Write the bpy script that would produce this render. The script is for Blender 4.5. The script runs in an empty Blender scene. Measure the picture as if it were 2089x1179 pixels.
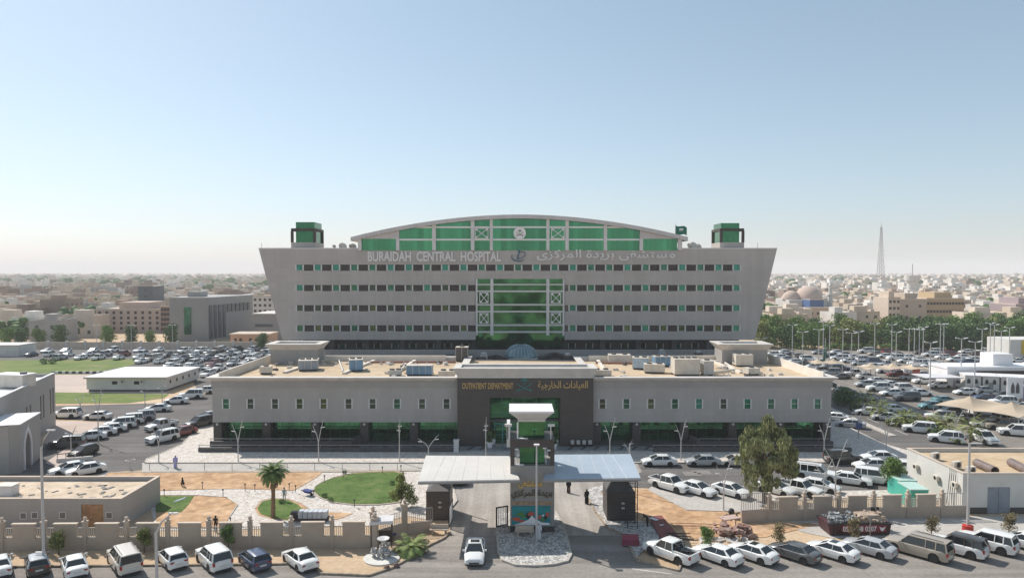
import bpy, math, random
from mathutils import Vector, Matrix
R = math.radians
SC = bpy.context.scene
COL = SC.collection
# ------------------------------------------------------------------ camera, sky, sun, exposure
FPX, CH, PITCH = 1450.0, 26.0, R(2.0)
SH = FPX*math.tan(PITCH) - 36.5
cam = bpy.data.objects.new('camera', bpy.data.cameras.new('camera')); COL.objects.link(cam)
cam.location = (0, 0, CH); cam.rotation_euler = (R(90)-PITCH, 0, 0)
cam.data.sensor_width = 36; cam.data.lens = 36*FPX/2089; cam.data.shift_y = SH/2089
cam.data.clip_start = 1; cam.data.clip_end = 30000
SC.camera = cam
SUNV = Vector((-.74, .66, 1.0)).normalized()
EL = math.asin(SUNV.z); AZ = math.atan2(SUNV.x, SUNV.y)
w = bpy.data.worlds.new('World'); SC.world = w; w.use_nodes = True
nt = w.node_tree; bg = nt.nodes['Background']
sky = nt.nodes.new('ShaderNodeTexSky'); sky.sky_type = 'NISHITA'; sky.sun_disc = False
sky.sun_elevation = EL; sky.sun_rotation = AZ; sky.altitude = 600
sky.air_density = 1.0; sky.dust_density = 1.1; sky.ozone_density = 1.5
hs = nt.nodes.new('ShaderNodeHueSaturation'); hs.inputs['Saturation'].default_value = .84; hs.inputs['Hue'].default_value = .48
tn = nt.nodes.new('ShaderNodeMixRGB'); tn.blend_type = 'MULTIPLY'; tn.inputs[0].default_value = 1; tn.inputs[2].default_value = (.95, .985, 1.04, 1)
gm_ = nt.nodes.new('ShaderNodeGamma'); gm_.inputs[1].default_value = .78
nt.links.new(sky.outputs[0], gm_.inputs[0]); nt.links.new(gm_.outputs[0], hs.inputs['Color']); nt.links.new(hs.outputs[0], tn.inputs[1]); nt.links.new(tn.outputs[0], bg.inputs[0]); bg.inputs[1].default_value = 0.142
sl = bpy.data.lights.new('sun', 'SUN'); sl.energy = 3.9; sl.angle = R(.55); sl.color = (1, .95, .88)
sun = bpy.data.objects.new('sun', sl); COL.objects.link(sun)
sun.rotation_euler = SUNV.to_track_quat('Z', 'Y').to_euler(); sun.location = (-60, 60, 120)
SC.view_settings.view_transform = 'Standard'; SC.view_settings.look = 'None'
SC.view_settings.exposure = 0.40; SC.view_settings.gamma = 1
SC.cycles.max_bounces = 6; SC.cycles.volume_bounces = 1; SC.cycles.transparent_max_bounces = 6

# ------------------------------------------------------------------ helpers
def _ray(px, py):
    x = (px-1044.5)/FPX; y = -(py-589.5-SH)/FPX
    return (x, math.cos(PITCH)+y*math.sin(PITCH), -math.sin(PITCH)+y*math.cos(PITCH))
def G(px, py, z=0.0):
    d = _ray(px, py); t = (z-CH)/d[2]
    return (d[0]*t, d[1]*t)
def G3(px, py, z=0.0):
    a = G(px, py, z); return (a[0], a[1], z)
def at(px, py, Y):
    d = _ray(px, py); t = Y/d[1]
    return (d[0]*t, CH+d[2]*t)
def XA(px, Y, py=800): return at(px, py, Y)[0]
def ZA(py, Y): return at(1044, py, Y)[1]

MATS = {}
def mat(name, col, rough=.8, metal=0, var=0.0, scale=1.0, bump=0.0, bscale=8, col2=None, spec=.5, objvar=0, detail=4, coat=0):
    if name in MATS: return MATS[name]
    m = bpy.data.materials.new(name); m.use_nodes = True; MATS[name] = m
    n = m.node_tree.nodes; l = m.node_tree.links; b = n['Principled BSDF']
    b.inputs['Roughness'].default_value = rough; b.inputs['Metallic'].default_value = metal
    b.inputs['Specular IOR Level'].default_value = spec
    if coat: b.inputs['Coat Weight'].default_value = coat
    b.inputs['Base Color'].default_value = (*col, 1)
    tc = n.new('ShaderNodeTexCoord')
    if var or col2:
        t = n.new('ShaderNodeTexNoise'); t.inputs['Scale'].default_value = scale; t.inputs['Detail'].default_value = detail
        t.inputs['Roughness'].default_value = .6
        l.new(tc.outputs['Object'], t.inputs['Vector'])
        r = n.new('ShaderNodeValToRGB'); r.color_ramp.elements[0].position = .35; r.color_ramp.elements[1].position = .65
        c2 = col2 or tuple(min(1, c*(1+var)) for c in col)
        c1 = col if col2 else tuple(c*(1-var) for c in col)
        r.color_ramp.elements[0].color = (*c1, 1); r.color_ramp.elements[1].color = (*c2, 1)
        l.new(t.outputs[0], r.inputs[0]); out = r.outputs[0]
        if objvar:
            oi = n.new('ShaderNodeObjectInfo'); hv = n.new('ShaderNodeHueSaturation')
            ma = n.new('ShaderNodeMath'); ma.operation = 'MULTIPLY_ADD'
            ma.inputs[1].default_value = objvar; ma.inputs[2].default_value = 1-objvar/2
            l.new(oi.outputs['Random'], ma.inputs[0]); l.new(ma.outputs[0], hv.inputs['Value'])
            l.new(out, hv.inputs['Color']); out = hv.outputs[0]
        l.new(out, b.inputs['Base Color'])
    if bump:
        t2 = n.new('ShaderNodeTexNoise'); t2.inputs['Scale'].default_value = bscale; t2.inputs['Detail'].default_value = 5
        l.new(tc.outputs['Object'], t2.inputs['Vector'])
        bp = n.new('ShaderNodeBump'); bp.inputs['Strength'].default_value = bump; bp.inputs['Distance'].default_value = .1
        l.new(t2.outputs[0], bp.inputs['Height']); l.new(bp.outputs[0], b.inputs['Normal'])
    return m

def panel_mat(name, col, pw, ph, dark=.72, rough=.55, var=.06, axis='XZ', metal=0, mort=.02, off=0.0):
    """cladding / tiles with joints; joints live in the vertical plane (XZ or YZ) or the floor (XY)"""
    if name in MATS: return MATS[name]
    m = bpy.data.materials.new(name); m.use_nodes = True; MATS[name] = m
    n = m.node_tree.nodes; l = m.node_tree.links; b = n['Principled BSDF']
    b.inputs['Roughness'].default_value = rough; b.inputs['Metallic'].default_value = metal
    tc = n.new('ShaderNodeTexCoord'); sp = n.new('ShaderNodeSeparateXYZ'); cb = n.new('ShaderNodeCombineXYZ')
    l.new(tc.outputs['Object'], sp.inputs[0])
    l.new(sp.outputs['XYZ'.index(axis[0])], cb.inputs[0]); l.new(sp.outputs['XYZ'.index(axis[1])], cb.inputs[1])
    br = n.new('ShaderNodeTexBrick'); br.offset = off; br.inputs['Scale'].default_value = 1
    br.inputs['Brick Width'].default_value = pw; br.inputs['Row Height'].default_value = ph
    br.inputs['Mortar Size'].default_value = mort; br.inputs['Mortar Smooth'].default_value = .1
    br.inputs['Color1'].default_value = (*[c*(1-var) for c in col], 1)
    br.inputs['Color2'].default_value = (*[min(1, c*(1+var)) for c in col], 1)
    br.inputs['Mortar'].default_value = (*[c*dark for c in col], 1)
    l.new(cb.outputs[0], br.inputs['Vector'])
    t = n.new('ShaderNodeTexNoise'); t.inputs['Scale'].default_value = .12; t.inputs['Detail'].default_value = 6
    l.new(tc.outputs['Object'], t.inputs['Vector'])
    mx = n.new('ShaderNodeMixRGB'); mx.blend_type = 'MULTIPLY'; mx.inputs[0].default_value = .33
    l.new(br.outputs[0], mx.inputs[1]); l.new(t.outputs[0], mx.inputs[2])
    mp = n.new('ShaderNodeMapping'); mp.inputs['Scale'].default_value = (.9, .9, .05); l.new(tc.outputs['Object'], mp.inputs['Vector'])
    ts = n.new('ShaderNodeTexNoise'); ts.inputs['Scale'].default_value = 1; ts.inputs['Detail'].default_value = 5; l.new(mp.outputs[0], ts.inputs['Vector'])
    rs = n.new('ShaderNodeValToRGB'); rs.color_ramp.elements[0].position = .42; rs.color_ramp.elements[1].position = .62; rs.color_ramp.elements[0].color = (.86,.85,.84,1); rs.color_ramp.elements[1].color = (1,1,1,1)
    l.new(ts.outputs[0], rs.inputs[0]); mx2 = n.new('ShaderNodeMixRGB'); mx2.blend_type = 'MULTIPLY'; mx2.inputs[0].default_value = .4 if axis != 'XY' else .3
    l.new(mx.outputs[0], mx2.inputs[1]); l.new(rs.outputs[0], mx2.inputs[2]); l.new(mx2.outputs[0], b.inputs['Base Color'])
    return m

def crazy_mat(name, c1, c2, scale, thr=.06, c3=None, rough=.85):
    """crazy paving: irregular stones with joints"""
    if name in MATS: return MATS[name]
    m = bpy.data.materials.new(name); m.use_nodes = True; MATS[name] = m
    n = m.node_tree.nodes; l = m.node_tree.links; b = n['Principled BSDF']; b.inputs['Roughness'].default_value = rough
    tc = n.new('ShaderNodeTexCoord')
    v = n.new('ShaderNodeTexVoronoi'); v.feature = 'DISTANCE_TO_EDGE'; v.inputs['Scale'].default_value = scale
    v2 = n.new('ShaderNodeTexVoronoi'); v2.inputs['Scale'].default_value = scale
    l.new(tc.outputs['Object'], v.inputs['Vector']); l.new(tc.outputs['Object'], v2.inputs['Vector'])
    r = n.new('ShaderNodeValToRGB'); r.color_ramp.elements[0].position = thr*.6; r.color_ramp.elements[1].position = thr*1.4
    r.color_ramp.elements[0].color = (*c2, 1); r.color_ramp.elements[1].color = (*c1, 1)
    l.new(v.outputs['Distance'], r.inputs[0])
    bw = n.new('ShaderNodeRGBToBW'); l.new(v2.outputs['Color'], bw.inputs[0])
    r2 = n.new('ShaderNodeValToRGB'); r2.color_ramp.elements[0].color = (*(c3 or tuple(c*.7 for c in c1)), 1)
    r2.color_ramp.elements[1].color = (1, 1, 1, 1); r2.color_ramp.elements[0].position = .25; r2.color_ramp.elements[1].position = .55
    l.new(bw.outputs[0], r2.inputs[0])
    mx = n.new('ShaderNodeMixRGB'); mx.blend_type = 'MULTIPLY'; mx.inputs[0].default_value = .8
    l.new(r.outputs[0], mx.inputs[1]); l.new(r2.outputs[0], mx.inputs[2])
    l.new(mx.outputs[0], b.inputs['Base Color'])
    return m

def ground_mat(name, cols, scale=.05, rough=.95, fine=1.5, bump=.3, ov=.3, stretch=None):
    """two octaves of noise between several colours"""
    if name in MATS: return MATS[name]
    m = bpy.data.materials.new(name); m.use_nodes = True; MATS[name] = m
    n = m.node_tree.nodes; l = m.node_tree.links; b = n['Principled BSDF']; b.inputs['Roughness'].default_value = rough
    b.inputs['Specular IOR Level'].default_value = .2
    tc = n.new('ShaderNodeTexCoord')
    t = n.new('ShaderNodeTexNoise'); t.inputs['Scale'].default_value = scale; t.inputs['Detail'].default_value = 9; t.inputs['Roughness'].default_value = .65
    l.new(tc.outputs['Object'], t.inputs['Vector'])
    r = n.new('ShaderNodeValToRGB'); e = r.color_ramp.elements
    k = len(cols)
    while len(e) < k: e.new(.5)
    for i, c in enumerate(cols):
        e[i].position = .3+.4*i/(k-1); e[i].color = (*c, 1)
    l.new(t.outputs[0], r.inputs[0])
    t2 = n.new('ShaderNodeTexNoise'); t2.inputs['Scale'].default_value = fine; t2.inputs['Detail'].default_value = 6
    l.new(tc.outputs['Object'], t2.inputs['Vector'])
    mx = n.new('ShaderNodeMixRGB'); mx.blend_type = 'OVERLAY'; mx.inputs[0].default_value = ov
    l.new(r.outputs[0], mx.inputs[1]); l.new(t2.outputs[0], mx.inputs[2])
    out = mx.outputs[0]
    if stretch:                                          # tyre-polished streaks along the lane and oil spots
        mp = n.new('ShaderNodeMapping'); mp.inputs['Scale'].default_value = stretch; l.new(tc.outputs['Object'], mp.inputs['Vector'])
        ts = n.new('ShaderNodeTexNoise'); ts.inputs['Scale'].default_value = 1; ts.inputs['Detail'].default_value = 4; l.new(mp.outputs[0], ts.inputs['Vector'])
        rs = n.new('ShaderNodeValToRGB'); rs.color_ramp.elements[0].position = .38; rs.color_ramp.elements[1].position = .6; rs.color_ramp.elements[0].color = (.72,.71,.70,1); rs.color_ramp.elements[1].color = (1,1,1,1)
        l.new(ts.outputs[0], rs.inputs[0]); m2 = n.new('ShaderNodeMixRGB'); m2.blend_type = 'MULTIPLY'; m2.inputs[0].default_value = .8
        l.new(out, m2.inputs[1]); l.new(rs.outputs[0], m2.inputs[2]); out = m2.outputs[0]
    l.new(out, b.inputs['Base Color'])
    if bump:
        bp = n.new('ShaderNodeBump'); bp.inputs['Strength'].default_value = bump; bp.inputs['Distance'].default_value = .15
        l.new(t2.outputs[0], bp.inputs['Height']); l.new(bp.outputs[0], b.inputs['Normal'])
    return m

def paint_mat():
    m = bpy.data.materials.new('car_paint'); m.use_nodes = True
    n = m.node_tree.nodes; l = m.node_tree.links; b = n['Principled BSDF']
    oi = n.new('ShaderNodeObjectInfo')
    t = n.new('ShaderNodeTexNoise'); t.inputs['Scale'].default_value = 1.2; t.inputs['Detail'].default_value = 6
    tc = n.new('ShaderNodeTexCoord'); l.new(tc.outputs['Object'], t.inputs['Vector'])
    mx = n.new('ShaderNodeMixRGB'); mx.blend_type = 'MIX'; mx.inputs[2].default_value = (.42, .36, .28, 1)
    ma = n.new('ShaderNodeMath'); ma.operation = 'MULTIPLY'; ma.inputs[1].default_value = .14
    l.new(t.outputs[0], ma.inputs[0]); l.new(ma.outputs[0], mx.inputs[0])
    l.new(oi.outputs['Color'], mx.inputs[1]); l.new(mx.outputs[0], b.inputs['Base Color'])
    b.inputs['Roughness'].default_value = .32; b.inputs['Coat Weight'].default_value = .6; b.inputs['Coat Roughness'].default_value = .08
    return m

class MB:
    def __init__(s): s.v = []; s.f = []; s.mi = []; s.cur = 0
    def add(s, vs, fs):
        o = len(s.v); s.v += [tuple(p) for p in vs]
        for f in fs: s.f.append(tuple(i+o for i in f)); s.mi.append(s.cur)
        return s
    def box(s, x0, x1, y0, y1, z0, z1):
        s.add([(x0,y0,z0),(x1,y0,z0),(x1,y1,z0),(x0,y1,z0),(x0,y0,z1),(x1,y0,z1),(x1,y1,z1),(x0,y1,z1)],
              [(0,3,2,1),(4,5,6,7),(0,1,5,4),(1,2,6,5),(2,3,7,6),(3,0,4,7)]); return s
    def cbox(s, c, d, rz=0, ry=0):
        m = Matrix.Rotation(rz, 3, 'Z') @ Matrix.Rotation(ry, 3, 'Y')
        vs = []
        for z in (-1, 1):
            for x, y in ((-1,-1),(1,-1),(1,1),(-1,1)):
                p = m @ Vector((x*d[0]/2, y*d[1]/2, z*d[2]/2)); vs.append((p.x+c[0], p.y+c[1], p.z+c[2]))
        s.add(vs, [(0,3,2,1),(4,5,6,7),(0,1,5,4),(1,2,6,5),(2,3,7,6),(3,0,4,7)]); return s
    def prism(s, pts, z0, z1):            # xy polygon between heights
        k = len(pts)
        s.add([(p[0],p[1],z0) for p in pts]+[(p[0],p[1],z1) for p in pts],
              [tuple(range(k-1,-1,-1)), tuple(range(k,2*k))]+[(i,(i+1)%k,k+(i+1)%k,k+i) for i in range(k)]); return s
    def xz(s, pts, y0, y1):               # xz polygon (counter-clockwise seen from -y) extruded in y
        k = len(pts)
        s.add([(p[0],y0,p[1]) for p in pts]+[(p[0],y1,p[1]) for p in pts],
              [tuple(range(k)), tuple(range(2*k-1,k-1,-1))]+[(k+i,k+(i+1)%k,(i+1)%k,i) for i in range(k)]); return s
    def frust(s, r0, r1, z0, z1):         # rects (x0,x1,y0,y1)
        a, b = r0, r1
        s.add([(a[0],a[2],z0),(a[1],a[2],z0),(a[1],a[3],z0),(a[0],a[3],z0),(b[0],b[2],z1),(b[1],b[2],z1),(b[1],b[3],z1),(b[0],b[3],z1)],
              [(0,3,2,1),(4,5,6,7),(0,1,5,4),(1,2,6,5),(2,3,7,6),(3,0,4,7)]); return s
    def tube(s, pts, r, n=8, r2=None, cap=True):
        pts = [Vector(p) for p in pts]; k = len(pts); rings = []
        rs = [r+(r2-r)*i/(k-1) if r2 is not None else r for i in range(k)] if not isinstance(r, (list, tuple)) else r
        for i, p in enumerate(pts):
            d = (pts[min(i+1,k-1)]-pts[max(i-1,0)]).normalized()
            u = d.cross(Vector((0,0,1)) if abs(d.z) < .95 else Vector((1,0,0))).normalized(); v = d.cross(u)
            rings.append([p+(u*math.cos(a)+v*math.sin(a))*rs[i] for a in [2*math.pi*j/n for j in range(n)]])
        vs = [q for g in rings for q in g]; fs = []
        for i in range(k-1):
            for j in range(n):
                fs.append((i*n+j, i*n+(j+1)%n, (i+1)*n+(j+1)%n, (i+1)*n+j))
        if cap: fs += [tuple(range(n-1,-1,-1)), tuple((k-1)*n+j for j in range(n))]
        s.add(vs, fs); return s
    def lathe(s, prof, c=(0,0,0), n=16):  # prof [(r,z)]
        vs = []; fs = []; k = len(prof)
        for r_, z in prof:
            for j in range(n):
                a = 2*math.pi*j/n; vs.append((c[0]+r_*math.cos(a), c[1]+r_*math.sin(a), c[2]+z))
        for i in range(k-1):
            for j in range(n): fs.append((i*n+j, i*n+(j+1)%n, (i+1)*n+(j+1)%n, (i+1)*n+j))
        fs += [tuple(range(n-1,-1,-1)), tuple((k-1)*n+j for j in range(n))]
        s.add(vs, fs); return s
    def ball(s, c, r, n=10, m=6, sq=(1,1,1)):
        pr = [(max(1e-3, math.sin(math.pi*i/m))*r, -math.cos(math.pi*i/m)*r) for i in range(m+1)]
        vs = []; fs = []
        for rr, z in pr:
            for j in range(n):
                a = 2*math.pi*j/n; vs.append((c[0]+rr*math.cos(a)*sq[0], c[1]+rr*math.sin(a)*sq[1], c[2]+z*sq[2]))
        for i in range(m):
            for j in range(n): fs.append((i*n+j, i*n+(j+1)%n, (i+1)*n+(j+1)%n, (i+1)*n+j))
        s.add(vs, fs); return s
    def mesh(s, name, mats, smooth=False, sharp=None):
        me = bpy.data.meshes.new(name); me.from_pydata(s.v, [], s.f)
        for m in (mats if isinstance(mats, (list, tuple)) else [mats]): me.materials.append(m)
        if any(s.mi): me.polygons.foreach_set('material_index', s.mi)
        if smooth:
            me.polygons.foreach_set('use_smooth', [True]*len(me.polygons))
            me.set_sharp_from_angle(angle=R(sharp or 40))
        me.update(); return me
    def build(s, name, mats, parent=None, loc=(0,0,0), rz=0, smooth=False, sharp=None):
        return place(name, s.mesh(name, mats, smooth, sharp), parent, loc, rz)

def place(name, me, parent=None, loc=(0,0,0), rz=0):
    o = bpy.data.objects.new(name, me); COL.objects.link(o); o.location = loc; o.rotation_euler = (0,0,rz)
    if parent: o.parent = parent
    return o
def tag(o, label, cat, group=None, kind=None):
    if label: o['label'] = label
    if cat: o['category'] = cat
    if group: o['group'] = group
    if kind: o['kind'] = kind
    return o
def thing(name, label, cat, loc=(0,0,0), rz=0, group=None):
    o = bpy.data.objects.new(name, None); COL.objects.link(o); o.location = loc; o.rotation_euler = (0,0,rz)
    o.empty_display_size = .5
    return tag(o, label, cat, group)
KIDS = {}
def kids(o):
    return [c for c in o.children]
def dup(o, loc, rz=None, label=None, group=None, color=None, parent=None, scale=None):
    c = o.copy(); COL.objects.link(c); c.parent = parent
    if loc is not None: c.location = loc
    if rz is not None: c.rotation_euler = (0,0,rz)
    if label: c['label'] = label
    if group: c['group'] = group
    if color: c.color = (*color, 1)
    if scale: c.scale = (scale,)*3 if not isinstance(scale, tuple) else scale
    for ch in kids(o): dup(ch, None, None, parent=c, color=color)
    return c
def structure(o): o['kind'] = 'structure'; return o
def sheet(name, pts, z, m, thick=0, px=True, raw=False):
    P = [G(*p) for p in pts] if px else pts
    a = sum(P[i][0]*P[(i+1)%len(P)][1]-P[(i+1)%len(P)][0]*P[i][1] for i in range(len(P)))
    if a < 0: P = P[::-1]
    b = MB()
    if thick: b.prism(P, z-thick, z)
    else: b.add([(p[0],p[1],z) for p in P], [tuple(range(len(P)))])
    if raw: return b
    return structure(b.build(name, m))
def kerb(b, pts, w=.18, h=.15, z=0, closed=False):
    P = [Vector((*p, 0)) for p in pts]
    if closed: P.append(P[0])
    for i in range(len(P)-1):
        d = P[i+1]-P[i]
        if d.length < 1e-3: continue
        c = (P[i]+P[i+1])/2
        hh = h+.003*(i%2)+.001*(len(b.v)%5); b.cbox((c.x, c.y, z+hh/2), (d.length+.02, w, hh), math.atan2(d.y, d.x))
    return b
def oval(cx, cy, rx, ry, n=28, a0=0):
    return [(cx+rx*math.cos(2*math.pi*i/n+a0), cy+ry*math.sin(2*math.pi*i/n+a0)) for i in range(n)]
def text_mesh(s, w, h, depth, name, m, bold=0):
    cu = bpy.data.curves.new(name, 'FONT'); cu.body = s; cu.size = 1; cu.extrude = depth/2; cu.offset = bold
    cu.resolution_u = 3
    to = bpy.data.objects.new(name, cu); COL.objects.link(to)
    dg = bpy.context.evaluated_depsgraph_get(); me = bpy.data.meshes.new_from_object(to.evaluated_get(dg))
    bpy.data.objects.remove(to); bpy.data.curves.remove(cu)
    xs = [v.co.x for v in me.vertices]; ys = [v.co.y for v in me.vertices]
    x0, x1, y0, y1 = min(xs), max(xs), min(ys), max(ys)
    for v in me.vertices:
        x, y, z = v.co
        v.co = ((x-x0)/(x1-x0)*w, z, (y-y0)/(y1-y0)*h)
    me.materials.clear(); me.materials.append(m); me.name = name; me.update()
    return me
def arabic(logical_forms): return ''.join(chr(c) for c in reversed(logical_forms))
random.seed(7)
# ------------------------------------------------------------------ materials
M_sand = ground_mat('sandy_soil', [(.42,.30,.19),(.52,.38,.25),(.60,.46,.31)], .06, fine=2.0)
M_orange = ground_mat('orange_soil', [(.36,.21,.115),(.50,.315,.18),(.60,.42,.27)], .30, fine=1.1, bump=1.0, ov=.6)
M_asph = ground_mat('asphalt', [(.135,.126,.12),(.16,.15,.142),(.195,.182,.172)], .12, fine=3, bump=0, stretch=(.03,.9,1))
M_road = ground_mat('street_asphalt', [(.24,.215,.195),(.29,.262,.235),(.36,.33,.295)], .1, fine=3, bump=0, stretch=(.03,.8,1))
M_lot = ground_mat('worn_asphalt', [(.23,.205,.18),(.28,.25,.22),(.33,.295,.26)], .08, fine=2, bump=0, stretch=(.5,.04,1))
M_drive = ground_mat('drive_concrete', [(.35,.315,.28),(.40,.365,.325),(.46,.42,.375)], .15, fine=2.5, bump=0, stretch=(.9,.03,1))
M_conc = ground_mat('pale_concrete', [(.40,.37,.34),(.46,.43,.39),(.52,.48,.44)], .3, fine=3, bump=.1)
M_grass = ground_mat('lawn', [(.06,.10,.025),(.10,.165,.04),(.17,.20,.07)], .45, fine=6, bump=.8, ov=.6)
M_drygrass = ground_mat('dry_lawn', [(.10,.14,.035),(.15,.20,.05),(.24,.22,.09)], .12, fine=3, bump=.6)
M_pave = crazy_mat('crazy_paving', (.64,.60,.55), (.42,.34,.28), 2.6, .05, c3=(.78,.74,.70))
M_pave2 = crazy_mat('dark_crazy_paving', (.62,.59,.55), (.26,.25,.24), 3.2, .08, c3=(.50,.50,.50))
M_pink = ground_mat('pink_paving', [(.46,.36,.31),(.52,.42,.36),(.56,.46,.40)], .2, fine=4, bump=.1)
M_kerb = mat('kerb_stone', (.46,.42,.37), .85, var=.15, scale=1.5)
M_wall = panel_mat('grey_cladding', (.545,.505,.475), 2.6, 1.4, .86, .5, .03)
M_wall2 = panel_mat('grey_stone_cladding', (.47,.445,.425), 1.5, .75, .90, .6, .03)
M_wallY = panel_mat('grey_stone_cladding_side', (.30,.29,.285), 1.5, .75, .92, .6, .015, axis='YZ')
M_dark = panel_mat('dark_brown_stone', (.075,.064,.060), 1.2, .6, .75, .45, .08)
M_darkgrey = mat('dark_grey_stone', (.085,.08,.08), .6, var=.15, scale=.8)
M_cornice = mat('cornice_stone', (.60,.565,.525), .7, var=.08, scale=.6)
M_roof = ground_mat('roof_screed', [(.44,.33,.22),(.54,.42,.29),(.60,.48,.34)], .12, fine=1.2, bump=.2)
M_spand = panel_mat('brown_spandrel', (.066,.050,.045), .6, 5, .75, .7, .12)
M_white = mat('white_frame', (.62,.61,.59), .5)
M_column = mat('pale_grey_metal', (.66,.64,.64), .45, var=.06, scale=.5)
M_green = mat('green_glass', (.06,.24,.13), .06, metal=.85, var=.25, scale=.25, bump=.05, bscale=.35)
M_dgreen = mat('dark_green_glass', (.04,.15,.07), .05, metal=.8, var=.45, scale=.35, bump=.04, bscale=.5)
M_wgreen = [mat('window_glass_teal', (.035,.20,.155), .12, metal=.7, var=.2, scale=.6),
            mat('window_glass_green', (.035,.14,.095), .1, metal=.7, var=.3, scale=.6),
            mat('window_glass_dark', (.04,.07,.055), .1, metal=.5, var=.4, scale=.7),
            mat('window_glass_olive', (.07,.11,.045), .12, metal=.5, var=.3, scale=.6)]
M_letter = mat('pale_lettering', (.82,.80,.80), .4)
M_gold = mat('gold_lettering', (.50,.35,.15), .4, metal=.4)
M_metalw = mat('galvanised_metal', (.52,.51,.50), .45, metal=.2, var=.08, scale=.6)
M_black = mat('black_metal', (.02,.02,.022), .5)
M_acw = mat('ac_cream_metal', (.66,.60,.52), .5, var=.1, scale=.8)
M_acb = mat('ac_blue_metal', (.16,.29,.42), .5, var=.2, scale=.8)
M_beige = mat('beige_plaster', (.42,.345,.275), .85, var=.10, scale=.5, bump=.1)
M_beige2 = mat('beige_cap_stone', (.56,.46,.37), .8, var=.08, scale=.8)
M_whitew = mat('white_plaster', (.62,.60,.56), .8, var=.06, scale=.4)
M_greyw = panel_mat('grey_panel_wall', (.44,.42,.40), 2.2, 1.1, .9, .6, .02)

# ------------------------------------------------------------------ ground
b = MB(); b.add([(-9000,-3000,0),(9000,-3000,0),(9000,12000,0),(-9000,12000,0)], [(0,1,2,3)])
structure(b.build('ground', M_sand))
# street with the entrance drive
sheet('street', [(-500,1163),(560,1153),(640,1150),(655,1171),(753,1176),(800,1160),(842,1136),(872,1116),(905,1100),(918,1088),
  (1270,1088),(1300,1145),(1385,1166),(1400,1126),(1800,1110),(2089,1098),(2700,1080),(2900,1500),(-900,1500)], .012, M_road)
sheet('entrance_drive', [(918,1092),(918,1040),(932,1022),(925,1000),(905,985),(880,966),(880,945),(1300,945),(1310,962),(1236,990),(1206,996),(1194,1006),(1215,1045),(1240,1078),(1272,1092)], .016, M_drive)
sheet('inner_road', [(1300,944),(1900,944),(1860,998),(1600,1004),(1545,1040),(1400,1034),(1330,996),(1250,992),(1300,968)], .012, M_asph)
sheet('parking_bay', [(1330,999),(1560,1004),(1552,1040),(1410,1034)], .02, M_conc)
sheet('service_road', [(290,962),(905,958),(905,944),(290,944)], .020, M_conc)
sheet('side_road', [(60,1000),(215,963),(300,958),(300,944),(345,922),(405,895),(432,862),(440,800),(548,735),(600,712),(85,712),(0,716),(-80,735),(310,735),(250,748),(385,764),(400,790),(330,822),(-20,832),(-20,845),(235,862),(100,900),(-60,960),(-60,1010)], .012, M_asph)
sheet('east_road', [(47.5,84),(68,84),(68,230),(44,230)], .014, M_asph, px=False)
sheet('east_lot', [(68,100),(230,100),(260,236),(68,236)], .010, M_lot, px=False)
sheet('far_lot', [(-150,176),(-50,168),(-50,236),(-190,236)], .008, M_lot, px=False)
sheet('walled_yard', [(108,764),(380,764),(330,812),(100,806)], .02, M_pink)
sheet('plaza', [(100,858),(232,862),(150,905),(92,905)], .05, M_pink)
sheet('ramp_landing', [(92,945),(140,912),(176,905),(184,930),(160,955),(118,955)], .10, M_pink)
tag(sheet('west_lawn', [(-60,735),(312,733),(255,748),(172,763),(-60,764)], .03, M_drygrass), None, None)
sheet('verge_lawn', [(100,800),(345,804),(335,812),(262,822),(100,823)], .04, M_drygrass)
# paving round the clinic
sheet('clinic_pavement', [(296,944),(300,938),(340,922),(372,908),(398,880),(432,860),(1705,858),(1800,905),(1870,925),(1845,944)], .13, M_pave, thick=.13)
b = MB()
kerb(b, [G(*p) for p in [(296,945),(1300,945),(1850,944)]], .2, .16)
kerb(b, [G(*p) for p in [(296,944),(300,937),(340,921),(372,907),(398,879),(432,859)]], .2, .16)
b.build('kerb', M_kerb)['kind'] = 'structure'
# garden
sheet('garden_paving', [(190,975),(215,963),(905,961),(925,1000),(932,1022),(918,1040),(880,1062),(830,1052),(760,1072),(420,1082),(318,1082),(300,1010)], .05, M_pave, thick=.05)
sheet('garden_soil', [(205,975),(222,965),(658,964),(645,975),(600,1001),(500,998),(440,998),(318,1002),(300,1004),(215,984)], .10, M_orange, thick=.06)
sheet('garden_soil', [(318,1012),(400,1012),(462,1016),(484,1030),(470,1052),(455,1078),(318,1078)], .10, M_orange, thick=.06)
sheet('garden_lawn', [(318,1013),(396,1013),(385,1030),(370,1046),(318,1046)], .13, M_grass, thick=.03)
sheet('garden_soil', [(520,1038),(530,1024),(552,1017),(590,1019),(615,1028),(640,1045),(690,1046),(720,1048),(690,1060),(620,1064),(560,1060),(528,1052)], .09, M_orange, thick=.05)
sheet('garden_lawn', [(525,1038),(534,1025),(555,1019),(588,1021),(608,1031),(622,1044),(620,1058),(592,1062),(556,1058),(532,1050)], .12, M_grass, thick=.03)
big = [(638,1003),(642,994),(655,985),(680,975),(720,966),(760,963),(806,962),(822,966),(826,985),(824,1012),(815,1026),(770,1031),(720,1031),(680,1026),(652,1016)]
sheet('garden_soil', big, .10, M_orange, thick=.06)
sheet('garden_lawn', [((x-735)*.975+735,(y-997)*.95+997) for x, y in big], .13, M_grass, thick=.03)
b = MB()
kerb(b, [G(*p) for p in big], .14, .14, closed=True)
kerb(b, [G(*p) for p in [(205,976),(222,965),(640,964),(900,961)]], .16, .14)
kerb(b, [G(*p) for p in [(318,1011),(400,1011),(462,1015),(485,1030),(470,1053)]], .12, .12)
kerb(b, [G(*p) for p in [(520,1038),(530,1024),(552,1017),(590,1019),(615,1028),(640,1045)]], .12, .12)
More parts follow.
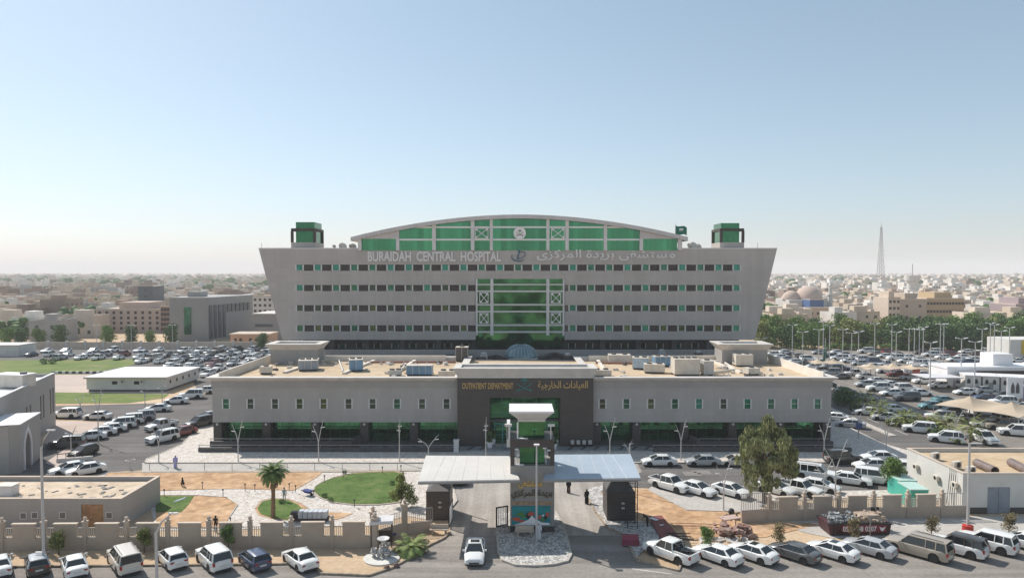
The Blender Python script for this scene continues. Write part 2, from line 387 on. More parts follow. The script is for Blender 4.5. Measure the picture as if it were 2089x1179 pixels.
kerb(b, [G(*p) for p in [(880,1062),(918,1040),(932,1022),(925,1000),(905,985),(885,968)]], .2, .17)
b.build('kerb', M_kerb)['kind'] = 'structure'
# east of the gate
sheet('construction_soil', [(1222,1000),(1262,999),(1330,999),(1405,1034),(1545,1042),(1512,1065),(1680,1068),(1560,1096),(1420,1100),(1330,1070),(1240,1062)], .04, M_orange)
sheet('gate_pavement', [(1194,1006),(1206,996),(1236,990),(1268,992),(1240,998),(1226,1004),(1240,1040),(1245,1064),(1330,1064),(1345,1098),(1295,1140),(1272,1092),(1240,1078),(1215,1045)], .12, M_pave2, thick=.12)
sheet('parking_verge', [(1330,992),(1410,1033),(1560,1041),(1555,1047),(1400,1041),(1322,1000)], .10, M_conc, thick=.1)
sheet('wall_verge', [(1560,1004),(1830,1000),(1840,1012),(1560,1022)], .08, M_pave, thick=.08)
sheet('concrete_apron', [(1590,1068),(1700,1054),(2300,1052),(2500,1084),(2089,1094),(1900,1090),(1800,1096),(1700,1098),(1640,1086)], .03, M_conc)
b = MB()
kerb(b, [G(*p) for p in [(-500,1162),(560,1152),(640,1149),(654,1171),(753,1175),(800,1159),(842,1135),(872,1115),(905,1099),(918,1087)]], .22, .18)
kerb(b, [G(*p) for p in [(1194,1006),(1215,1045),(1240,1078),(1272,1092),(1300,1144),(1384,1165),(1400,1126),(1800,1110),(2089,1098),(2700,1080)]], .2, .16)
b.build('kerb', mat('worn_kerb', (.34,.27,.20), .9, var=.3, scale=1.5))['kind'] = 'structure'
isl = [(1015,1046),(1133,1046),(1150,1075),(1160,1110),(1165,1133),(1158,1146),(1130,1153),(1090,1156),(1050,1154),(1026,1145),(1017,1130),(1014,1090)]
sheet('gate_island', isl, .16, M_pave2, thick=.16)
b = MB(); kerb(b, [G(*p) for p in isl], .2, .19, closed=True); b.build('kerb', M_kerb)['kind'] = 'structure'
# median in the east road and worn lane lines
MED = MB().box(59.4,60.6,111,150,0,.16)
MED.build('median', M_kerb)['kind'] = 'structure'
b = MB()
for pts in ([(1290,1159),(1372,1170),(1370,1171),(1290,1161)],):
    P = [G(*p) for p in pts][::-1]; b.add([(p[0],p[1],.02) for p in P], [(0,1,2,3)])
for X in (62.8,):
    for y in range(112, 150, 9): b.box(X, X+.14, y, y+4, .015, .022)
for k in range(13):
    x = -86+k*2.7
    b.box(x, x+.1, 206, 211, .013, .02)
b.build('road_marking', mat('worn_paint', (.55,.53,.5), .8, var=.25, scale=2))['kind'] = 'structure'

# ------------------------------------------------------------------ hospital
HY = 148.0
def hz(py): return ZA(py, HY)
def hx(px): return XA(px, HY, 600)
HT, HB = hz(508), hz(693)
TL, TR, BL, BR = hx(529), hx(1584), hx(575), hx(1541)
def left(z): return BL+(TL-BL)*(z-HB)/(HT-HB)
def right(z): return BR+(TR-BR)*(z-HB)/(HT-HB)
hosp = thing('hospital_building', 'long grey hospital block widening upward under a curved green glass roof hall', 'building', (0, HY, 0))
HP = Vector((0, HY, 0))
rows = [546.2, 587.6, 628.8, 669.8]; rz = [hz(y) for y in rows]; RH = hz(540)-hz(552.6)
WX0, WX1 = hx(605.5), hx(1508.5); AX0, AX1 = hx(970), hx(1152); AT, AB = hz(569), hz(692)
wb = MB()
def slab(z0, z1, a, c, y0=0, y1=22):
    l0, l1 = (left(z0), left(z1)) if a == 'L' else (a, a)
    r0, r1 = (right(z0), right(z1)) if c == 'R' else (c, c)
    wb.xz([(l0,z0),(r0,z0),(r1,z1),(l1,z1)], y0, y1)
edges = [HT]
for z in rz: edges += [z+RH/2, z-RH/2]
edges.append(HB)
for i in range(0, len(edges), 2):                   # solid bands
    z1, z0 = edges[i], edges[i+1]
    if i == 0: slab(z0, z1, 'L', 'R', 0, 1.2)
    elif i == 2:
        slab(AT, z1, 'L', 'R', 0, 1.2); slab(z0, AT, 'L', AX0, 0, 1.2); slab(z0, AT, AX1, 'R', 0, 1.2)
    else:
        slab(z0, z1, 'L', AX0, 0, 1.2); slab(z0, z1, AX1, 'R', 0, 1.2)
for i in range(1, len(edges)-1, 2):                 # ends of the window rows
    z1, z0 = edges[i], edges[i+1]
    slab(z0, z1, 'L', WX0, 0, 1.2); slab(z0, z1, WX1, 'R', 0, 1.2)
slab(HB+.02, HT-.6, 'L', 'R', 1.21, 22)
wb.build('facade', M_wall, hosp)
b = MB(); b.xz([(TL-.02,HT),(TR+.02,HT),(TR+.04,HT+.22),(TL-.04,HT+.22)], -.06, .9); b.build('parapet_coping', M_column, hosp)
MB().box(TL+.2, TR-.2, .95, 21.8, HT-.58, HT-.5).build('roof', M_roof, hosp)
pitch = (WX1-WX0-1.25)/24; ww = 1.25
random.seed(3)
fr = {}
def hwindow(x, z, w_, h_, gm, y=.12, name='window'):
    o = MB().box(x, x+w_, y, y+.06, z-h_/2, z+h_/2).build(name, gm, hosp)
    f = MB()
    for xx in (x-.24, x+w_+.02): f.box(xx-.03, xx+.25, -.05, .3, z-h_/2, z+h_/2)
    f.box(x, x+w_, -.01, .1, z-h_/2, z-h_/2+.07)
    f.build('frame', M_white, o)
for ri, z in enumerate(rz):
    for k in range(25):
        x = WX0+k*pitch
        if ri and AX0-2 < x < AX1+.2: continue
        rr = random.random()
        if ri == 0: gm = M_wgreen[0] if rr < .6 else M_wgreen[1]
        elif x < AX0: gm = M_wgreen[[0,0,1,1,2][int(rr*5)]] if ri == 1 else M_wgreen[[1,2,2,2,3][int(rr*5)]]
        else: gm = M_wgreen[[0,0,1,3,3][int(rr*5)]] if ri > 1 else M_wgreen[[0,0,0,1,1][int(rr*5)]]
        hwindow(x, z, ww, RH-.06, gm)
        if k < 24:
            x0 = x+ww+.285; x1 = x+pitch-.285
            if ri and x0 < AX1 and x1 > AX0:
                if x0 < AX0-1: x1 = AX0-.02
                elif x1 > AX1+1: x0 = AX1+.02
                else: continue
            MB().box(x0, x1, .1, .3, z-RH/2+.03, z+RH/2-.03).build('spandrel_panel', M_spand, hosp)
    if ri:                                          # fill the last bit beside the atrium
        pass
# atrium glass
MB().box(AX0, AX1, .5, .6, HB-1.6, AT).build('atrium_glass', M_dgreen, hosp)
def vx(px): return hx(px)
b = MB()
for px, wd in ((972.5,.35),(1003.5,.62),(1117.5,.62),(1149.5,.35)):
    b.box(vx(px)-wd/2, vx(px)+wd/2, -.35, .45, hz(684), AT-.02)
b.build('atrium_column', M_column, hosp)
b = MB()
for py, th in ((580.5,.28),(594.2,.34),(621.6,.34),(635.6,.34),(663,.34),(677,.34)):
    z = hz(py); b.box(AX0+.05, AX1-.05, -.2, .44, z-th/2, z+th/2)
b.build('atrium_transom', M_white, hosp)
def xframe(x0, x1, z0, z1, y, name='cross_brace', parent=None):
    b = MB(); t = .13
    b.box(x0, x1, y-.1, y, z0, z0+t); b.box(x0, x1, y-.1, y, z1-t, z1); b.box(x0, x0+t, y-.1, y, z0+t, z1-t); b.box(x1-t, x1, y-.1, y, z0+t, z1-t)
    b.tube([(x0+t,y-.12,z0+t),(x1-t,y-.12,z1-t)], .08, 6); b.tube([(x0+t,y-.2,z1-t),(x1-t,y-.2,z0+t)], .08, 6)
    for cx in (x0+.35, x1-.35):
        for cz in (z0+.35, z1-.35): b.cbox((cx, y-.26, cz), (.34,.08,.34), ry=R(45))
    b.build(name, M_letter, parent or hosp)
for pa, pb in ((978,996.5),(1123.5,1144)):
    for qa, qb in ((597,618.5),(638.5,660)):
        xframe(vx(pa), vx(pb), hz(qb), hz(qa), -.22)
# recessed dark floor under the block, with pilotis
DF = hz(722)
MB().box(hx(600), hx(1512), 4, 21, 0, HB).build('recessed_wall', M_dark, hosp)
b = MB()
k = 0
for px in (608, 672, 744, 818, 892, 967, 1003, 1117, 1152, 1232, 1306, 1380, 1452, 1508):
    MB().box(hx(px)-.55, hx(px)+.55, 1.6, 2.9, 0, HB).build('column', M_darkgrey if px != 608 else M_white, hosp)
random.seed(5)
for px in list(range(688, 960, 37))+list(range(1170, 1500, 37)):
    gm = M_wgreen[random.choice([1,2,2,3,0])]
    x0, x1 = hx(px-6), hx(px+6); z0, z1 = hz(714), hz(704)
    o = MB().box(x0, x1, 3.94, 3.98, z0, z1).build('window', gm, hosp)
    MB().box(x0-.2, x0, 3.9, 3.99, z0, z1).box(x1, x1+.2, 3.9, 3.99, z0, z1).build('frame', M_white, o)
MB().box(hx(640), hx(1490), -8, -7.5, 0, ZA(713.5, 140)).build('terrace_wall', M_greyw, hosp)
MB().box(hx(640), hx(1490), -7.49, 4, 8.4, 8.6).build('terrace', M_darkgrey, hosp)
MB().box(hx(590), hx(640), -7, 3, 0, 9.6).box(hx(1490), hx(1530), -7, 3, 0, 9.6).build('podium', M_greyw, hosp)
# curved roof hall
PY = 2.0
def arc(px):                                        # roof underside/top line in picture rows, symmetric round the axis
    t = (px-1059.5)/337.0
    return 440.5+45.0*(abs(t)**1.9)
pxs = [722+ (1396-722)*i/28 for i in range(29)]
top = [(XA(p, HY+PY, 470), ZA(arc(p)-.3, HY+PY)) for p in pxs]
und = []
for p, q in zip(pxs, top):
    und.append((q[0], q[1]-.75-.0*abs(p)))
poly = [(top[0][0]+.2, top[0][1]-1.0)]+[u for u in und[1:-1]]+[(top[-1][0]-.2, top[-1][1]-1.0)]
b = MB()
k = len(top)
for i in range(k-1):                                # a curved strip, thick, running back
    a, c = top[i], top[i+1]; ua, uc = (a[0], a[1]-.8), (c[0], c[1]-.8)
    b.add([(a[0],-1.2,a[1]),(c[0],-1.2,c[1]),(c[0],18,c[1]),(a[0],18,a[1]),(ua[0],-1.2,ua[1]),(uc[0],-1.2,uc[1]),(uc[0],18,uc[1]),(ua[0],18,ua[1])],
          [(0,1,2,3),(4,7,6,5),(0,4,5,1),(2,6,7,3)])
b.add([(top[0][0],-1.2,top[0][1]),(top[0][0],18,top[0][1]),(top[0][0],18,top[0][1]-.8),(top[0][0],-1.2,top[0][1]-.8)], [(0,1,2,3)])
b.add([(top[-1][0],-1.2,top[-1][1]),(top[-1][0],18,top[-1][1]),(top[-1][0],18,top[-1][1]-.8),(top[-1][0],-1.2,top[-1][1]-.8)], [(3,2,1,0)])
hallroof = b.build('curved_roof', panel_mat('roof_metal', (.70,.67,.67), 1.5, 50, .8, .45, .03), hosp, smooth=False)
def topz(x):
    for i in range(k-1):
        if top[i][0] <= x <= top[i+1][0]:
            t = (x-top[i][0])/(top[i+1][0]-top[i][0]); return top[i][1]*(1-t)+top[i+1][1]*t
    return top[0][1]
GX = lambda p: XA(p, HY+PY, 470)
# green glass front (follows the arc), grey sloping end panels
gx0, gx1 = GX(818), GX(1301)
n = 24; lo = HT-.3
pts = [(gx0, lo), (gx1, lo)]+[(gx1-(gx1-gx0)*i/n, topz(gx1-(gx1-gx0)*i/n)-.82) for i in range(n+1)]
PG = panel_mat('green_curtain_wall', (.075,.30,.155), 1.15, 50, .55, .08, .25, metal=.8, mort=.03)
MB().xz(pts, -.1, 0).build('hall_glass', PG, hosp)
zlow = ZA(488.5, HY+PY)
for a, c in ((742,812),(1308,1377)):
    MB().xz([(GX(a),lo),(GX(c),lo),(GX(c),zlow),(GX(a),zlow)], -.1, 0).build('hall_glass', PG, hosp)
for a, c in ((724,818),(1301,1394)):
    xs = [GX(a)+(GX(c)-GX(a))*i/8 for i in range(9)]
    pp = [(GX(a), zlow+.02),(GX(c), zlow+.02)]+[(x, max(zlow+.1, topz(x)-.81)) for x in reversed(xs)]
    MB().xz(pp, -.5, .05).build('end_panel', bpy.data.materials['roof_metal'], hosp)
b = MB()
b.xz([(GX(724),HT-.5),(GX(1394),HT-.5),(GX(1394),zlow),(GX(724),zlow)], 17, 17.3)
b.build('hall_back_wall', M_column, hosp)
for px, wd in ((738.5,.7),(815,.7),(888,.75),(965.5,.75),(1003,.62),(1116.5,.62),(1155,.72),(1232,.72),(1304,.72),(1382,.85)):
    x = GX(px); zt = topz(x)-.8 if 816 < px < 1303 else zlow
    MB().box(x-wd/2, x+wd/2, -.55, -.12, lo, zt).build('mullion', M_column, hosp)
b = MB()
for py in (465, 490):
    z = ZA(py, HY+PY)
    x0, x1 = gx0, gx1
    if py == 465: x0, x1 = GX(826), GX(1296)
    b.box(x0, x1, -.32, -.12, z-.17, z+.17)
b.build('hall_transom', M_letter, hosp)
for pa, pb in ((970,997),(1123,1150)):
    xframe(GX(pa), GX(pb), ZA(488.5, HY+PY), ZA(467, HY+PY), -.42)
# white disc with palm and crossed swords
def emblem(b, cx, cz, s, y):
    for sg in (-1, 1):
        pts = [(cx+sg*s*(-.95+1.75*t), y, cz-s*.62+s*.62*t*t*1.3) for t in [i/8 for i in range(9)]]
        b.tube(pts, s*.055, 5)
        b.tube([(cx-sg*s*.72, y, cz-s*.72), (cx-sg*s*.55, y, cz-s*.38)], s*.05, 5)
    b.tube([(cx, y, cz-s*.05), (cx, y, cz+s*.5)], s*.06, 6, s*.045)
    for i in range(7):
        a = R(-15+35*i)
        p0 = Vector((cx, y, cz+s*.5)); dx, dz = math.cos(a), math.sin(a)
        b.tube([p0, p0+Vector((dx*s*.28,0,dz*s*.22+s*.05)), p0+Vector((dx*s*.5,0,dz*s*.30-s*.08))], [s*.05, s*.05, s*.015], 5)
ex, ez = GX(1060), ZA(477, HY+PY)
em = MB(); em.lathe([(1.28,-.1),(1.28,.1)], n=28)
for i, v in enumerate(em.v): em.v[i] = (ex+v[0], -.5+v[2], ez+v[1])
eo = em.build('emblem_disc', M_letter, hosp)
b = MB(); emblem(b, ex, ez, .85, -.63); b.build('palm_and_swords', mat('emblem_green', (.03,.10,.06), .5), eo)
# corner lift towers
for px0, px1, ox in ((590, 641, 1), (1472, 1522, -1)):
    x0, x1 = hx(px0), hx(px1); zt = hz(494); cx0, cx1 = (x0+.6, x1-.6)
    MB().box(x0, x1, 1.6, 8, HT-.4, zt).build('tower_base', M_wall, hosp)
    MB().box(x0+.95, x1-.3, 1.9, 7.4, zt, hz(452)).build('tower_glass', panel_mat('tower_glass', (.05,.22,.11), .6, .6, .7, .1, .15, metal=.75, mort=.04), hosp) if ox > 0 else \
    MB().box(x0+.3, x1-.95, 1.9, 7.4, zt, hz(454)).build('tower_glass', panel_mat('tower_glass', (.05,.22,.11), .6, .6, .7, .1, .15, metal=.75, mort=.04), hosp)
    b = MB(); za, zb = hz(470.5), hz(465)
    b.box(x0, x1, 1.65, 1.88, za, zb); b.box(x0, x1, 7.5, 8, za, zb)
    b.box(x0, x0+.7, 1.88, 7.5, za, zb); b.box(x1-.25, x1, 1.88, 7.5, za, zb)
    for xx in (x0, x1-.5):
        for yy in (1.4, 7.45): b.box(xx, xx+.5, yy, yy+.5, zt, za)
    b.build('tower_frame', M_spand, hosp)
# lettering
me = text_mesh('BURAIDAH  CENTRAL  HOSPITAL', hx(1022)-hx(751), hz(513.5)-hz(534), .2, 'english_lettering', M_letter, bold=.03)
me.materials[0] = mat('dull_white_lettering', (.74,.72,.72), .5); place('english_lettering', me, hosp, (hx(751), -.14, hz(533.5)))
me = text_mesh(arabic([0xFEE3,0xFEB4,0xFE98,0xFEB8,0xFED4,0xFEF0,32,0xFE91,0xFEAE,0xFEF3,0xFEAA,0xFE93,32,0xFE8D,0xFEDF,0xFEE4,0xFEAE,0xFEDB,0xFEB0,0xFEEF]),
    hx(1376)-hx(1095), hz(511)-hz(533), .2, 'arabic_lettering', M_letter, bold=.013)
me.materials[0] = MATS['dull_white_lettering']; place('arabic_lettering', me, hosp, (hx(1095), -.14, hz(531.5)))
# blue swoosh logo
lx, lz = hx(1059), hz(522)
b = MB()
b.tube([(lx+1.45*math.cos(a)-.1, -.12, lz+.95*math.sin(a)-.15) for a in [R(150+i*14) for i in range(13)]], [.05+.10*math.sin(math.pi*i/12) for i in range(13)], 6)
b.tube([(lx+.3+1.0*math.cos(a), -.14, lz+.1+.62*math.sin(a)+.3*math.cos(a)) for a in [R(-140+i*20) for i in range(14)]], .09, 6)
b.tube([(lx-.35,-.16,lz-.8),(lx-.25,-.16,lz),(lx+.05,-.16,lz+.5)], [.12,.22,.1], 6)
b.ball((lx+.02,-.15,lz+.95), .27, sq=(1,.5,1))
b.tube([(lx-.2,-.15,lz-.95),(lx+.2,-.15,lz-1.25),(lx+.5,-.15,lz-.95)], .06, 5)
b.build('logo', mat('logo_blue', (.06,.15,.24), .4), hosp)
for px in (533, 1546): MB().tube([(hx(px),.5,HT),(hx(px),.5,HT+1.3)], .05, 5).build('aerial', M_metalw, hosp)
# satellite dishes on the roof edge
for px, s in ((690,.9),(708,.6),(712,.7),(1415,.8),(1424,1.1),(1434,.6),(672,.4)):
    x = hx(px)
    d = thing('satellite_dish', 'small pale satellite dish on the hospital roof edge', 'satellite dish', (x, HY+4, HT-.5), group='dishes on the hospital roof')
    b = MB(); b.lathe([(.02,0),(s*.5,.08),(s,.35),(s*.98,.38),(s*.5,.12),(.02,.04)], n=14)
    b.build('reflector', M_cornice, d, loc=(0,0,1.0)).rotation_euler = (R(60), 0, R(30))
    MB().tube([(0,0.1,0),(0,0.1,1.1)], .06, 6).build('stand', M_metalw, d)
# flag
fl = thing('flag_pole', 'tall pole with a green flag blowing right on the hospital roof', 'flag', (hx(1388), HY+5, HT-.5))
MB().tube([(0,0,0),(0,0,ZA(456,HY+5)-HT+.5)], .09, 8, .05).build('pole', M_metalw, fl)
b = MB(); ztop = ZA(460,HY+5)-HT+.5; zbot = ztop-1.95; N = 12
vs = []
for i in range(N+1):
    t = i/N; x = t*2.5; y = .25*math.sin(t*7); dz = -.55*t*t-.15*math.sin(t*6)
    vs += [(x, y, ztop+dz), (x, y, zbot+dz+.25*t)]
b.add(vs, [(2*i, 2*i+1, 2*i+3, 2*i+2) for i in range(N)])
fo = b.build('flag', mat('flag_green', (.005,.15,.09), .8), fl, smooth=True)
b = MB(); b.box(.7,1.7,-.30,.26,ztop-1.25,ztop-1.2); b.box(.8,1.6,-.32,.28,ztop-1.0,ztop-.7)
b.build('flag_emblem', M_letter, fo)

# ------------------------------------------------------------------ outpatient clinic
CY = 105.0
cx_ = lambda px: XA(px, CY, 800)
cz_ = lambda py: ZA(py, CY)
X0, X1 = cx_(433), cx_(1696); ZT = cz_(771); ZW = cz_(861)
CB = 130.0-CY
clin = thing('outpatient_building', 'low wide grey outpatient building with a tan roof and a dark central portal', 'building', (0, CY, 0))
P0, P1 = cx_(934), cx_(1209)
WPX = [461,511,561,611,660,711,760,810,861,911]; WPX2 = [1229,1278,1328,1377,1426,1476,1525,1573,1621,1668]
zwa, zwb = cz_(833), cz_(814)
def wallrun(xa, xb, wins):
    b = MB(); hw = .42
    b.box(xa, xb, 0, .5, ZW, zwa); b.box(xa, xb, 0, .5, zwb, ZT)
    xs = [xa]
    for p in wins: xs += [cx_(p)-hw, cx_(p)+hw]
    xs.append(xb)
    for i in range(0, len(xs), 2): b.box(xs[i], xs[i+1], 0, .5, zwa, zwb)
    return b
wallrun(X0, P0, WPX).build('upper_wall', M_wall2, clin)
wallrun(P1, X1, WPX2).build('upper_wall', M_wall2, clin)
random.seed(9)
for p in WPX+WPX2:
    c = cx_(p); gm = M_wgreen[random.choice([2,3,2,1]) if p < 1400 else random.choice([1,2,0])]
    o = MB().box(c-.42, c+.42, .1, .2, zwa, zwb).build('window', gm, clin)
    f = MB().box(c-.62, c-.42, -.06, .3, zwa-.05, zwb+.05).box(c+.42, c+.62, -.06, .3, zwa-.05, zwb+.05)
    f.box(c-.42, c+.42, .05, .12, (zwa+zwb)/2-.03, (zwa+zwb)/2+.03)
    f.build('frame', M_white, o)
MB().box(X0, X0+.5, .5, CB, ZW, ZT).box(X1-.5, X1, .5, CB, ZW, ZT).box(X0+.5, X1-.5, CB-.4, CB, 0, ZT-.4).build('side_wall', M_wallY, clin)
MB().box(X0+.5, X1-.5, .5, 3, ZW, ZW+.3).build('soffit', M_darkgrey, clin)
MB().box(X0+.5, X1-.5, .5, CB-.4, ZT-.75, ZT-.55).build('roof', M_roof, clin)
# cornice: flared profile round front and sides
def cornice(b, x0, x1, y0, y1, z0, z1, out, thick):
    # frustum shell, then a flat rim
    for (ax, ay, bx_, by, nx, ny) in ((x0,y0,x1,y0,0,-1),(x1,y0,x1,y1,1,0),(x1,y1,x0,y1,0,1),(x0,y1,x0,y0,-1,0)):
        tx, ty = (bx_-ax), (by-ay); L = math.hypot(tx, ty); tx /= L; ty /= L
        A0 = (ax,ay,z0); B0 = (bx_,by,z0)
        A1 = (ax+nx*out-tx*out, ay+ny*out-ty*out, z1); B1 = (bx_+nx*out+tx*out, by+ny*out+ty*out, z1)
        A2 = (A1[0],A1[1],z1+thick); B2 = (B1[0],B1[1],z1+thick)
        A3 = (ax-nx*.5+tx*.5, ay-ny*.5+ty*.5, z1+thick); B3 = (bx_-nx*.5-tx*.5, by-ny*.5-ty*.5, z1+thick)
        A4 = (A3[0],A3[1],z0-.8); B4 = (B3[0],B3[1],z0-.8)
        b.add([A0,B0,A1,B1,A2,B2,A3,B3,A4,B4], [(0,1,3,2),(2,3,5,4),(4,5,7,6),(6,7,9,8)])
    return b
M_corn2 = mat('cornice_grey_stone', (.33,.31,.295), .7, var=.06, scale=.4)
cornice(MB(), X0, P0-.02, 0, CB, ZT-.5, ZT+.05, .75, .12).build('cornice', M_cornice, clin)
cornice(MB(), P1+.02, X1, 0, CB, ZT-.5, ZT+.05, .75, .12).build('cornice', M_cornice, clin)
b = MB(); b.box(X0-.12, P0-.02, -.13, -.004, ZT-2.0+.6, ZT-.52).box(P1+.02, X1+.12, -.13, -.004, ZT-2.0+.6, ZT-.52)
b.build('frieze', M_corn2, clin)
# ground floor glazing and piers
GZ0 = .5
for xa, xb in ((cx_(447), P0), (P1, cx_(1686))):
    MB().box(xa, xb, 1.9, 2.0, GZ0, ZW).build('ground_floor_glass', M_dgreen, clin)
    b = MB(); x = xa
    while x < xb:
        b.box(x, x+.06, 1.86, 1.9, GZ0, ZW); x += 1.45
    b.box(xa, xb, 1.85, 1.9, 2.5, 2.58)
    b.build('glazing_bar', mat('green_bar', (.05,.13,.08), .4), clin)
for px in (441, 541, 641, 742, 843, 1209+9, 1300, 1398, 1497, 1594, 1689):
    x = cx_(px)
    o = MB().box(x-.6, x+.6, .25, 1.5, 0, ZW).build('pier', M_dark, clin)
    MB().ball((x, .2, ZW-.35), .2, 8, 5).build('pier_lamp', M_white, o)
MB().box(X0+.3, P0, -1.4, 1.9, 0, GZ0).build('plinth', M_darkgrey, clin); MB().box(P1, X1-.3, -1.4, 1.9, 0, GZ0).build('plinth', M_darkgrey, clin)
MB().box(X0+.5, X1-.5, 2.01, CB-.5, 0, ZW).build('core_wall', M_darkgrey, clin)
# portal
por_t = ZA(757, CY-1)
gx_0, gx_1, gz_t = XA(999,CY-1), XA(1143,CY-1), ZA(811, CY-1)
b = MB()
b.box(P0, gx_0, -1, 1.8, .2, por_t); b.box(gx_1, P1, -1, 1.8, .2, por_t); b.box(gx_0, gx_1, -1, 1.8, gz_t, por_t)
portal = b.build('portal', M_dark, clin)
MB().box(P0+.1, P1-.1, 1.81, 3.3, ZT-.5, por_t+.2).build('portal_block', M_greyw, clin)
MB().box(gx_0, gx_1, 1.2, 1.3, .2, gz_t).build('entrance_glass', M_dgreen, clin)
b = MB()
for i in range(1, 6):
    x = gx_0+(gx_1-gx_0)*i/6; b.box(x-.04, x+.04, 1.1, 1.2, .2, gz_t)
for z in (2.7, 4.4, 6.0): b.box(gx_0, gx_1, 1.1, 1.2, z-.04, z+.04)
b.build('entrance_mullion', mat('teal_mullion', (.05,.20,.15), .4), clin)
cornice(MB(), P0, P1, -1, 3.4, por_t-.75, por_t+.35, .55, .14).build('portal_cornice', M_cornice, clin)
MB().box(P0-.03, P1+.03, -1.04, -1.004, por_t-1.0, por_t-.76).build('portal_band', M_cornice, clin)
zt_, zb_ = ZA(780.5,CY-1), ZA(793,CY-1)
PX = lambda p: XA(p, CY-1)
me = text_mesh('OUTPATIENT DEPARTMENT', PX(1047)-PX(943), zt_-zb_, .12, 'english_lettering', M_gold, bold=.02)
place('english_lettering', me, clin, (PX(943), -1.1, zb_))
me = text_mesh(arabic([0xFE8D,0xFEDF,0xFECC,0xFEF4,0xFE8E,0xFEA9,0xFE8D,0xFE95,32,0xFE8D,0xFEDF,0xFEA8,0xFE8E,0xFEAD,0xFE9F,0xFEF4,0xFE94]),
    PX(1199)-PX(1097), ZA(777,CY-1)-ZA(796,CY-1), .12, 'arabic_lettering', M_gold, bold=.015)
place('arabic_lettering', me, clin, (PX(1097), -1.1, ZA(795.5,CY-1)))
b = MB(); emblem(b, PX(1070), ZA(785,CY-1), 1.3, -1.08)
b.build('palm_and_swords', mat('emblem_teal', (.04,.22,.22), .5), clin)
# revolving glass door and door leaves
b = MB(); xg = PX(1025)
for dx in (-1.2, 0, 1.2): b.box(xg+dx-.06, xg+dx+.06, .9, 1.05, .2, 3.2)
b.box(xg-1.2, xg+1.2, .9, 1.05, 3.1, 3.25); b.box(xg-1.2, xg+1.2, .9, 1.05, 1.5, 1.56)
b.build('entrance_door', mat('teal_metal', (.08,.36,.34), .4), clin)
# terrace walls with rails, ramps
M_rail = mat('rail_metal', (.30,.29,.29), .45, metal=.3)
def ramp(xa, xb, y0, top, bot=0.0, rail=True, lbl=''):
    MB().box(xa, xb, y0, y0+.35, bot, top).build('terrace_wall', M_darkgrey, clin)
    b = MB(); b.box(xa, xb, y0+.1, y0+.18, top+.32, top+.40)
    x = xa+.1
    while x < xb: b.box(x, x+.06, y0+.1, y0+.16, top, top+.32); x += 2.9
    b.build('rail', M_rail, clin)
TW = ZA(913, 101)
ramp(XA(404,101,915), XA(937,101,915), 101-CY, TW)
ramp(XA(1332,101,915), XA(1738,101,912), 101-CY, TW)
ramp(XA(428,102.7,905), XA(722,102.7,905), 102.7-CY, 1.25)
ramp(XA(1425,102.7,905), XA(1700,102.7,905), 102.7-CY, 1.25)
b = MB(); b.prism([(XA(722,102.7),-2.3),(XA(738,CY),-.2),(XA(738,CY)-.3,-.2),(XA(722,102.7)-.3,-2.3)], 0, 1.7)
b.prism([(XA(1410,CY)-.3,-.2),(XA(1410,CY),-.2),(XA(1425,102.7),-2.3),(XA(1425,102.7)-.3,-2.3)], 0, 1.7)
b.build('ramp_cheek', M_darkgrey, clin)
b = MB(); b.box(XA(730,101), XA(1332,101), -3.6, -1.41, .13, .30); b.build('entrance_step', mat('grey_granite', (.26,.27,.28), .4, var=.15, scale=.4), clin)
b = MB()
for px in list(range(748, 930, 30))+list(range(1165, 1332, 26))+[960, 985]:
    x = XA(px, 102.5); b.cbox((x, -2.5, .31), (.35, 2.0, .03), R(-25))
b.build('floor_inlay', M_dark, clin)
# stair houses, back parapets, roof ridges
def stairhouse(pa, pb, Y=125.0):
    xa, xb = XA(pa, Y, 720), XA(pb, Y, 720); zt = ZA(708, Y)
    MB().box(xa, xb, Y-CY, Y-CY+4.6, ZT-.6, zt).build('stair_house', M_greyw, clin)
    c = cornice(MB(), xa, xb, Y-CY, Y-CY+4.6, zt-.5, zt+.45, .75, .15); c.build('stair_house_cornice', M_cornice, clin)
stairhouse(552, 648); stairhouse(1473, 1566)
b = MB()
RC = mat('roof_cream', (.72,.66,.58), .8, var=.06, scale=.5)
MB().box(X0+.5, P0-4, CB-.9, CB-.41, ZT-.55, ZT+.45).build('roof_parapet', RC, clin); MB().box(P1+2, X1-.5, CB-.9, CB-.41, ZT-.55, ZT+.45).build('roof_parapet', RC, clin)
MB().box(X1-.98,X1-.74,.6,CB-.92,ZT-.55,ZT+.75).build('roof_parapet', RC, clin); MB().box(X0+.74,X0+.98,.6,CB-.92,ZT-.55,ZT+.75).build('roof_parapet', RC, clin)
for i in range(0):
    b.box(X0+.51, X0+.72, 1.5+i*3.4, 1.9+i*3.4, ZT-.55, ZT-.1); b.box(X1-.72, X1-.51, 1.5+i*3.4, 1.9+i*3.4, ZT-.55, ZT-.1)

b = MB(); zr = ZT-.55
for pa, pb in (((560,768),(700,724)),((690,768),(790,726)),((800,768),(860,728)),((1240,768),(1215,730)),((1520,765),(1420,726))):
    A, B = G(*pa, zr), G(*pb, zr)
    d = Vector((B[0]-A[0], B[1]-A[1], 0)); a = math.atan2(d.y, d.x)
    b.cbox(((A[0]+B[0])/2, (A[1]+B[1])/2-CY, zr+.13), (min(d.length, 22), .55, .40), a)
b.build('roof_upstand', mat('roof_cream', (.72,.66,.58), .8, var=.06, scale=.5), clin)
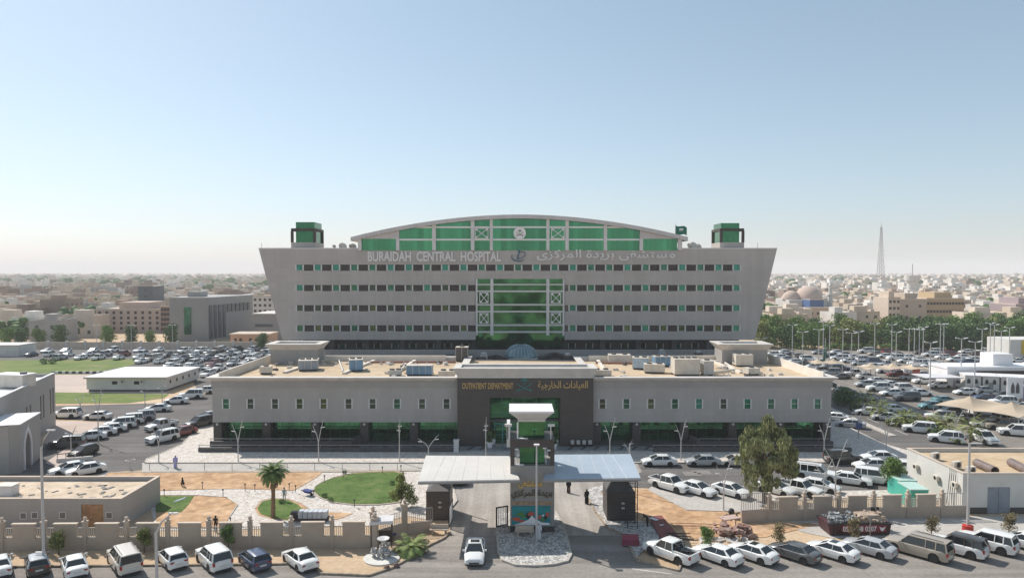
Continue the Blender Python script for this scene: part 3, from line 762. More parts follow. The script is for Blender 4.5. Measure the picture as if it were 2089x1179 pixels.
# glass dome on a drum
dcx, dY = XA(1063, 134, 715), 134.0; DR = 3.15; dz = ZA(727, dY)
dome = thing('glass_dome', 'blue ribbed glass dome on a low drum behind the portal', 'dome', (dcx, dY, 0))
MB().lathe([(DR+.5, 0),(DR+.5, dz-.1)], n=8).build('drum', M_cornice, dome)
b = MB(); b.lathe([(DR*math.cos(R(a)), dz-.1+DR*.78*math.sin(R(a))) for a in range(0, 89, 8)]+[(.01, dz-.1+DR*.78)], n=28)
b.build('dome_glass', mat('blue_dome_glass', (.13,.21,.235), .2, metal=.4, var=.15, scale=.5), dome)
b = MB()
for i in range(28):
    a = 2*math.pi*i/28
    b.tube([((DR+.03)*math.cos(R(e))*math.cos(a), (DR+.03)*math.cos(R(e))*math.sin(a), dz-.1+(DR*.78+.03)*math.sin(R(e))) for e in range(0, 90, 15)], .045, 4, cap=False)
b.build('dome_rib', mat('rib_metal', (.30,.42,.48), .4), dome)
LB = thing('link_building', 'low flat-roofed link between clinic and hospital, cluttered with ducts', 'building', (0, 130.5, 0))
MB().box(XA(650,135,720), XA(1480,135,720), 0, 8.9, 0, 8.9).build('wall', M_greyw, LB)
MB().box(XA(650,135,720), XA(1480,135,720), -.02, 8.8, 8.9, 9.0).build('roof', mat('brown_roof', (.16,.12,.10), .9, var=.2, scale=.3), LB)
# ------------------------------------------------------------------ gate
GY = 69.5
gx = lambda p, Y=GY, y=1000: XA(p, Y, y)
gate = thing('gate_tower', 'square entrance gate tower with dark frame, hipped white cap and artwork panel', 'gate', (0, GY, 0))
tx0, tx1 = gx(1041), gx(1131); tz1 = ZA(950, GY); zf = ZA(897, GY)
M_gate = panel_mat('gate_grey_stone', (.34,.32,.30), 1.2, .8, .88, .6, .03)
b = MB(); zs = 1.0+.5
MB().box(tx0-.02, tx1+.02, .2, 3.9, .16, ZA(1073, GY)).build('base', M_dark, gate)
zbb = ZA(1073, GY)
MB().box(tx0, tx1, 0, 4.1, zbb, tz1).build('shaft', M_gate, gate)
# open dark frame with the green glass lantern inside
b = MB(); pw = .42; z0, z1 = tz1, zf
for x in (tx0, tx1-pw):
    for y in (0, 3.7): b.box(x, x+pw, y, y+.4, z0, z1-.75)
b.box(tx0, tx1, 0, 4.1, z1-.75, z1)
b.build('frame', M_dark, gate)
gl0, gl1 = tx0+.95, tx1-.95
MB().box(gl0, gl1, .7, 3.3, z0+.02, z1-.76).build('lower_glass', M_dgreen, gate)
zc = ZA(864, GY)
MB().box(gl0-.1, gl1, 1.0, 3.2, z1+.01, zc).build('upper_glass', M_dgreen, gate)
MB().box(gl0-.2, gl1+.1, .9, 3.3, zc, zc+.22).build('cap_neck', M_cornice, gate)
b = MB(); b.frust((gl0-.15, gl1+.05, .95, 3.25), (tx0-.05, tx1-.15, .0, 3.95), zc+.22, zc+1.05); b.build('cap_flare', M_column, gate)
MB().box(tx0-.12, tx1-.05, -.06, 4.15, zc+1.05, zc+1.22).build('cap_roof', M_letter, gate)
b = MB()
for s in (0, 1):
    xx = gl0-.28 if s == 0 else gl1+.16
    b.tube([(xx,.7,z0+.1),(xx+(.12 if s==0 else -.12),.7,z0+1.2),(xx-.05,.7,z1-.8)], .05, 5)
b.box(gl0-.3, gl0-.15, .5, .65, z1, zc); b.box(gl0-.3, gl0+.8, .4, .7, z1, z1+.06); b.box(gl0-.5, gl0+.4, .2, .4, z0+.0, z0+.1)
b.build('strut', M_letter, gate)
MB().box(tx0-.35, tx0-.02, .3, 3.5, z1-.8, z1+1.3).build('side_screen', M_column, gate)
for sx in (tx0-.5, tx1-.6):
    MB().cbox((sx+.3, .3, z1+1.4), (.7,.3,.22)).box(sx+.2, sx+.3, .3, .4, z1, z1+1.3).build('floodlight', M_white, gate)
for sx, zz in ((tx0+.45, z0+1.6), (tx1-.75, z0+1.5), (tx1-1.15, z0+1.7)):
    MB().box(sx, sx+.35, -.1, .3, zz, zz+.14).build('floodlight', M_white, gate)
# signs
za, zb = ZA(981,GY), ZA(993,GY)
me = text_mesh(arabic([0xFEE3,0xFEB4,0xFE98,0xFEB8,0xFED4,0xFEF0]), gx(1106)-gx(1058), ZA(979,GY)-ZA(994,GY), .1, 'gold_lettering', mat('bright_gold', (.80,.52,.12), .35, metal=.2), bold=.018)
place('gold_lettering', me, gate, (gx(1058), -.08, ZA(994,GY)))
me = text_mesh(arabic([0xFE91,0xFEAE,0xFEF3,0xFEAA,0xFE93,32,0xFE8D,0xFEDF,0xFEE4,0xFEAE,0xFEDB,0xFEB0,0xFEF1]), gx(1127)-gx(1043), ZA(998,GY)-ZA(1018,GY), .1, 'dark_lettering', mat('bronze_lettering', (.10,.085,.06), .4, metal=.4), bold=.015)
place('dark_lettering', me, gate, (gx(1043), -.08, ZA(1017.5,GY)))
MB().box(gx(1043), gx(1127), -.06, -.003, ZA(1028,GY), ZA(1022.5,GY)).build('gold_band', mat('tan_band', (.34,.22,.13), .6, var=.4, scale=3), gate)
bx0, bx1, bz0, bz1 = gx(1045), gx(1122.5), ZA(1070,GY), ZA(1031.5,GY)
pan = MB().box(bx0, bx1, -.14, -.003, bz0, bz1).build('artwork_panel', mat('teal_panel', (.0,.22,.24), .5, var=.2, scale=.8), gate)
W_, H_ = bx1-bx0, bz1-bz0
def q(u, v): return (bx0+u*W_, bz0+v*H_)
MB().xz([q(.02,.02),q(.98,.02),q(.98,.13),q(.78,.16),q(.60,.34),q(.52,.52),q(.42,.30),q(.2,.12)], -.165, -.142).build('white_wave', M_letter, pan)
def blob(u, v, ru, rv, m, y, nm, n=9, seed=1):
    rr = random.Random(seed); b = MB()
    b.xz([q(u+ru*math.cos(2*math.pi*i/n)*rr.uniform(.6,1.1), v+rv*math.sin(2*math.pi*i/n)*rr.uniform(.6,1.1)) for i in range(n)], y, y+.02); b.build(nm, m, pan)
MR_, MG_, MK_ = mat('panel_red', (.50,.09,.05), .6), mat('panel_green', (.07,.20,.05), .6), mat('panel_black', (.02,.02,.02), .6)
blob(.41,.52,.06,.20,MK_,-.162,'dark_shape',seed=2); blob(.50,.62,.10,.14,MR_,-.20,'red_shape',seed=3); blob(.12,.33,.13,.13,MR_,-.18,'red_shape',seed=4)
blob(.26,.24,.10,.08,MR_,-.185,'red_shape',seed=8); blob(.22,.58,.11,.14,MG_,-.18,'green_shape',seed=5); blob(.30,.46,.08,.1,MG_,-.162,'green_shape',seed=6)
blob(.72,.44,.06,.13,MR_,-.18,'red_shape',seed=7); blob(.93,.56,.06,.2,MR_,-.18,'red_shape',seed=9); blob(.80,.28,.07,.1,MG_,-.185,'green_shape',seed=10); blob(.88,.42,.05,.12,MK_,-.19,'dark_shape',seed=12)
blob(.81,.53,.04,.06,M_letter,-.182,'white_shape',seed=13)
# canopies either side
def canopy(nm, lab, pts_px, zc_, mt):
    P = [G(*p, zc_) for p in pts_px]
    c = Vector((sum(p[0] for p in P)/4, sum(p[1] for p in P)/4, 0))
    t = thing(nm, lab, 'canopy', (c.x, c.y, 0))
    Q = [(p[0]-c.x, p[1]-c.y) for p in P]
    zs_ = [zc_-.25, zc_-.25, zc_+.12, zc_+.12]
    b = MB()
    b.add([(*Q[i], zs_[i]) for i in range(4)]+[(*Q[i], zs_[i]-.3) for i in range(4)],
          [(0,1,2,3),(7,6,5,4),(0,4,5,1),(1,5,6,2),(2,6,7,3),(3,7,4,0)])
    b.build('canopy_roof', mt, t)
    MB().tube([(Q[0][0],Q[0][1]-.06,zc_-.42),(Q[1][0],Q[1][1]-.06,zc_-.42)], .13, 6).build('gutter', M_corn2, t)
    b = MB(); L_ = Q[1][0]-Q[0][0]
    for i in range(1, 7): xx = Q[0][0]+L_*i/7; b.tube([(xx,Q[0][1]+.1,zc_-.24),(xx*.86,Q[3][1]-.2,zc_+.125)], .016, 4)
    b.build('roof_seam', M_column, t)
    return t, c
CZ = 6.2
M_canL = panel_mat('cream_roof_sheet', (.80,.76,.70), 1.9, 40, .93, .45, .02, axis='XY')
M_canR = panel_mat('white_roof_sheet', (.50,.58,.66), 1.4, 40, .93, .35, .02, axis='XY')
tl, cl = canopy('gate_canopy', 'cream flat canopy over the left gate lane', [(853,976),(1060,972),(1039,932),(869,931)], CZ, M_canL)
tr, cr = canopy('gate_canopy', 'pale blue-white flat canopy over the right gate lane', [(1108,972),(1307,969),(1286,928),(1131,929)], CZ, M_canR)
for t, c, px, n in ((tl, cl, 897, 'L'), (tr, cr, 1262, 'R')):
    x, y = G(px, 1050 if n == 'L' else 1052)
    x, y = x-c.x, y-c.y
    MB().box(x-.45, x+.45, y, y+1.0, 2.5, CZ-.75).build('column', M_dark, t)
    b = MB(); b.frust((x-.5, x+.5, y-.05, y+1.05), (x-.95, x+.95, y-.3, y+1.4), CZ-.75, CZ-.4); b.build('column_head', M_column, t)
    w_ = 1.25 if n == 'L' else 1.45
    y0 = y-1.6
    MB().box(x-w_, x+w_, y0, y+1.8, 0, 3.05).build('column_base', M_dark, t)
    b = MB(); b.frust((x-w_, x+w_, y0, y+1.8), (x-.6, x+.6, y-.2, y+1.2), 3.05, 3.45 if n == 'L' else 4.2); b.build('column_shoulder', M_darkgrey, t)
    for dz_ in (1.4, 1.9):
        b = MB(); b.ball((x+.2, y0-.05, dz_), .13, 7, 4, (1.6,.5,.8)); b.build('wall_ornament', M_metalw, t)
# thin posts at canopy rear
for px, py in ((917, 1037), (1044+0, 1040), (1240, 1030), (1284, 1005)):
    x, y = G(px, py)
    t_, c_ = (tl, cl) if px < 1100 else (tr, cr)
    MB().tube([(x-c_.x, y-c_.y, 0), (x-c_.x, y-c_.y, CZ-.4)], .08, 6).build('post', M_metalw, t_)
# swing gates
def bars(b, x0, x1, y0, y1, z0, z1, step=.16, r=.018):
    L = math.hypot(x1-x0, y1-y0); n = max(2, int(L/step)); a = math.atan2(y1-y0, x1-x0)
    for i in range(n+1):
        t = i/n; b.cbox((x0+(x1-x0)*t, y0+(y1-y0)*t, (z0+z1)/2), (r*2, r*2, z1-z0), a)
    for z in (z0, z1): b.cbox(((x0+x1)/2, (y0+y1)/2, z), (L, .06, .06), a)
    return b
def swing(px0, py0, px1, py1, lab, m=None, h=2.0):
    A, B = G(px0, py0), G(px1, py1)
    t = thing('metal_gate', lab, 'gate', (A[0], A[1], 0))
    x1, y1 = B[0]-A[0], B[1]-A[1]; a = math.atan2(y1, x1); L = math.hypot(x1, y1)
    bars(MB(), 0, x1, 0, y1, .3, h+.1, .19, .03).build('bar_panel', M_letter, t)
    b = MB()
    for t_ in (0, 1): b.cbox((x1*t_, y1*t_, h/2+.15), (.12,.12,h+.1), a)
    b.cbox((x1/2, y1/2, .25), (L,.1,.1), a); b.cbox((x1/2, y1/2, h+.15), (L,.1,.1), a)
    b.build('gate_frame', m or M_black, t)
swing(1013, 1078, 1035, 1074, 'open barred gate leaf beside the left side of the artwork panel')
swing(916, 1078, 923, 1060, 'open barred gate leaf against the dark left gate pier')
# flagpole in front of the tower
x, y = G(1094.5, 1107)
t = thing('light_pole', 'tall bare pale pole standing on the gate island before the artwork', 'pole', (x, y, .16))
zt = at(1095, 906, y)[1]
MB().tube([(0,0,0),(0,0,zt-.2)], .115, 10, .075).build('pole', M_metalw, t)
MB().box(-.26,.26,-.2,.2,zt-.25,zt-.14).build('pole_cap', M_letter, t)

# ------------------------------------------------------------------ benches
def make_bench(label, loc, rz=0, sc=1):
    t = thing('stone_bench', label, 'bench', loc, rz)
    MB().box(-.95,.95,-.22,.25,.42,.52).build('seat', M_beige2, t)
    MB().box(-.9,.9,.2,.3,.52,.92).build('backrest', M_beige2, t)
    for s in (-1, 1): MB().box(s*.65-.1, s*.65+.1, -.18,.2,0,.42).build('leg', M_beige, t)
    return t
for px, py, lab, z in ((717,1116,'stone bench against the perimeter wall near the left guard shelter',0), (857,1082,'stone bench under the railing, left of the dark gate pier',0),
                    (896,1089,'stone bench directly in front of the dark left gate pier',0), (1070,1092,'stone bench under the artwork panel on the gate island',.16)):
    x, y = G(px, py, z); make_bench(lab, (x, y, z), 0)

# ------------------------------------------------------------------ perimeter walls
M_grille = mat('cream_grille', (.52,.48,.42), .6)
def wall_run(t, A, B, n, start_pillar=True, hw=1.15, hp=2.45, hpil=2.65, ball=True, lean=True):
    """n modules from A to B; pillar | grille | raised panel | grille"""
    A = Vector(A); B = Vector(B); L = (B-A).length; mL = L/n; a = math.atan2(B.y-A.y, B.x-A.x)
    def P(s, z): 
        p = A+(B-A)*(s/L); return (p.x, p.y, z)
    MBb = MB(); MBb.cbox(P(L/2, hw/2), (L, .22, hw), a); MBb.build('low_wall', M_beige, t)
    for i in range(n+1):
        s = i*mL
        po = MB().cbox(P(s, hpil/2), (.36,.40,hpil), a).build('pillar', M_beige, t)
        if ball:
            p = P(s, hpil)
            MB().cbox((p[0],p[1],p[2]+.05),(.46,.5,.1), a).build('pillar_cap', M_beige2, po)
            MB().lathe([(.09,0),(.16,.08),(.2,.2),(.15,.34),(.05,.4)], (p[0],p[1],p[2]+.1), 8).build('finial', M_beige2, po)
        if i == n: break
        pa, pb = s+mL*.26, s+mL*.80
        MB().cbox(P((pa+pb)/2, (hw+hp)/2), (pb-pa,.24,hp-hw), a).build('wall_panel', M_beige, t)
        MB().cbox(P((pa+pb)/2, hp+.05), (pb-pa+.16,.36,.1), a).build('panel_cap', M_beige2, t)
        for u, v in ((s+.2, pa), (pb, s+mL-.2)):
            p0, p1 = P(u, 0), P(v, 0)
            bars(MB(), p0[0], p1[0], p0[1], p1[1], hw+.05, hp-.35, .17, .026).build('grille', M_grille, t)
A, B = G(5-84.5, 1123), G(761, 1117)
t = thing('perimeter_wall', 'long beige perimeter wall with ball-topped pillars and grilles behind the left parked cars', 'wall', (0,0,0))
wall_run(t, A, B, 10)
t = thing('perimeter_wall', 'beige wall piece with railing between the guard shelter and dark gate pier', 'wall', (0,0,0))
A, B = G(761, 1110), G(826, 1090); C = G(882, 1083)
for p, q_, hh in ((A, B, 1.2), (B, C, 1.0)):
    L = math.hypot(q_[0]-p[0], q_[1]-p[1]); a = math.atan2(q_[1]-p[1], q_[0]-p[0])
    MB().cbox(((p[0]+q_[0])/2, (p[1]+q_[1])/2, hh/2), (L,.22,hh), a).build('low_wall', M_beige, t)
    bars(MB(), p[0], q_[0], p[1], q_[1], hh+.05, 2.4, .2, .022).build('railing', M_grille if hh > 1.1 else M_rail, t)
for p, h in ((A, 3.1), (B, 3.0), (G(765,1117), 2.8)):
    po = MB().box(p[0]-.25, p[0]+.25, p[1]-.25, p[1]+.25, 0, h).build('pillar', M_beige, t)
    MB().box(p[0]-.33, p[0]+.33, p[1]-.33, p[1]+.33, h, h+.14).lathe([(.1,0),(.2,.12),(.18,.34),(.05,.45)], (p[0],p[1],h+.14), 8).build('finial', M_beige2, po)
EW = (G(1512,1066), G(1977,1054))
t = thing('perimeter_wall', 'long beige perimeter wall with pillars and grilles beyond the dumpster and concrete pad', 'wall', (0,0,0))
p0 = G(1569, 1062); p1 = G(1921, 1055)
wall_run(t, p0, p1, 5, hpil=2.55)
pa, pb = G(1512, 1066), p0
L = math.hypot(pb[0]-pa[0], pb[1]-pa[1]); a = math.atan2(pb[1]-pa[1], pb[0]-pa[0])
MB().cbox(((pa[0]+pb[0])/2,(pa[1]+pb[1])/2,.6),(L,.22,1.2),a).build('low_wall', M_beige, t)
bars(MB(), pa[0], pb[0]-.2, pa[1], pb[1], 1.25, 3.0, .2, .022).build('railing', M_rail, t)
pa, pb = p1, G(1977, 1054)
L = math.hypot(pb[0]-pa[0], pb[1]-pa[1]); a = math.atan2(pb[1]-pa[1], pb[0]-pa[0])
MB().cbox(((pa[0]+pb[0])/2,(pa[1]+pb[1])/2,.6),(L,.22,1.2),a).build('low_wall', M_beige, t)
bars(MB(), pa[0]+.2, pb[0], pa[1], pb[1], 1.25, 2.6, .2, .02).build('railing', M_metalw, t)
# railing along the garden service road
t = thing('garden_railing', 'long low metal railing between the garden and the clinic pavement', 'railing', (0,0,0))
xa, ya = G(305, 959); xb, _ = G(822, 959)
b = MB(); b.box(xa, xb, ya-.02, ya+.02, .95, 1.0)
b.build('rail', M_rail, t)
x = xa
while x < xb:
    MB().box(x-.03, x+.03, ya-.03, ya+.03, 0, 1.0).build('post', M_rail, t); x += 3.6

# ------------------------------------------------------------------ left guard building, right service building
def ac_unit(label, loc, rz=0, s=1, group=None, wall=False, m=None):
    t = thing('air_conditioner', label, 'air conditioner', loc, rz, group)
    MB().box(-.45*s,.45*s,-.18*s,.18*s,.05,.65*s).build('casing', m or M_acw, t)
    b = MB(); b.lathe([(.24*s,0),(.24*s,.02)], n=14)
    for i, v in enumerate(b.v): b.v[i] = (v[0]+.08*s, -.18*s-.005-v[2], .35*s+v[1])
    b.build('fan_grille', M_black, t)
    return t
gb = thing('guard_building', 'low grey flat-roofed building with a tan roof and wooden door, left foreground', 'building', (0,0,0))
bx, by0, by1 = -39.5, 71.1, 79.0; bh = 3.0; xw = -62
b = MB()
dX0, dX1 = XA(166, by0, 1060), XA(211, by0, 1060)
b.box(xw, dX0, by0, by0+.25, 0, bh-.0); b.box(dX1, bx, by0, by0+.25, 0, bh); b.box(dX0, dX1, by0, by0+.25, 2.45, bh)
b.box(xw, bx-.26, by1-.25, by1, 0, bh); b.box(bx-.25, bx, by0+.26, by1-.0, 0, bh)
b.build('wall', M_greyw, gb)
MB().box(xw, bx-.26, by0+.26, by1-.26, bh-.55, bh-.42).build('roof', ground_mat('dusty_roof', [(.46,.36,.26),(.60,.48,.36),(.70,.58,.45)], .5, fine=1.2), gb)
b = MB(); b.box(xw, bx+.05, by0-.05, by0+.3, bh, bh+.07); b.box(xw, bx+.05, by1-.3, by1+.05, bh, bh+.07); b.box(bx-.3, bx+.05, by0+.31, by1-.31, bh, bh+.07)
b.build('parapet_cap', M_beige2, gb)
d = MB().box(dX0, dX1, by0+.1, by0+.18, 0, 2.45).build('door', mat('wooden_door', (.34,.19,.09), .6, var=.3, scale=2), gb)
for px in (48, 71, 128, 223):
    x = XA(px, by0, 1050); z = ZA(1050.5 if px > 60 else 1051.5, by0)
    o = MB().box(x-.28, x+.28, by0-.03, by0-.003, z-.28, z+.28).build('window', mat('dull_glass', (.12,.13,.13), .2), gb)
    MB().box(x-.34, x-.28, by0-.05, by0-.003, z-.34, z+.34).box(x+.28, x+.34, by0-.05, by0-.003, z-.34, z+.34).box(x-.28, x+.28, by0-.05, by0-.003, z+.28, z+.34).box(x-.28, x+.28, by0-.05, by0-.003, z-.34, z-.28).build('frame', M_column, o)
x, y = G(16, 1008, bh-.4)
t = thing('roof_hatch', 'small pale box hatch on the guard building roof corner', 'roof hatch', (x, y, bh-.42))
MB().box(-.8,.8,-.6,.6,0,1.0).build('box', M_column, t); MB().box(-.9,.9,-.7,.7,1.0,1.1).build('lid', M_cornice, t)
random.seed(21)
for i in range(34):
    px, py = random.uniform(25, 265), random.uniform(990, 1018)
    if px > 240+ (1022-py)*1.4: continue
    x, y = G(px, py, bh-.42)
    s = random.uniform(.1, .4)
    o = MB().cbox((0,0,.03), (s*random.uniform(1,3), s, .06), random.uniform(0,3)).build('roof_offcut', M_darkgrey, None, (x, y, bh-.42))
    tag(o, 'flat dark offcut lying on the tan guard building roof', 'offcut', 'scraps on the guard building roof')
# right service building
rb = thing('service_building', 'white service building with grey double door and tan roof, right foreground', 'building', (0,0,0))
sx0, sy0, sy1, sh = 48.3, 75.4, 86.2, 4.35; sx1 = 78
b = MB()
dx0, dx1 = XA(2014, sy0, 1030), XA(2060, sy0, 1030); dz1 = ZA(993, sy0)
b.box(sx0, dx0, sy0, sy0+.25, 0, sh); b.box(dx1, sx1, sy0, sy0+.25, 0, sh); b.box(dx0, dx1, sy0, sy0+.25, dz1, sh)
b.box(sx0, sx0+.25, sy0+.26, sy1-.26, 0, sh); b.box(sx0, sx1, sy1-.25, sy1, 0, sh)
b.build('wall', M_whitew, rb)
zb1 = ZA(1034.5, sy0)
MB().box(sx0+.05, dx0-.02, sy0-.04, sy0-.003, 0, zb1).box(dx1+.02, sx1, sy0-.04, sy0-.003, 0, zb1).build('base_band', M_dark, rb)
MB().box(sx0+.26, sx1, sy0+.26, sy1-.26, sh-.5, sh-.35).build('roof', ground_mat('tan_roof', [(.46,.34,.21),(.53,.40,.26),(.58,.44,.30)], .2, fine=1.2), rb)
b = MB(); b.box(sx0-.06, sx1, sy0-.06, sy0+.3, sh, sh+.08); b.box(sx0-.06, sx1, sy1-.3, sy1+.06, sh, sh+.08); b.box(sx0-.06, sx0+.3, sy0+.31, sy1-.31, sh, sh+.08)
b.build('parapet_cap', M_beige2, rb)
for i in (0, 1):
    xa = dx0+(dx1-dx0)*i/2
    MB().box(xa+.02, xa+(dx1-dx0)/2-.02, sy0+.05, sy0+.12, .05, dz1).build('door', mat('grey_blue_door', (.22,.25,.29), .5, var=.1, scale=1), rb)
for i, (px, py) in enumerate(((1867,951),(1909,974),(1947,988))):
    # units hung on the lit side wall
    d = _ray(px, py); tt = (sx0-.28)/d[0]; x, y, z = d[0]*tt, d[1]*tt, CH+d[2]*tt
    ac_unit(('rearmost','middle','front')[i]+' air conditioner hung on the sunlit side wall of the white service building', (x, y, z-.3), R(-90), .9)
for i, (px, py) in enumerate(((1902,938),(1945,956),(1974,967))):
    x, y = G(px, py, sh-.35)
    ac_unit(('rearmost','middle','front')[i]+' air conditioner standing on the roof edge of the white service building', (x+.3, y, sh-.3), R(20), 1.25)
for i, (p, q_) in enumerate((((1992,945),(2030,962)), ((2062,944),(2105,966)))):
    A, B = G(*p, sh), G(*q_, sh)
    o = MB(); n = 14
    dv = Vector((B[0]-A[0], B[1]-A[1], 0)); L = dv.length
    prof = [(.46,0),(.46,L),(.38,L),(.38,.02)]
    o.lathe(prof, n=16)
    o.v = [(v[2], v[0], v[1]+.1) for v in o.v]
    o = o.build('drum_pipe', mat('brown_pipe', (.16,.12,.11), .6, var=.25, scale=1.2), None, (A[0], A[1], sh), math.atan2(dv.y, dv.x), smooth=True)
    tag(o, ('thick brown pipe lying on the tan service roof, nearer the front-left corner', 'thick brown pipe lying on the tan service roof at the right picture edge')[i], 'pipe')
for k, px in enumerate((1955, 1960, 1964, 1968)):
    d = _ray(px, 965); y = sy0+1.2+k*.35
    o = MB().tube([(0,0,sh-.1),(-.12,-.2,sh-.6),(-.12,0,2.2),(-.14,.1*k,.2)], .035, 5).build('cable', M_black, None, (sx0-.02, y, 0))
    tag(o, 'black cable hanging down the front corner of the white service building', 'cable', 'cables on the service building')
# ------------------------------------------------------------------ mosque-like building at far left
mb_ = thing('arched_building', 'tall plain grey building with a pointed arch porch at the left edge', 'building', (0,0,0))
A = Vector((-76.9,119)); B = Vector((-69.2, 95.4)); dv = (B-A).normalized(); nv = Vector((dv.y, -dv.x))  # nv: outward?
if nv.x < 0: nv = -nv
H1 = 8.85
C_ = A-nv*26; D_ = B-nv*26+dv*0
def quad(b, pts, z0, z1): b.prism(pts, z0, z1)
b = MB(); E = B+dv*2
P4 = [tuple(A), tuple(E), tuple(E-nv*26), tuple(A-nv*26)]
ar = sum(P4[i][0]*P4[(i+1)%4][1]-P4[(i+1)%4][0]*P4[i][1] for i in range(4))
if ar < 0: P4 = P4[::-1]
b.prism(P4, 0, H1-.6); b.build('wall', M_greyw, mb_)
b = MB()
def strip(b, p, q_, w_, z0, z1):
    L = (q_-p).length; c = (p+q_)/2; b.cbox((c.x, c.y, (z0+z1)/2), (L, w_, z1-z0), math.atan2((q_-p).y, (q_-p).x))
strip(b, A-nv*.15, E-nv*.15, .3, H1-.6, H1); strip(b, A-nv*.3+dv*.15, A-nv*26+dv*.15, .3, H1-.6, H1)
b.build('parapet', M_greyw, mb_)
b = MB(); strip(b, A-nv*.15, E-nv*.15, .36, H1, H1+.12); b.build('parapet_cap', M_letter, mb_)
MB().prism([( (Vector(p)-(Vector(p)-Vector(A+E)/2+nv*13)*.04).x, (Vector(p)-(Vector(p)-Vector(A+E)/2+nv*13)*.04).y) for p in P4], H1-.6, H1-.5).build('roof', M_letter, mb_)
for s, za, zb in ((1.2,2.5,6.6),(2.6,2.5,6.6),(6.2,2.6,6.3),(7.6,2.6,6.3),(12.5,3.6,5.8),(14.2,3.6,5.8)):
    p = A+dv*s+nv*.01
    MB().cbox((p.x, p.y, (za+zb)/2), (.42,.12,zb-za), math.atan2(dv.y, dv.x)).build('window', mat('slot_glass', (.10,.105,.11), .3), mb_)
# porch
q0 = Vector(G(42, 965)); q1 = q0-dv*8.2; ph = 6.25
P4 = [tuple(q0), tuple(q1), tuple(q1-nv*16), tuple(q0-nv*16)]
ar = sum(P4[i][0]*P4[(i+1)%4][1]-P4[(i+1)%4][0]*P4[i][1] for i in range(4))
if ar < 0: P4 = P4[::-1]
porch = MB().prism([tuple(q0-nv*1.2), tuple(q0-nv*16), tuple(q1-nv*16), tuple(q1-nv*1.2)][::1] if True else P4, 0, ph-.1).build('porch', M_greyw, mb_)
# arched face, built as a slab with a pointed opening
pts = [(0,0),(1.6,0),(1.6,2.8)]
for i in range(9):
    t = i/8; pts.append((1.6+1.5*(t), 2.8+1.9*math.sin(t*math.pi/2)**.8*1.0))
pts = [(0,0),(1.7,0),(1.7,2.9),(1.85,3.6),(2.2,4.25),(2.85,4.9),(3.5,4.25),(3.85,3.6),(4.0,2.9),(4.0,0),(8.2,0),(8.2,ph),(0,ph)]
b = MB(); b.xz(pts, 0, 1.18)
a = math.atan2(-dv.y, -dv.x)
# local x runs along -dv, local -y must face outward (nv)
b.build('arch_wall', M_greyw, porch, (q0.x, q0.y, 0), a)
b = MB(); b.xz([(1.7,.0),(4.0,.0),(4.0,2.9),(3.85,3.6),(3.5,4.25),(2.85,4.9),(2.2,4.25),(1.85,3.6),(1.7,2.9)], .7, .8)
b.build('arch_door', mat('red_brown_door', (.17,.055,.035), .6, var=.3, scale=.8), porch, (q0.x, q0.y, 0), a)
b = MB(); b.xz([(1.7,0),(1.2,0),(1.2,3.1),(1.5,4.0),(2.0,4.8),(2.85,5.6),(3.7,4.8),(4.2,4.0),(4.5,3.1),(4.5,0),(4.0,0),(4.0,2.9),(3.85,3.6),(3.5,4.25),(2.85,4.9),(2.2,4.25),(1.85,3.6),(1.7,2.9)][::-1], -.12, -.003)
b.build('arch_surround', M_column, porch, (q0.x, q0.y, 0), a)
b = MB(); b.prism([tuple(q0+nv*.1+dv*.1), tuple(q0-nv*16.1+dv*.1), tuple(q1-nv*16.1), tuple(q1+nv*.1)], ph+.003, ph+.12); b.build('porch_roof', M_letter, porch)
x, y = G(30, 790, H1-.5)
t = thing('rooftop_unit', 'large cream rooftop unit on the grey arched building', 'air conditioner', (x, y, H1-.5), R(-10))
MB().box(-2.6,2.6,-1.2,1.2,.2,2.0).build('casing', M_acw, t); MB().box(-2.7,2.7,-1.3,1.3,2.0,2.12).build('lid', M_letter, t); MB().lathe([(.5,0),(.5,.3)], (1.6,0,2.1), 12).build('fan', M_darkgrey, t)
# ------------------------------------------------------------------ white low building (left, mid distance)
wh = thing('prefab_building', 'long white flat-roofed prefabricated building between the two lawns', 'building', (0,0,0))
wx0, wx1, wy0, wy1, wz = -91.8, -74.6, 152.6, 168.5, 2.95
MB().box(wx0, wx1, wy0, wy1, .45, wz).build('wall', M_whitew, wh)
MB().box(wx0+.3, wx1-.3, wy0+.3, wy1-.3, 0, .45).build('base', M_darkgrey, wh)
MB().box(wx0-.4, wx1+.3, wy0-.4, wy1+.3, wz, wz+.28).build('roof', M_letter, wh)
MB().box(wx0-.42, wx1+.32, wy0-.44, wy0-.403, wz-.12, wz+.2).build('fascia', M_beige2, wh)
for px in (232, 236, 277, 281):
    x = XA(px, wy0, 785); MB().box(x-.35, x+.35, wy0-.06, wy0-.003, 1.6, 2.3).build('window', M_black, wh)
for k in range(5):
    y = wy0+1.5+k*3; MB().box(wx1+.003, wx1+.06, y, y+.6, 1.6, 2.3).build('window', M_black, wh)
for k, px in enumerate((250, 290)):
    ac_unit('small air conditioner on the '+('left','right')[k]+' part of the white prefab front wall', (XA(px, wy0, 785), wy0-.25, 1.9), 0, .9)
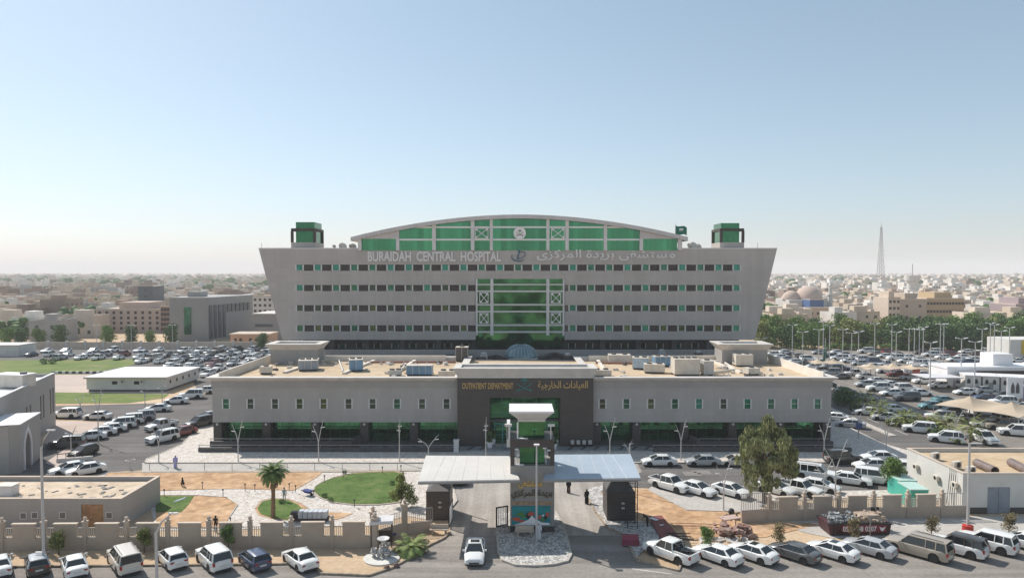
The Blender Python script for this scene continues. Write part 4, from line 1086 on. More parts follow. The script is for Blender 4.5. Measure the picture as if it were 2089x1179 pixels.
# ------------------------------------------------------------------ vehicles
M_paint = paint_mat()
M_cglass = mat('car_glass', (.015,.020,.022), .06, spec=.8)
M_tyre = mat('tyre_rubber', (.018,.018,.018), .85)
M_rim = mat('alloy_rim', (.42,.43,.44), .3, metal=.7)
M_head = mat('headlight_lens', (.70,.74,.76), .1)
M_tail = mat('taillight_lens', (.35,.015,.012), .2)
M_plate = mat('number_plate_white', (.65,.65,.6), .5)
M_trim = mat('black_trim', (.03,.03,.032), .5)
WHITE=(.80,.80,.78); SILV=(.42,.43,.44); DGREY=(.075,.082,.09); BLACK=(.02,.02,.022); BEIGE=(.36,.31,.25); NAVY=(.02,.05,.12); RED=(.22,.03,.03); CREAM=(.66,.60,.52); BROWN=(.12,.09,.07); TEAL=(.12,.30,.32)
def lerp(tab, x):
    if x <= tab[0][0]: return tab[0][1]
    for (a, va), (b_, vb) in zip(tab, tab[1:]):
        if x <= b_: return va+(vb-va)*(x-a)/(b_-a)
    return tab[-1][1]
SPEC = {
 'sedan': dict(L=4.6, W=1.82, wr=.32, ax=(1.38,-1.33), top=[(-2.3,.62),(-2.26,.90),(-2.1,.99),(-1.6,1.03),(-1.0,.96),(.9,.93),(1.3,.92),(1.9,.80),(2.2,.68),(2.3,.5)],
   cab=(-1.95,-1.10,.22,1.20), H=1.45, belt=.95, rw=.60, g=.78),
 'hatch': dict(L=4.1, W=1.74, wr=.31, ax=(1.25,-1.22), top=[(-2.05,.62),(-2.0,1.0),(-1.8,1.05),(-1.0,.98),(.9,.95),(1.2,.94),(1.7,.82),(1.95,.68),(2.05,.5)],
   cab=(-1.98,-1.55,.20,1.15), H=1.50, belt=.97, rw=.62, g=.8),
 'suv': dict(L=4.9, W=1.94, wr=.38, ax=(1.45,-1.42), top=[(-2.45,.72),(-2.42,1.08),(-2.2,1.14),(-1.0,1.12),(.8,1.10),(1.1,1.12),(2.0,1.05),(2.35,.92),(2.45,.6)],
   cab=(-2.38,-2.10,.25,1.10), H=1.84, belt=1.10, rw=.72, g=.86),
 'long_suv': dict(L=5.5, W=2.02, wr=.39, ax=(1.72,-1.62), top=[(-2.75,.72),(-2.72,1.12),(-2.5,1.18),(-1.0,1.14),(1.0,1.12),(1.35,1.14),(2.3,1.06),(2.65,.94),(2.75,.6)],
   cab=(-2.70,-2.50,.55,1.35), H=1.92, belt=1.12, rw=.74, g=.88),
 'pickup': dict(L=5.2, W=1.86, wr=.38, ax=(1.62,-1.45), top=[(-2.6,.95),(-2.55,1.02),(-.8,1.02),(.9,1.06),(1.15,1.10),(2.1,1.02),(2.5,.9),(2.6,.6)],
   cab=(-.82,-.66,.55,1.25), H=1.78, belt=1.06, rw=.68, g=.84),
}
def body_mb(S, b, coarse=False, mi=0):
    L, W = S['L'], S['W']; r = S['wr']+.07; xs = set()
    nn = 10 if coarse else 24
    for i in range(nn+1): xs.add(round(-L/2+L*i/nn, 3))
    for a in S['ax']:
        for k in range(0, 9, 2 if coarse else 1): xs.add(round(a-r*math.cos(math.pi*k/8), 3))
    for t in S['top']: xs.add(round(t[0], 3))
    xs = sorted(x for x in xs if abs(x) <= L/2)
    xs2 = [xs[0]]
    for x in xs[1:]:
        if x-xs2[-1] > .02: xs2.append(x)
    xs = xs2; rings = []
    for x in xs:
        w_ = W/2*(1-.13*abs(x/(L/2))**5); zb = .24+.1*abs(x/(L/2))**8; zt = lerp(S['top'], x)
        for a in S['ax']:
            d = abs(x-a)
            if d < r: zb = max(zb, S['wr']+math.sqrt(r*r-d*d)*1.0)
        zb = min(zb, zt-.12); zm = zb+(zt-zb)*.55; cr = .05 if S is not SPEC['pickup'] or x > -.8 else 0
        half = [(w_*.94, zb), (w_, zb+(zt-zb)*.12), (w_*1.0, zm), (w_*.97, zt-.07), (w_*.90, zt-.01), (w_*.5, zt+cr)]
        ring = [(x, y, z) for y, z in half]+[(x, -y, z) for y, z in reversed(half)]
        rings.append(ring)
    k = len(rings[0]); vs = [p for g in rings for p in g]; fs = []
    for i in range(len(rings)-1):
        for j in range(k-1):
            fs.append((i*k+j, i*k+j+1, (i+1)*k+j+1, (i+1)*k+j))
    fs.append(tuple(range(k))[::-1]); fs.append(tuple((len(rings)-1)*k+j for j in range(k)))
    b.cur = mi; b.add(vs, fs)
def cab_geo(S):
    b0, t0, t1, b1 = S['cab']; w0 = S['W']/2*.90; w1 = S['rw']; zb = S['belt']-.02; zt = S['H']
    return b0, t0, t1, b1, w0, w1, zb, zt
def cab_glass(S, b):
    b0, t0, t1, b1, w0, w1, zb, zt = cab_geo(S)
    B_ = [(b0,-w0,zb),(b1,-w0,zb-.02),(b1,w0,zb-.02),(b0,w0,zb)]; T_ = [(t0,-w1,zt-.06),(t1,-w1,zt-.06),(t1,w1,zt-.06),(t0,w1,zt-.06)]
    b.add(B_+T_, [(0,3,2,1),(4,5,6,7),(0,1,5,4),(1,2,6,5),(2,3,7,6),(3,0,4,7)])
def cab_roof(S, b, pill=True, kind='sedan'):
    b0, t0, t1, b1, w0, w1, zb, zt = cab_geo(S)
    n = 6; vs = []; fs = []
    for i in range(n+1):
        x = t0-.05+(t1-t0+.1)*i/n; e = .035*math.sin(math.pi*i/n)
        for yy, dz_ in ((-w1-.02,-.09),(-w1+.04,-.02),(-w1*.5,.0),(0,.01),(w1*.5,0),(w1-.04,-.02),(w1+.02,-.09)):
            vs.append((x, yy, zt+dz_+e-.02))
    for i in range(n):
        for j in range(6): fs.append((i*7+j, (i+1)*7+j, (i+1)*7+j+1, i*7+j+1))
    fs.append(tuple(range(7))); fs.append(tuple(n*7+6-j for j in range(7)))
    b.add(vs, fs)
    if pill:
        for s in (-1, 1):
            def P(x0, x1): return [(x0, s*(w0+.012), zb+.0), (x1, s*(w1+.012), zt-.06)]
            b.tube(P(b1-.02, t1), .045, 4); b.tube(P(b0+.02, t0), .07, 4)
            xm = (t0+t1)/2+.05; b.tube(P(xm+.02, xm), .035, 4)
            if kind in ('suv','long_suv'):
                xq = t0+(.75 if kind == 'long_suv' else .55); b.tube(P(xq, xq), .05, 4)
            if kind in ('sedan',): 
                b.add([(b0-.02,s*(w0+.01),zb),(b0+.42,s*(w0+.015),zb),(t0+.05,s*(w1+.015),zt-.07),(t0-.02,s*(w1+.01),zt-.06)], [(0,1,2,3) if s < 0 else (3,2,1,0)])
            if kind == 'pickup':
                pass
def wheel_mb(S, x, s, b, rim=False, n=14):
    r = S['wr']; y = s*(S['W']/2-.12); 
    c = MB()
    if not rim: c.lathe([(r*.6,-.10),(r*.93,-.11),(r,-.07),(r,.07),(r*.93,.11),(r*.6,.10)], n=n)
    else: c.lathe([(r*.15,.07),(r*.25,.09),(r*.55,.075),(r*.66,.10),(r*.66,.05)], n=n)
    vs = [(x+v[0], y+s*v[2], r+v[1]) for v in c.v]
    fs = c.f if s < 0 else [f[::-1] for f in c.f]
    b.add(vs, fs)
def make_car(kind, label, color, loc, rz, sunroof=False, roofcol=None):
    S = SPEC[kind]; L, W = S['L'], S['W']; nm = {'sedan':'sedan_car','hatch':'hatchback_car','suv':'suv_car','long_suv':'long_suv_car','pickup':'pickup_truck'}[kind]
    t = thing(nm, label, 'pickup truck' if kind == 'pickup' else 'car', loc, rz)
    b = MB(); body_mb(S, b)
    bo = b.build('body', M_paint, t, smooth=True, sharp=35); bo.color = (*color, 1)
    MB().box(-L/2+.12, L/2-.12, -W/2+.28, W/2-.28, .18, .62).build('underbody', M_trim, t)
    b = MB(); cab_glass(S, b); b.build('window_glass', M_cglass, t)
    b = MB(); cab_roof(S, b, True, kind); ro = b.build('roof', M_paint, t, smooth=True, sharp=50); ro.color = (*(roofcol or color), 1)
    if sunroof:
        b0, t0, t1, b1, w0, w1, zb, zt = cab_geo(S); MB().box(t1-.75, t1-.15, -.4, .4, zt-.01, zt+.025).build('sunroof', M_cglass, ro)
    for a in S['ax']:
        for s in (-1, 1):
            b = MB(); wheel_mb(S, a, s, b); wo = b.build('wheel', M_tyre, t, smooth=True)
            b = MB(); wheel_mb(S, a, s, b, True); b.build('rim', M_rim, wo)
    zf = lerp(S['top'], L/2-.12); zr = lerp(S['top'], -L/2+.05)
    for s in (-1, 1):
        MB().cbox((L/2-.17, s*(W/2-.30), zf-.10), (.26,.36,.13), -s*R(22)).build('headlight', M_head, t)
        if kind in ('suv','long_suv','pickup'): MB().box(-L/2-.015, -L/2+.16, s*(W/2-.2)-.09, s*(W/2-.2)+.09, .78, 1.08).build('taillight', M_tail, t)
        else: MB().cbox((-L/2+.10, s*(W/2-.33), zr-.13), (.2,.36,.14), s*R(12)).build('taillight', M_tail, t)
        b1 = S['cab'][3]; m = MB().cbox((b1-.28, s*(W/2+.07), S['belt']+.08), (.12,.2,.13)).build('wing_mirror', M_paint, t); m.color = (*color, 1)
    MB().box(L/2-.06, L/2+.012, -.45, .45, .36, .5).box(L/2-.16, L/2-.02, -.5, .5, zf-.2, zf-.09).build('grille', M_trim, t)
    MB().box(-L/2-.02, -L/2+.05, -.28, .28, .62 if kind != 'pickup' else .5, .74 if kind != 'pickup' else .62).build('number_plate', M_plate, t)
    MB().box(-L/2-.01, -L/2+.1, -W/2+.28, W/2-.28, .28, .40).build('rear_bumper', M_trim, t)
    if kind == 'long_suv':
        for s in (-1, 1): MB().tube([(-2.3, s*.62, S['H']+.05),(.4, s*.62, S['H']+.05)], .03, 5).build('roof_rail', M_trim, ro)
        MB().box(-L/2+.03,-L/2+.12,-.7,.7,1.2,1.75).build('rear_window', M_cglass, t)
    if kind == 'pickup':
        MB().box(-2.5, -.95, -.68, .68, .985, 1.035).build('cargo_bed', M_trim, t)
        b = MB(); b.box(-2.58,-.86,-.86,-.72,1.0,1.16); b.box(-2.58,-.86,.72,.86,1.0,1.16); b.box(-2.6,-2.5,-.72,.72,1.0,1.16)
        o = b.build('bed_side', M_paint, t); o.color = (*color, 1)
        MB().tube([(-.95,-.72,1.1),(-1.1,-.6,1.65),(-1.1,.6,1.65),(-.95,.72,1.1)], .04, 6).build('roll_bar', M_trim, t)
    return t
def car_px(kind, px, py, head, color, label, **k):
    x, y = G(px, py); return make_car(kind, label, color, (x, y, .02), R(head), **k)
# street rows
NEAR = [
 ('sedan',-2,1166,128,WHITE,'white sedan cut off by the bottom left corner of the picture'),
 ('hatch',76,1163,128,BLACK,'black hatchback with pale roof between two white cars, far left of the street row'),
 ('sedan',152,1165,127,WHITE,'white sedan seen from behind, between the black hatchback and the big cream SUV'),
 ('long_suv',254,1156,130,CREAM,'large cream SUV with roof rails in the left street row'),
 ('hatch',352,1151,131,WHITE,'small white hatchback right of the large cream SUV'),
 ('suv',436,1152,131,WHITE,'white SUV left of the navy blue car in the street row'),
 ('hatch',519,1154,131,NAVY,'navy blue hatchback parked on the street between two white cars'),
 ('sedan',612,1152,130,WHITE,'white sedan at the right end of the left street row, near the urns'),
 ('pickup',1368,1138,131,WHITE,'white pickup truck with a loaded bed in front of the construction soil'),
 ('sedan',1463,1143,131,WHITE,'white sedan parked just right of the white pickup truck'),
 ('sedan',1534,1139,131,WHITE,'white sedan with a sunroof left of the dark grey sedan'),
 ('sedan',1619,1138,131,DGREY,'dark grey sedan in the right street row'),
 ('sedan',1697,1135,131,WHITE,'white sedan with a sunroof right of the dark grey sedan'),
 ('sedan',1772,1128,132,SILV,'silver sedan parked left of the long beige SUV'),
 ('long_suv',1872,1131,131,BEIGE,'long beige SUV with a roof rack in the right street row'),
 ('suv',1951,1127,131,WHITE,'white crossover with a dark roof beside the long beige SUV'),
 ('suv',2012,1119,131,WHITE,'tall white off-road SUV near the right end of the street row'),
 ('sedan',2092,1117,131,WHITE,'white sedan cut off by the right picture edge in the street row'),
 ('sedan',969,1137,271,WHITE,'white sedan driving out through the left gate lane toward the viewer'),
 # inner bay
 ('pickup',1366,998,311,WHITE,'white pickup parked inside the wall, leftmost of the inner bay'),
 ('sedan',1423,1007,311,WHITE,'white sedan right of the pickup in the inner bay, facing the street'),
 ('sedan',1492,1010,311,WHITE,'white sedan left of the big weeping tree in the inner bay'),
 ('sedan',1583,1006,311,WHITE,'white sedan half hidden behind the big weeping tree'),
 ('pickup',1632,1008,311,WHITE,'white pickup right of the big weeping tree, behind the perimeter wall'),
 ('sedan',1672,1001,325,WHITE,'white sedan squeezed between a white pickup and a large white SUV'),
 ('long_suv',1665,977,331,WHITE,'long white SUV in the inner bay, behind the pickup near the tree'),
 ('sedan',1737,987,331,WHITE,'white sedan left of the small leafy tree in the inner bay'),
 ('suv',1786,985,331,WHITE,'white SUV parked beside the small leafy tree and turquoise containers'),
 ('sedan',1778,957,178,WHITE,'white sedan on the inner road behind the small leafy tree'),
 ('sedan',1792,941,175,WHITE,'white sedan by the pavement behind the small leafy tree'),
 ('suv',1720,944,3,BLACK,'black SUV parked by the clinic pavement'),
 ('sedan',1344,949,180,WHITE,'white sedan by the pavement, nearest the right gate canopy'),
 ('sedan',1433,949,180,SILV,'pale silver sedan by the pavement between the canopy and the tree'),
 ('sedan',1500,949,180,CREAM,'cream sedan by the pavement partly behind the weeping tree'),
 ('sedan',1840,962,175,WHITE,'white sedan squeezed behind the white service building corner'),
 # left inner
 ('hatch',170,930,255,BLACK,'black hatchback facing the viewer on the left inner road'),
 ('suv',137,913,192,DGREY,'dark grey-brown SUV outside the arched building'),
 ('sedan',142,965,222,WHITE,'white sedan behind its twin beside the guard building roof'),
 ('sedan',175,967,222,WHITE,'white sedan in front of its twin beside the guard building roof'),
 ('sedan',184,897,205,WHITE,'white sedan just behind the dark grey-brown SUV'),
 ('sedan',206,888,205,WHITE,'second white sedan behind the dark grey-brown SUV, leftmost row'),
 ('sedan',227,881,205,WHITE,'third white sedan behind the dark grey-brown SUV, leftmost row'),
 ('suv',245,873,205,WHITE,'white SUV in the middle of the leftmost slanted row'),
 ('suv',262,865,205,WHITE,'white SUV left of the far grey SUV in the leftmost slanted row'),
 ('suv',286,858,205,SILV,'silver grey SUV at the far end of the leftmost slanted row'),
 ('suv',331,901,240,WHITE,'white off-road SUV with black front near the clinic corner'),
 ('pickup',329,876,240,WHITE,'white pickup standing in the left road beyond the white off-road SUV'),
 ('sedan',372,888,240,RED,'dark red sedan behind the white off-road SUV near the clinic corner'),
 ('suv',406,871,240,BLACK,'black SUV parked by the left side pavement of the clinic'),
 ('sedan',424,856,240,SILV,'silver sedan just visible beside the clinic left wall'),
 ('suv',135,852,182,WHITE,'white off-road SUV beside the verge lawn, next to the arched building'),
 ('sedan',200,855,182,WHITE,'white sedan alone beside the verge lawn kerb'),
 ('sedan',322,839,188,WHITE,'white sedan nearest in the row along the prefabricated building'),
 # right side
 ('sedan',1771,846,160,WHITE,'white sedan, farthest of the east road kerb row'),
 ('sedan',1806,857,160,WHITE,'white sedan, second farthest of the east road kerb row'),
 ('suv',1840,868,155,DGREY,'dark grey SUV in the east road kerb row'),
 ('suv',1875,882,155,WHITE,'white SUV in the east road kerb row before the palms'),
 ('suv',1930,902,152,WHITE,'white crossover at the near end of the east road kerb row'),
 ('suv',2009,903,268,WHITE,'white off-road SUV facing the viewer behind the service building roof'),
 ('sedan',1735,872,150,SILV,'silver sedan on the east road beside the clinic corner'),
 ('sedan',1703,858,150,WHITE,'white sedan half hidden by the clinic right wall'),
 ('sedan',2012,872,160,WHITE,'white sedan right of the tan shade canopy'),
 ('suv',2043,876,165,BEIGE,'beige and black off-road SUV at the right, under the tan shade edge'),
 ('suv',2072,888,160,WHITE,'white SUV at the right picture edge above the service building'),
 ('sedan',1968,858,100,SILV,'silver sedan in front of the tan shade canopy'),
 ('suv',1918,858,150,WHITE,'white SUV left of the tan shade canopy, behind low shrubs'),
 ('suv',915,988,0,BLACK,'black car seen under the left gate canopy'),
]
OCC = []
for k, c in enumerate(NEAR):
    kw = {}
    if 'sunroof' in c[5]: kw['sunroof'] = True
    if 'dark roof' in c[5]: kw['roofcol'] = BLACK
    if 'pale roof' in c[5]: kw['roofcol'] = SILV
    if 'driving' in c[5]: kw['sunroof'] = True
    t = car_px(*c, **kw); OCC.append((t.location.x, t.location.y))
    if k == 8:
        MB().cbox((-1.4,.1,1.12),(1.0,.5,.12),R(20)).cbox((-1.9,-.3,1.1),(.7,.3,.16),R(-30)).build('load', M_black, t)
# lot cars: one light mesh per kind, shared
LOT = {}
for kind in ('sedan','suv','hatch','pickup'):
    S = SPEC[kind]; b = MB(); body_mb(S, b, True, 0)
    b.cur = 1; cab_glass(S, b); b.cur = 0; cab_roof(S, b, True, kind); b.cur = 2
    for a in S['ax']:
        for s in (-1, 1): wheel_mb(S, a, s, b, n=8)
    b.box(-S['L']/2+.12, S['L']/2-.12, -S['W']/2+.28, S['W']/2-.28, .18, .6)
    LOT[kind] = b.mesh('lot_'+kind, [M_paint, M_cglass, M_tyre], True, 40)
def pick(rr):
    x = rr.random()
    for p, c, n in ((.60,WHITE,'white'),(.73,SILV,'silver'),(.80,DGREY,'dark grey'),(.86,BLACK,'black'),(.90,BEIGE,'beige'),(.93,RED,'dark red'),(.96,NAVY,'navy blue'),(.985,TEAL,'pale teal'),(1,BROWN,'brown')):
        if x <= p: return c, n
rr = random.Random(11)
slots = []
def proj(x, y, z=0):
    dy, dz = y, z-CH; dep = dy*math.cos(PITCH)-dz*math.sin(PITCH); up = dy*math.sin(PITCH)+dz*math.cos(PITCH)
    return 1044.5+FPX*x/dep, 589.5+SH-FPX*up/dep
def rowc(x0, y0, x1, y1, head, step, where, fill=.9):
    L = math.hypot(x1-x0, y1-y0); n = int(L/step)
    for i in range(n):
        if rr.random() > fill: continue
        t = (i+.5)/n; x, y = x0+(x1-x0)*t+rr.uniform(-.2,.2), y0+(y1-y0)*t+rr.uniform(-.3,.3)
        px, py = proj(x, y)
        if px < -20 or px > 2110: continue
        if 1560 < px < 1566: continue
        if any((x-a)**2+(y-c)**2 < 14 for a, c in OCC): continue
        slots.append((x, y, head+rr.uniform(-3,3), where)); OCC.append((x, y))
WW = 'in the crowded lot east of the hospital'
# left: row along the prefab, lots behind
rowc(-66, 137, -63.5, 178, 190, 2.9, 'in the slanted row beside the prefabricated building', .97)
WL = 'in the crowded lot behind the prefabricated building'
for k, y in enumerate([174+5.1*j for j in range(12)]):
    xa = -106 if y > 195 else -98+ (195-y)*.9
    rowc(xa, y, -54, y+2, (84 if k % 2 else 266), 2.6, WL, .9 if k % 3 else .75)
WF = 'in the thin far row along the cream boundary wall'
rowc(-134, 208, -106, 209, 88, 2.8, WF, .85); rowc(-150, 226, -104, 229, 268, 2.8, WF, .85); rowc(-148, 216, -106, 218, 88, 2.8, WF, .7)
# right lot
k = 0
for x in (70.5, 79, 85, 95, 101, 111, 117, 127, 133, 143, 149, 160):
    y0 = 112 if x < 90 else 118
    if x > 100: y0 = 132
    if x > 118: y0 = 176
    rowc(x, y0, x+1, 224 if x < 80 else 226, 178 if k % 2 else 2, 2.85, WW, .86 if x > 72 else .5); k += 1
for x, y, h in ((99,112,160),(103,116,160),(107,113,170),(110,121,170),(92,108,150),(95,119,140)):
    if not any((x-a)**2+(y-c)**2 < 16 for a, c in OCC): slots.append((x, y, h, WW))
def visible(s):
    px, py = proj(s[0], s[1]); return True
slots.sort(key=lambda s: s[1])
keep = slots[:228]; rest = slots[228:]
for x, y, h, where in keep:
    kd = rr.choices(['sedan','suv','hatch','pickup'], [5,4,1,.8])[0]; c, cn = pick(rr)
    o = place({'sedan':'sedan_car','suv':'suv_car','hatch':'hatchback_car','pickup':'pickup_truck'}[kd], LOT[kd], None, (x, y, .02), R(h)); o.color = (*c, 1); o.scale = (rr.uniform(.93,1.07), rr.uniform(.97,1.03), rr.uniform(.94,1.08))
    nm = {'sedan':'sedan','suv':'SUV','hatch':'hatchback','pickup':'pickup'}[kd]
    tag(o, f'{cn} {nm} parked {where}', 'car', 'cars '+where)
if rest:
    bm_v, bm_f, bm_m = [], [], []
    cols = [WHITE, SILV, BLACK, BEIGE]
    pm = []
    for i, c in enumerate(cols):
        pm.append(mat('far_car_paint_%d' % i, c, .35, var=.08, scale=.3, coat=.4))
    for x, y, h, where in rest:
        kd = rr.choices(['sedan','suv'], [5,4])[0]; me = LOT[kd]; o0 = len(bm_v); ca, sa = math.cos(R(h)), math.sin(R(h))
        ci = rr.choices(range(4), [6,2,1.5,.5])[0]
        for v in me.vertices: bm_v.append((x+v.co.x*ca-v.co.y*sa, y+v.co.x*sa+v.co.y*ca, v.co.z+.02))
        for p in me.polygons: bm_f.append(tuple(i+o0 for i in p.vertices)); bm_m.append([ci, 4, 5][p.material_index])
    me = bpy.data.meshes.new('distant_cars'); me.from_pydata(bm_v, [], bm_f)
    for m in pm+[M_cglass, M_tyre]: me.materials.append(m)
    me.polygons.foreach_set('material_index', bm_m)
    o = place('distant_cars', me); tag(o, 'packed mass of mostly white cars at the far side of the lots', 'cars', None, 'stuff')
print('CARS near', len(NEAR), 'lot', len(keep), 'rest', len(rest))
# ------------------------------------------------------------------ vegetation
def leaf_mat(name, c, objvar=.35):
    m = mat(name, c, .75, var=.45, scale=.9, objvar=objvar, spec=.25, detail=3)
    return m
M_leaf = leaf_mat('leaf_green', (.16,.25,.065)); M_leafd = leaf_mat('leaf_dark', (.10,.165,.055)); M_leafy = leaf_mat('leaf_olive', (.22,.25,.08))
M_dry = leaf_mat('leaf_dry', (.25,.20,.10)); M_palm = leaf_mat('palm_leaf', (.13,.19,.05)); M_bark = mat('bark', (.16,.11,.075), .9, var=.3, scale=3, bump=.5, bscale=6)
def crown_mb(rr, blobs, n, ls, droop=0, flat=.5):
    """leaf quads scattered through a set of ellipsoid clumps"""
    b = MB(); vs = []; fs = []
    vol = [r[3]*r[4]*r[5] for r in blobs]
    for _ in range(n):
        x0, y0, z0, rx, ry, rz_ = rr.choices(blobs, vol)[0]
        while True:
            u = Vector((rr.uniform(-1,1), rr.uniform(-1,1), rr.uniform(-1,1)))
            if .35 < u.length < 1 or rr.random() < .08: break
        p = Vector((x0+u.x*rx, y0+u.y*ry, z0+u.z*rz_))
        s = ls*rr.uniform(.6,1.3)
        d = Vector((rr.gauss(0,1), rr.gauss(0,1), rr.gauss(0,1))).normalized()
        e = d.cross(Vector((rr.gauss(0,1), rr.gauss(0,1), rr.gauss(0,1)))).normalized()
        if droop: d = Vector((d.x*.25, d.y*.25, -1)).normalized(); e = d.cross(Vector((rr.gauss(0,1), rr.gauss(0,1), 0))).normalized()
        k = len(vs); l = s*(1.8 if droop else 1)
        vs += [p-e*s*.35, p+d*l*.5, p+e*s*.35, p-d*l*.5]; fs.append((k, k+3, k+2, k+1))
    b.add(vs, fs); return b
def blobs_for(rr, h0, h1, rad, k, top=.6):
    out = []
    for i in range(k):
        t = (i+.5)/k; z = h0+(h1-h0)*t; rmax = rad*math.sin(math.pi*min(1, max(.12, .18+.72*t)))**.7
        a = rr.uniform(0, 6.28); d = rr.uniform(.15,.62)*rmax
        r = rad*rr.uniform(.32,.52)
        out.append((d*math.cos(a), d*math.sin(a), min(z, h1-r*.6), r, r, r*rr.uniform(.7,.95)))
    out.append((0,0,(h0+h1)/2, rad*.5, rad*.5, (h1-h0)*.36))
    return out
def trunk_mb(rr, h, r, limbs=4, spread=1.5, top=None):
    b = MB(); b.tube([(0,0,0),(.03*h,0,h*.5),(0,.03*h,h)], [r*1.2, r*.9, r*.6], 8)
    for i in range(limbs):
        a = 6.28*i/limbs+rr.uniform(-.5,.5); z = h*rr.uniform(.7,1)
        b.tube([(0,0,z),(math.cos(a)*spread*.5, math.sin(a)*spread*.5, z+spread*.6),(math.cos(a)*spread, math.sin(a)*spread, z+spread*1.4)], [r*.5, r*.35, r*.15], 6)
    return b
def make_tree(name, label, cat, loc, h, rad, th, seed, m, n=900, ls=.35, k=9, group=None, droop=0):
    r0 = random.Random(seed); t = thing(name, label, cat, loc, r0.uniform(0,6.28), group)
    crown_mb(r0, blobs_for(r0, th, h, rad, k), n, ls, droop).build('crown', m, t)
    trunk_mb(r0, th*1.05, max(.04, rad*.07), 4, rad*.4).build('trunk', M_bark, t)
    return t
# big weeping tree
x, y = G(1560, 1022); t = thing('weeping_tree', 'big drooping olive-green tree in front of the clinic right wing', 'tree', (x, y, 0))
r0 = random.Random(4); bl = []
for (dx, dz, rx, rz_) in ((0,8.7,1.5,1.2),(-1.0,7.3,1.6,1.3),(1.2,7.4,1.6,1.3),(-2.2,6.3,1.3,1.5),(2.3,6.3,1.2,1.3),(.2,6,2,1.6),(-.8,4.5,1.4,1.6),(1.6,4.3,1.3,1.3),(3.0,4.6,1.2,1.8),(.3,3,1.3,1.7),(-1.4,3,1.0,1.5),(-2.6,4.9,.9,1.2),(2.6,3.3,1.1,1.5),(.4,1.9,1.1,1.2),(-1.6,2.2,.8,.9)):
    for q_ in range(5):
        a_ = r0.uniform(0,6.28); k_ = r0.uniform(.2,.75)
        bl.append((dx*1.05+math.cos(a_)*rx*k_, r0.uniform(-1.2,1.2)+math.sin(a_)*rx*k_, dz+r0.uniform(-.6,.5)*rz_, rx*r0.uniform(.28,.45), rx*.42, rz_*r0.uniform(.4,.62)))
crown_mb(r0, bl, 13000, .24, droop=1).build('crown', leaf_mat('weeping_leaf', (.27,.285,.13), 0), t)
b = MB(); b.tube([(0,0,0),(.1,0,2),(-.1,.1,4.5),(.2,0,7.5)], [.35,.3,.22,.1], 8)
for a in range(6): b.tube([(0,0,2.2+a*.5),(1.2*math.cos(a*1.1),1.2*math.sin(a*1.1),4+a*.5),(2.2*math.cos(a*1.1),2.0*math.sin(a*1.1),4.6+a*.5)], [.15,.1,.04], 6)
b.build('trunk', M_bark, t)
# small leafy trees
x, y = G(1822, 1006); make_tree('leafy_tree', 'small bright green tree beside the turquoise containers', 'tree', (x,y,0), 4.1, 1.75, 1.6, 31, M_leaf, 3500, .20, 12)
b = MB()
x, y = G(818, 1034); t = thing('young_tree', 'narrow leafy young tree at the right end of the oval lawn', 'tree', (x, y, .1)); t.scale = (1.15,1.15,1.05)
r0 = random.Random(8); crown_mb(r0, [(0,0,2.3,.5,.5,1.2),(.5,.2,1.5,.8,.7,.8),(-.5,0,1.2,.7,.6,.6),(1.0,0,.7,.7,.6,.5),(.1,0,3.1,.3,.3,.6)], 2200, .20).build('crown', M_leafy, t)
MB().tube([(0,0,0),(.05,0,1.5),(0,0,2.8)], [.07,.05,.02], 6).build('trunk', M_bark, t)
SAP = [(120,1131,M_leafy,'small green sapling between the black hatchback and the wall, far left'),(295,1126,M_leafy,'small olive sapling behind the large cream SUV'),(466,1122,M_leaf,'small green sapling behind the white and navy cars'),
 (1441,1122,M_leaf,'round green sapling behind the white pickup truck'),(1591,1116,M_dry,'dry brown sapling behind the dark grey sedan'),(1743,1108,M_dry,'yellow-brown sapling in front of the dumpster'),
 (1900,1097,M_dry,'dry brown sapling on the pad behind the long beige SUV'),(2058,1093,M_dry,'dry brown sapling nearest the right picture edge')]
for i, (px, py, m, lab) in enumerate(SAP):
    x, y = G(px, py); s = 1.12 if px > 1400 else 1.1
    make_tree('young_tree', lab, 'tree', (x, y, 0), 1.95*s+.1*(i%3), .88*(1.15 if px > 2000 else 1), .75, 60+i, m, 1000 if m is M_dry else 1700, .14, 9)
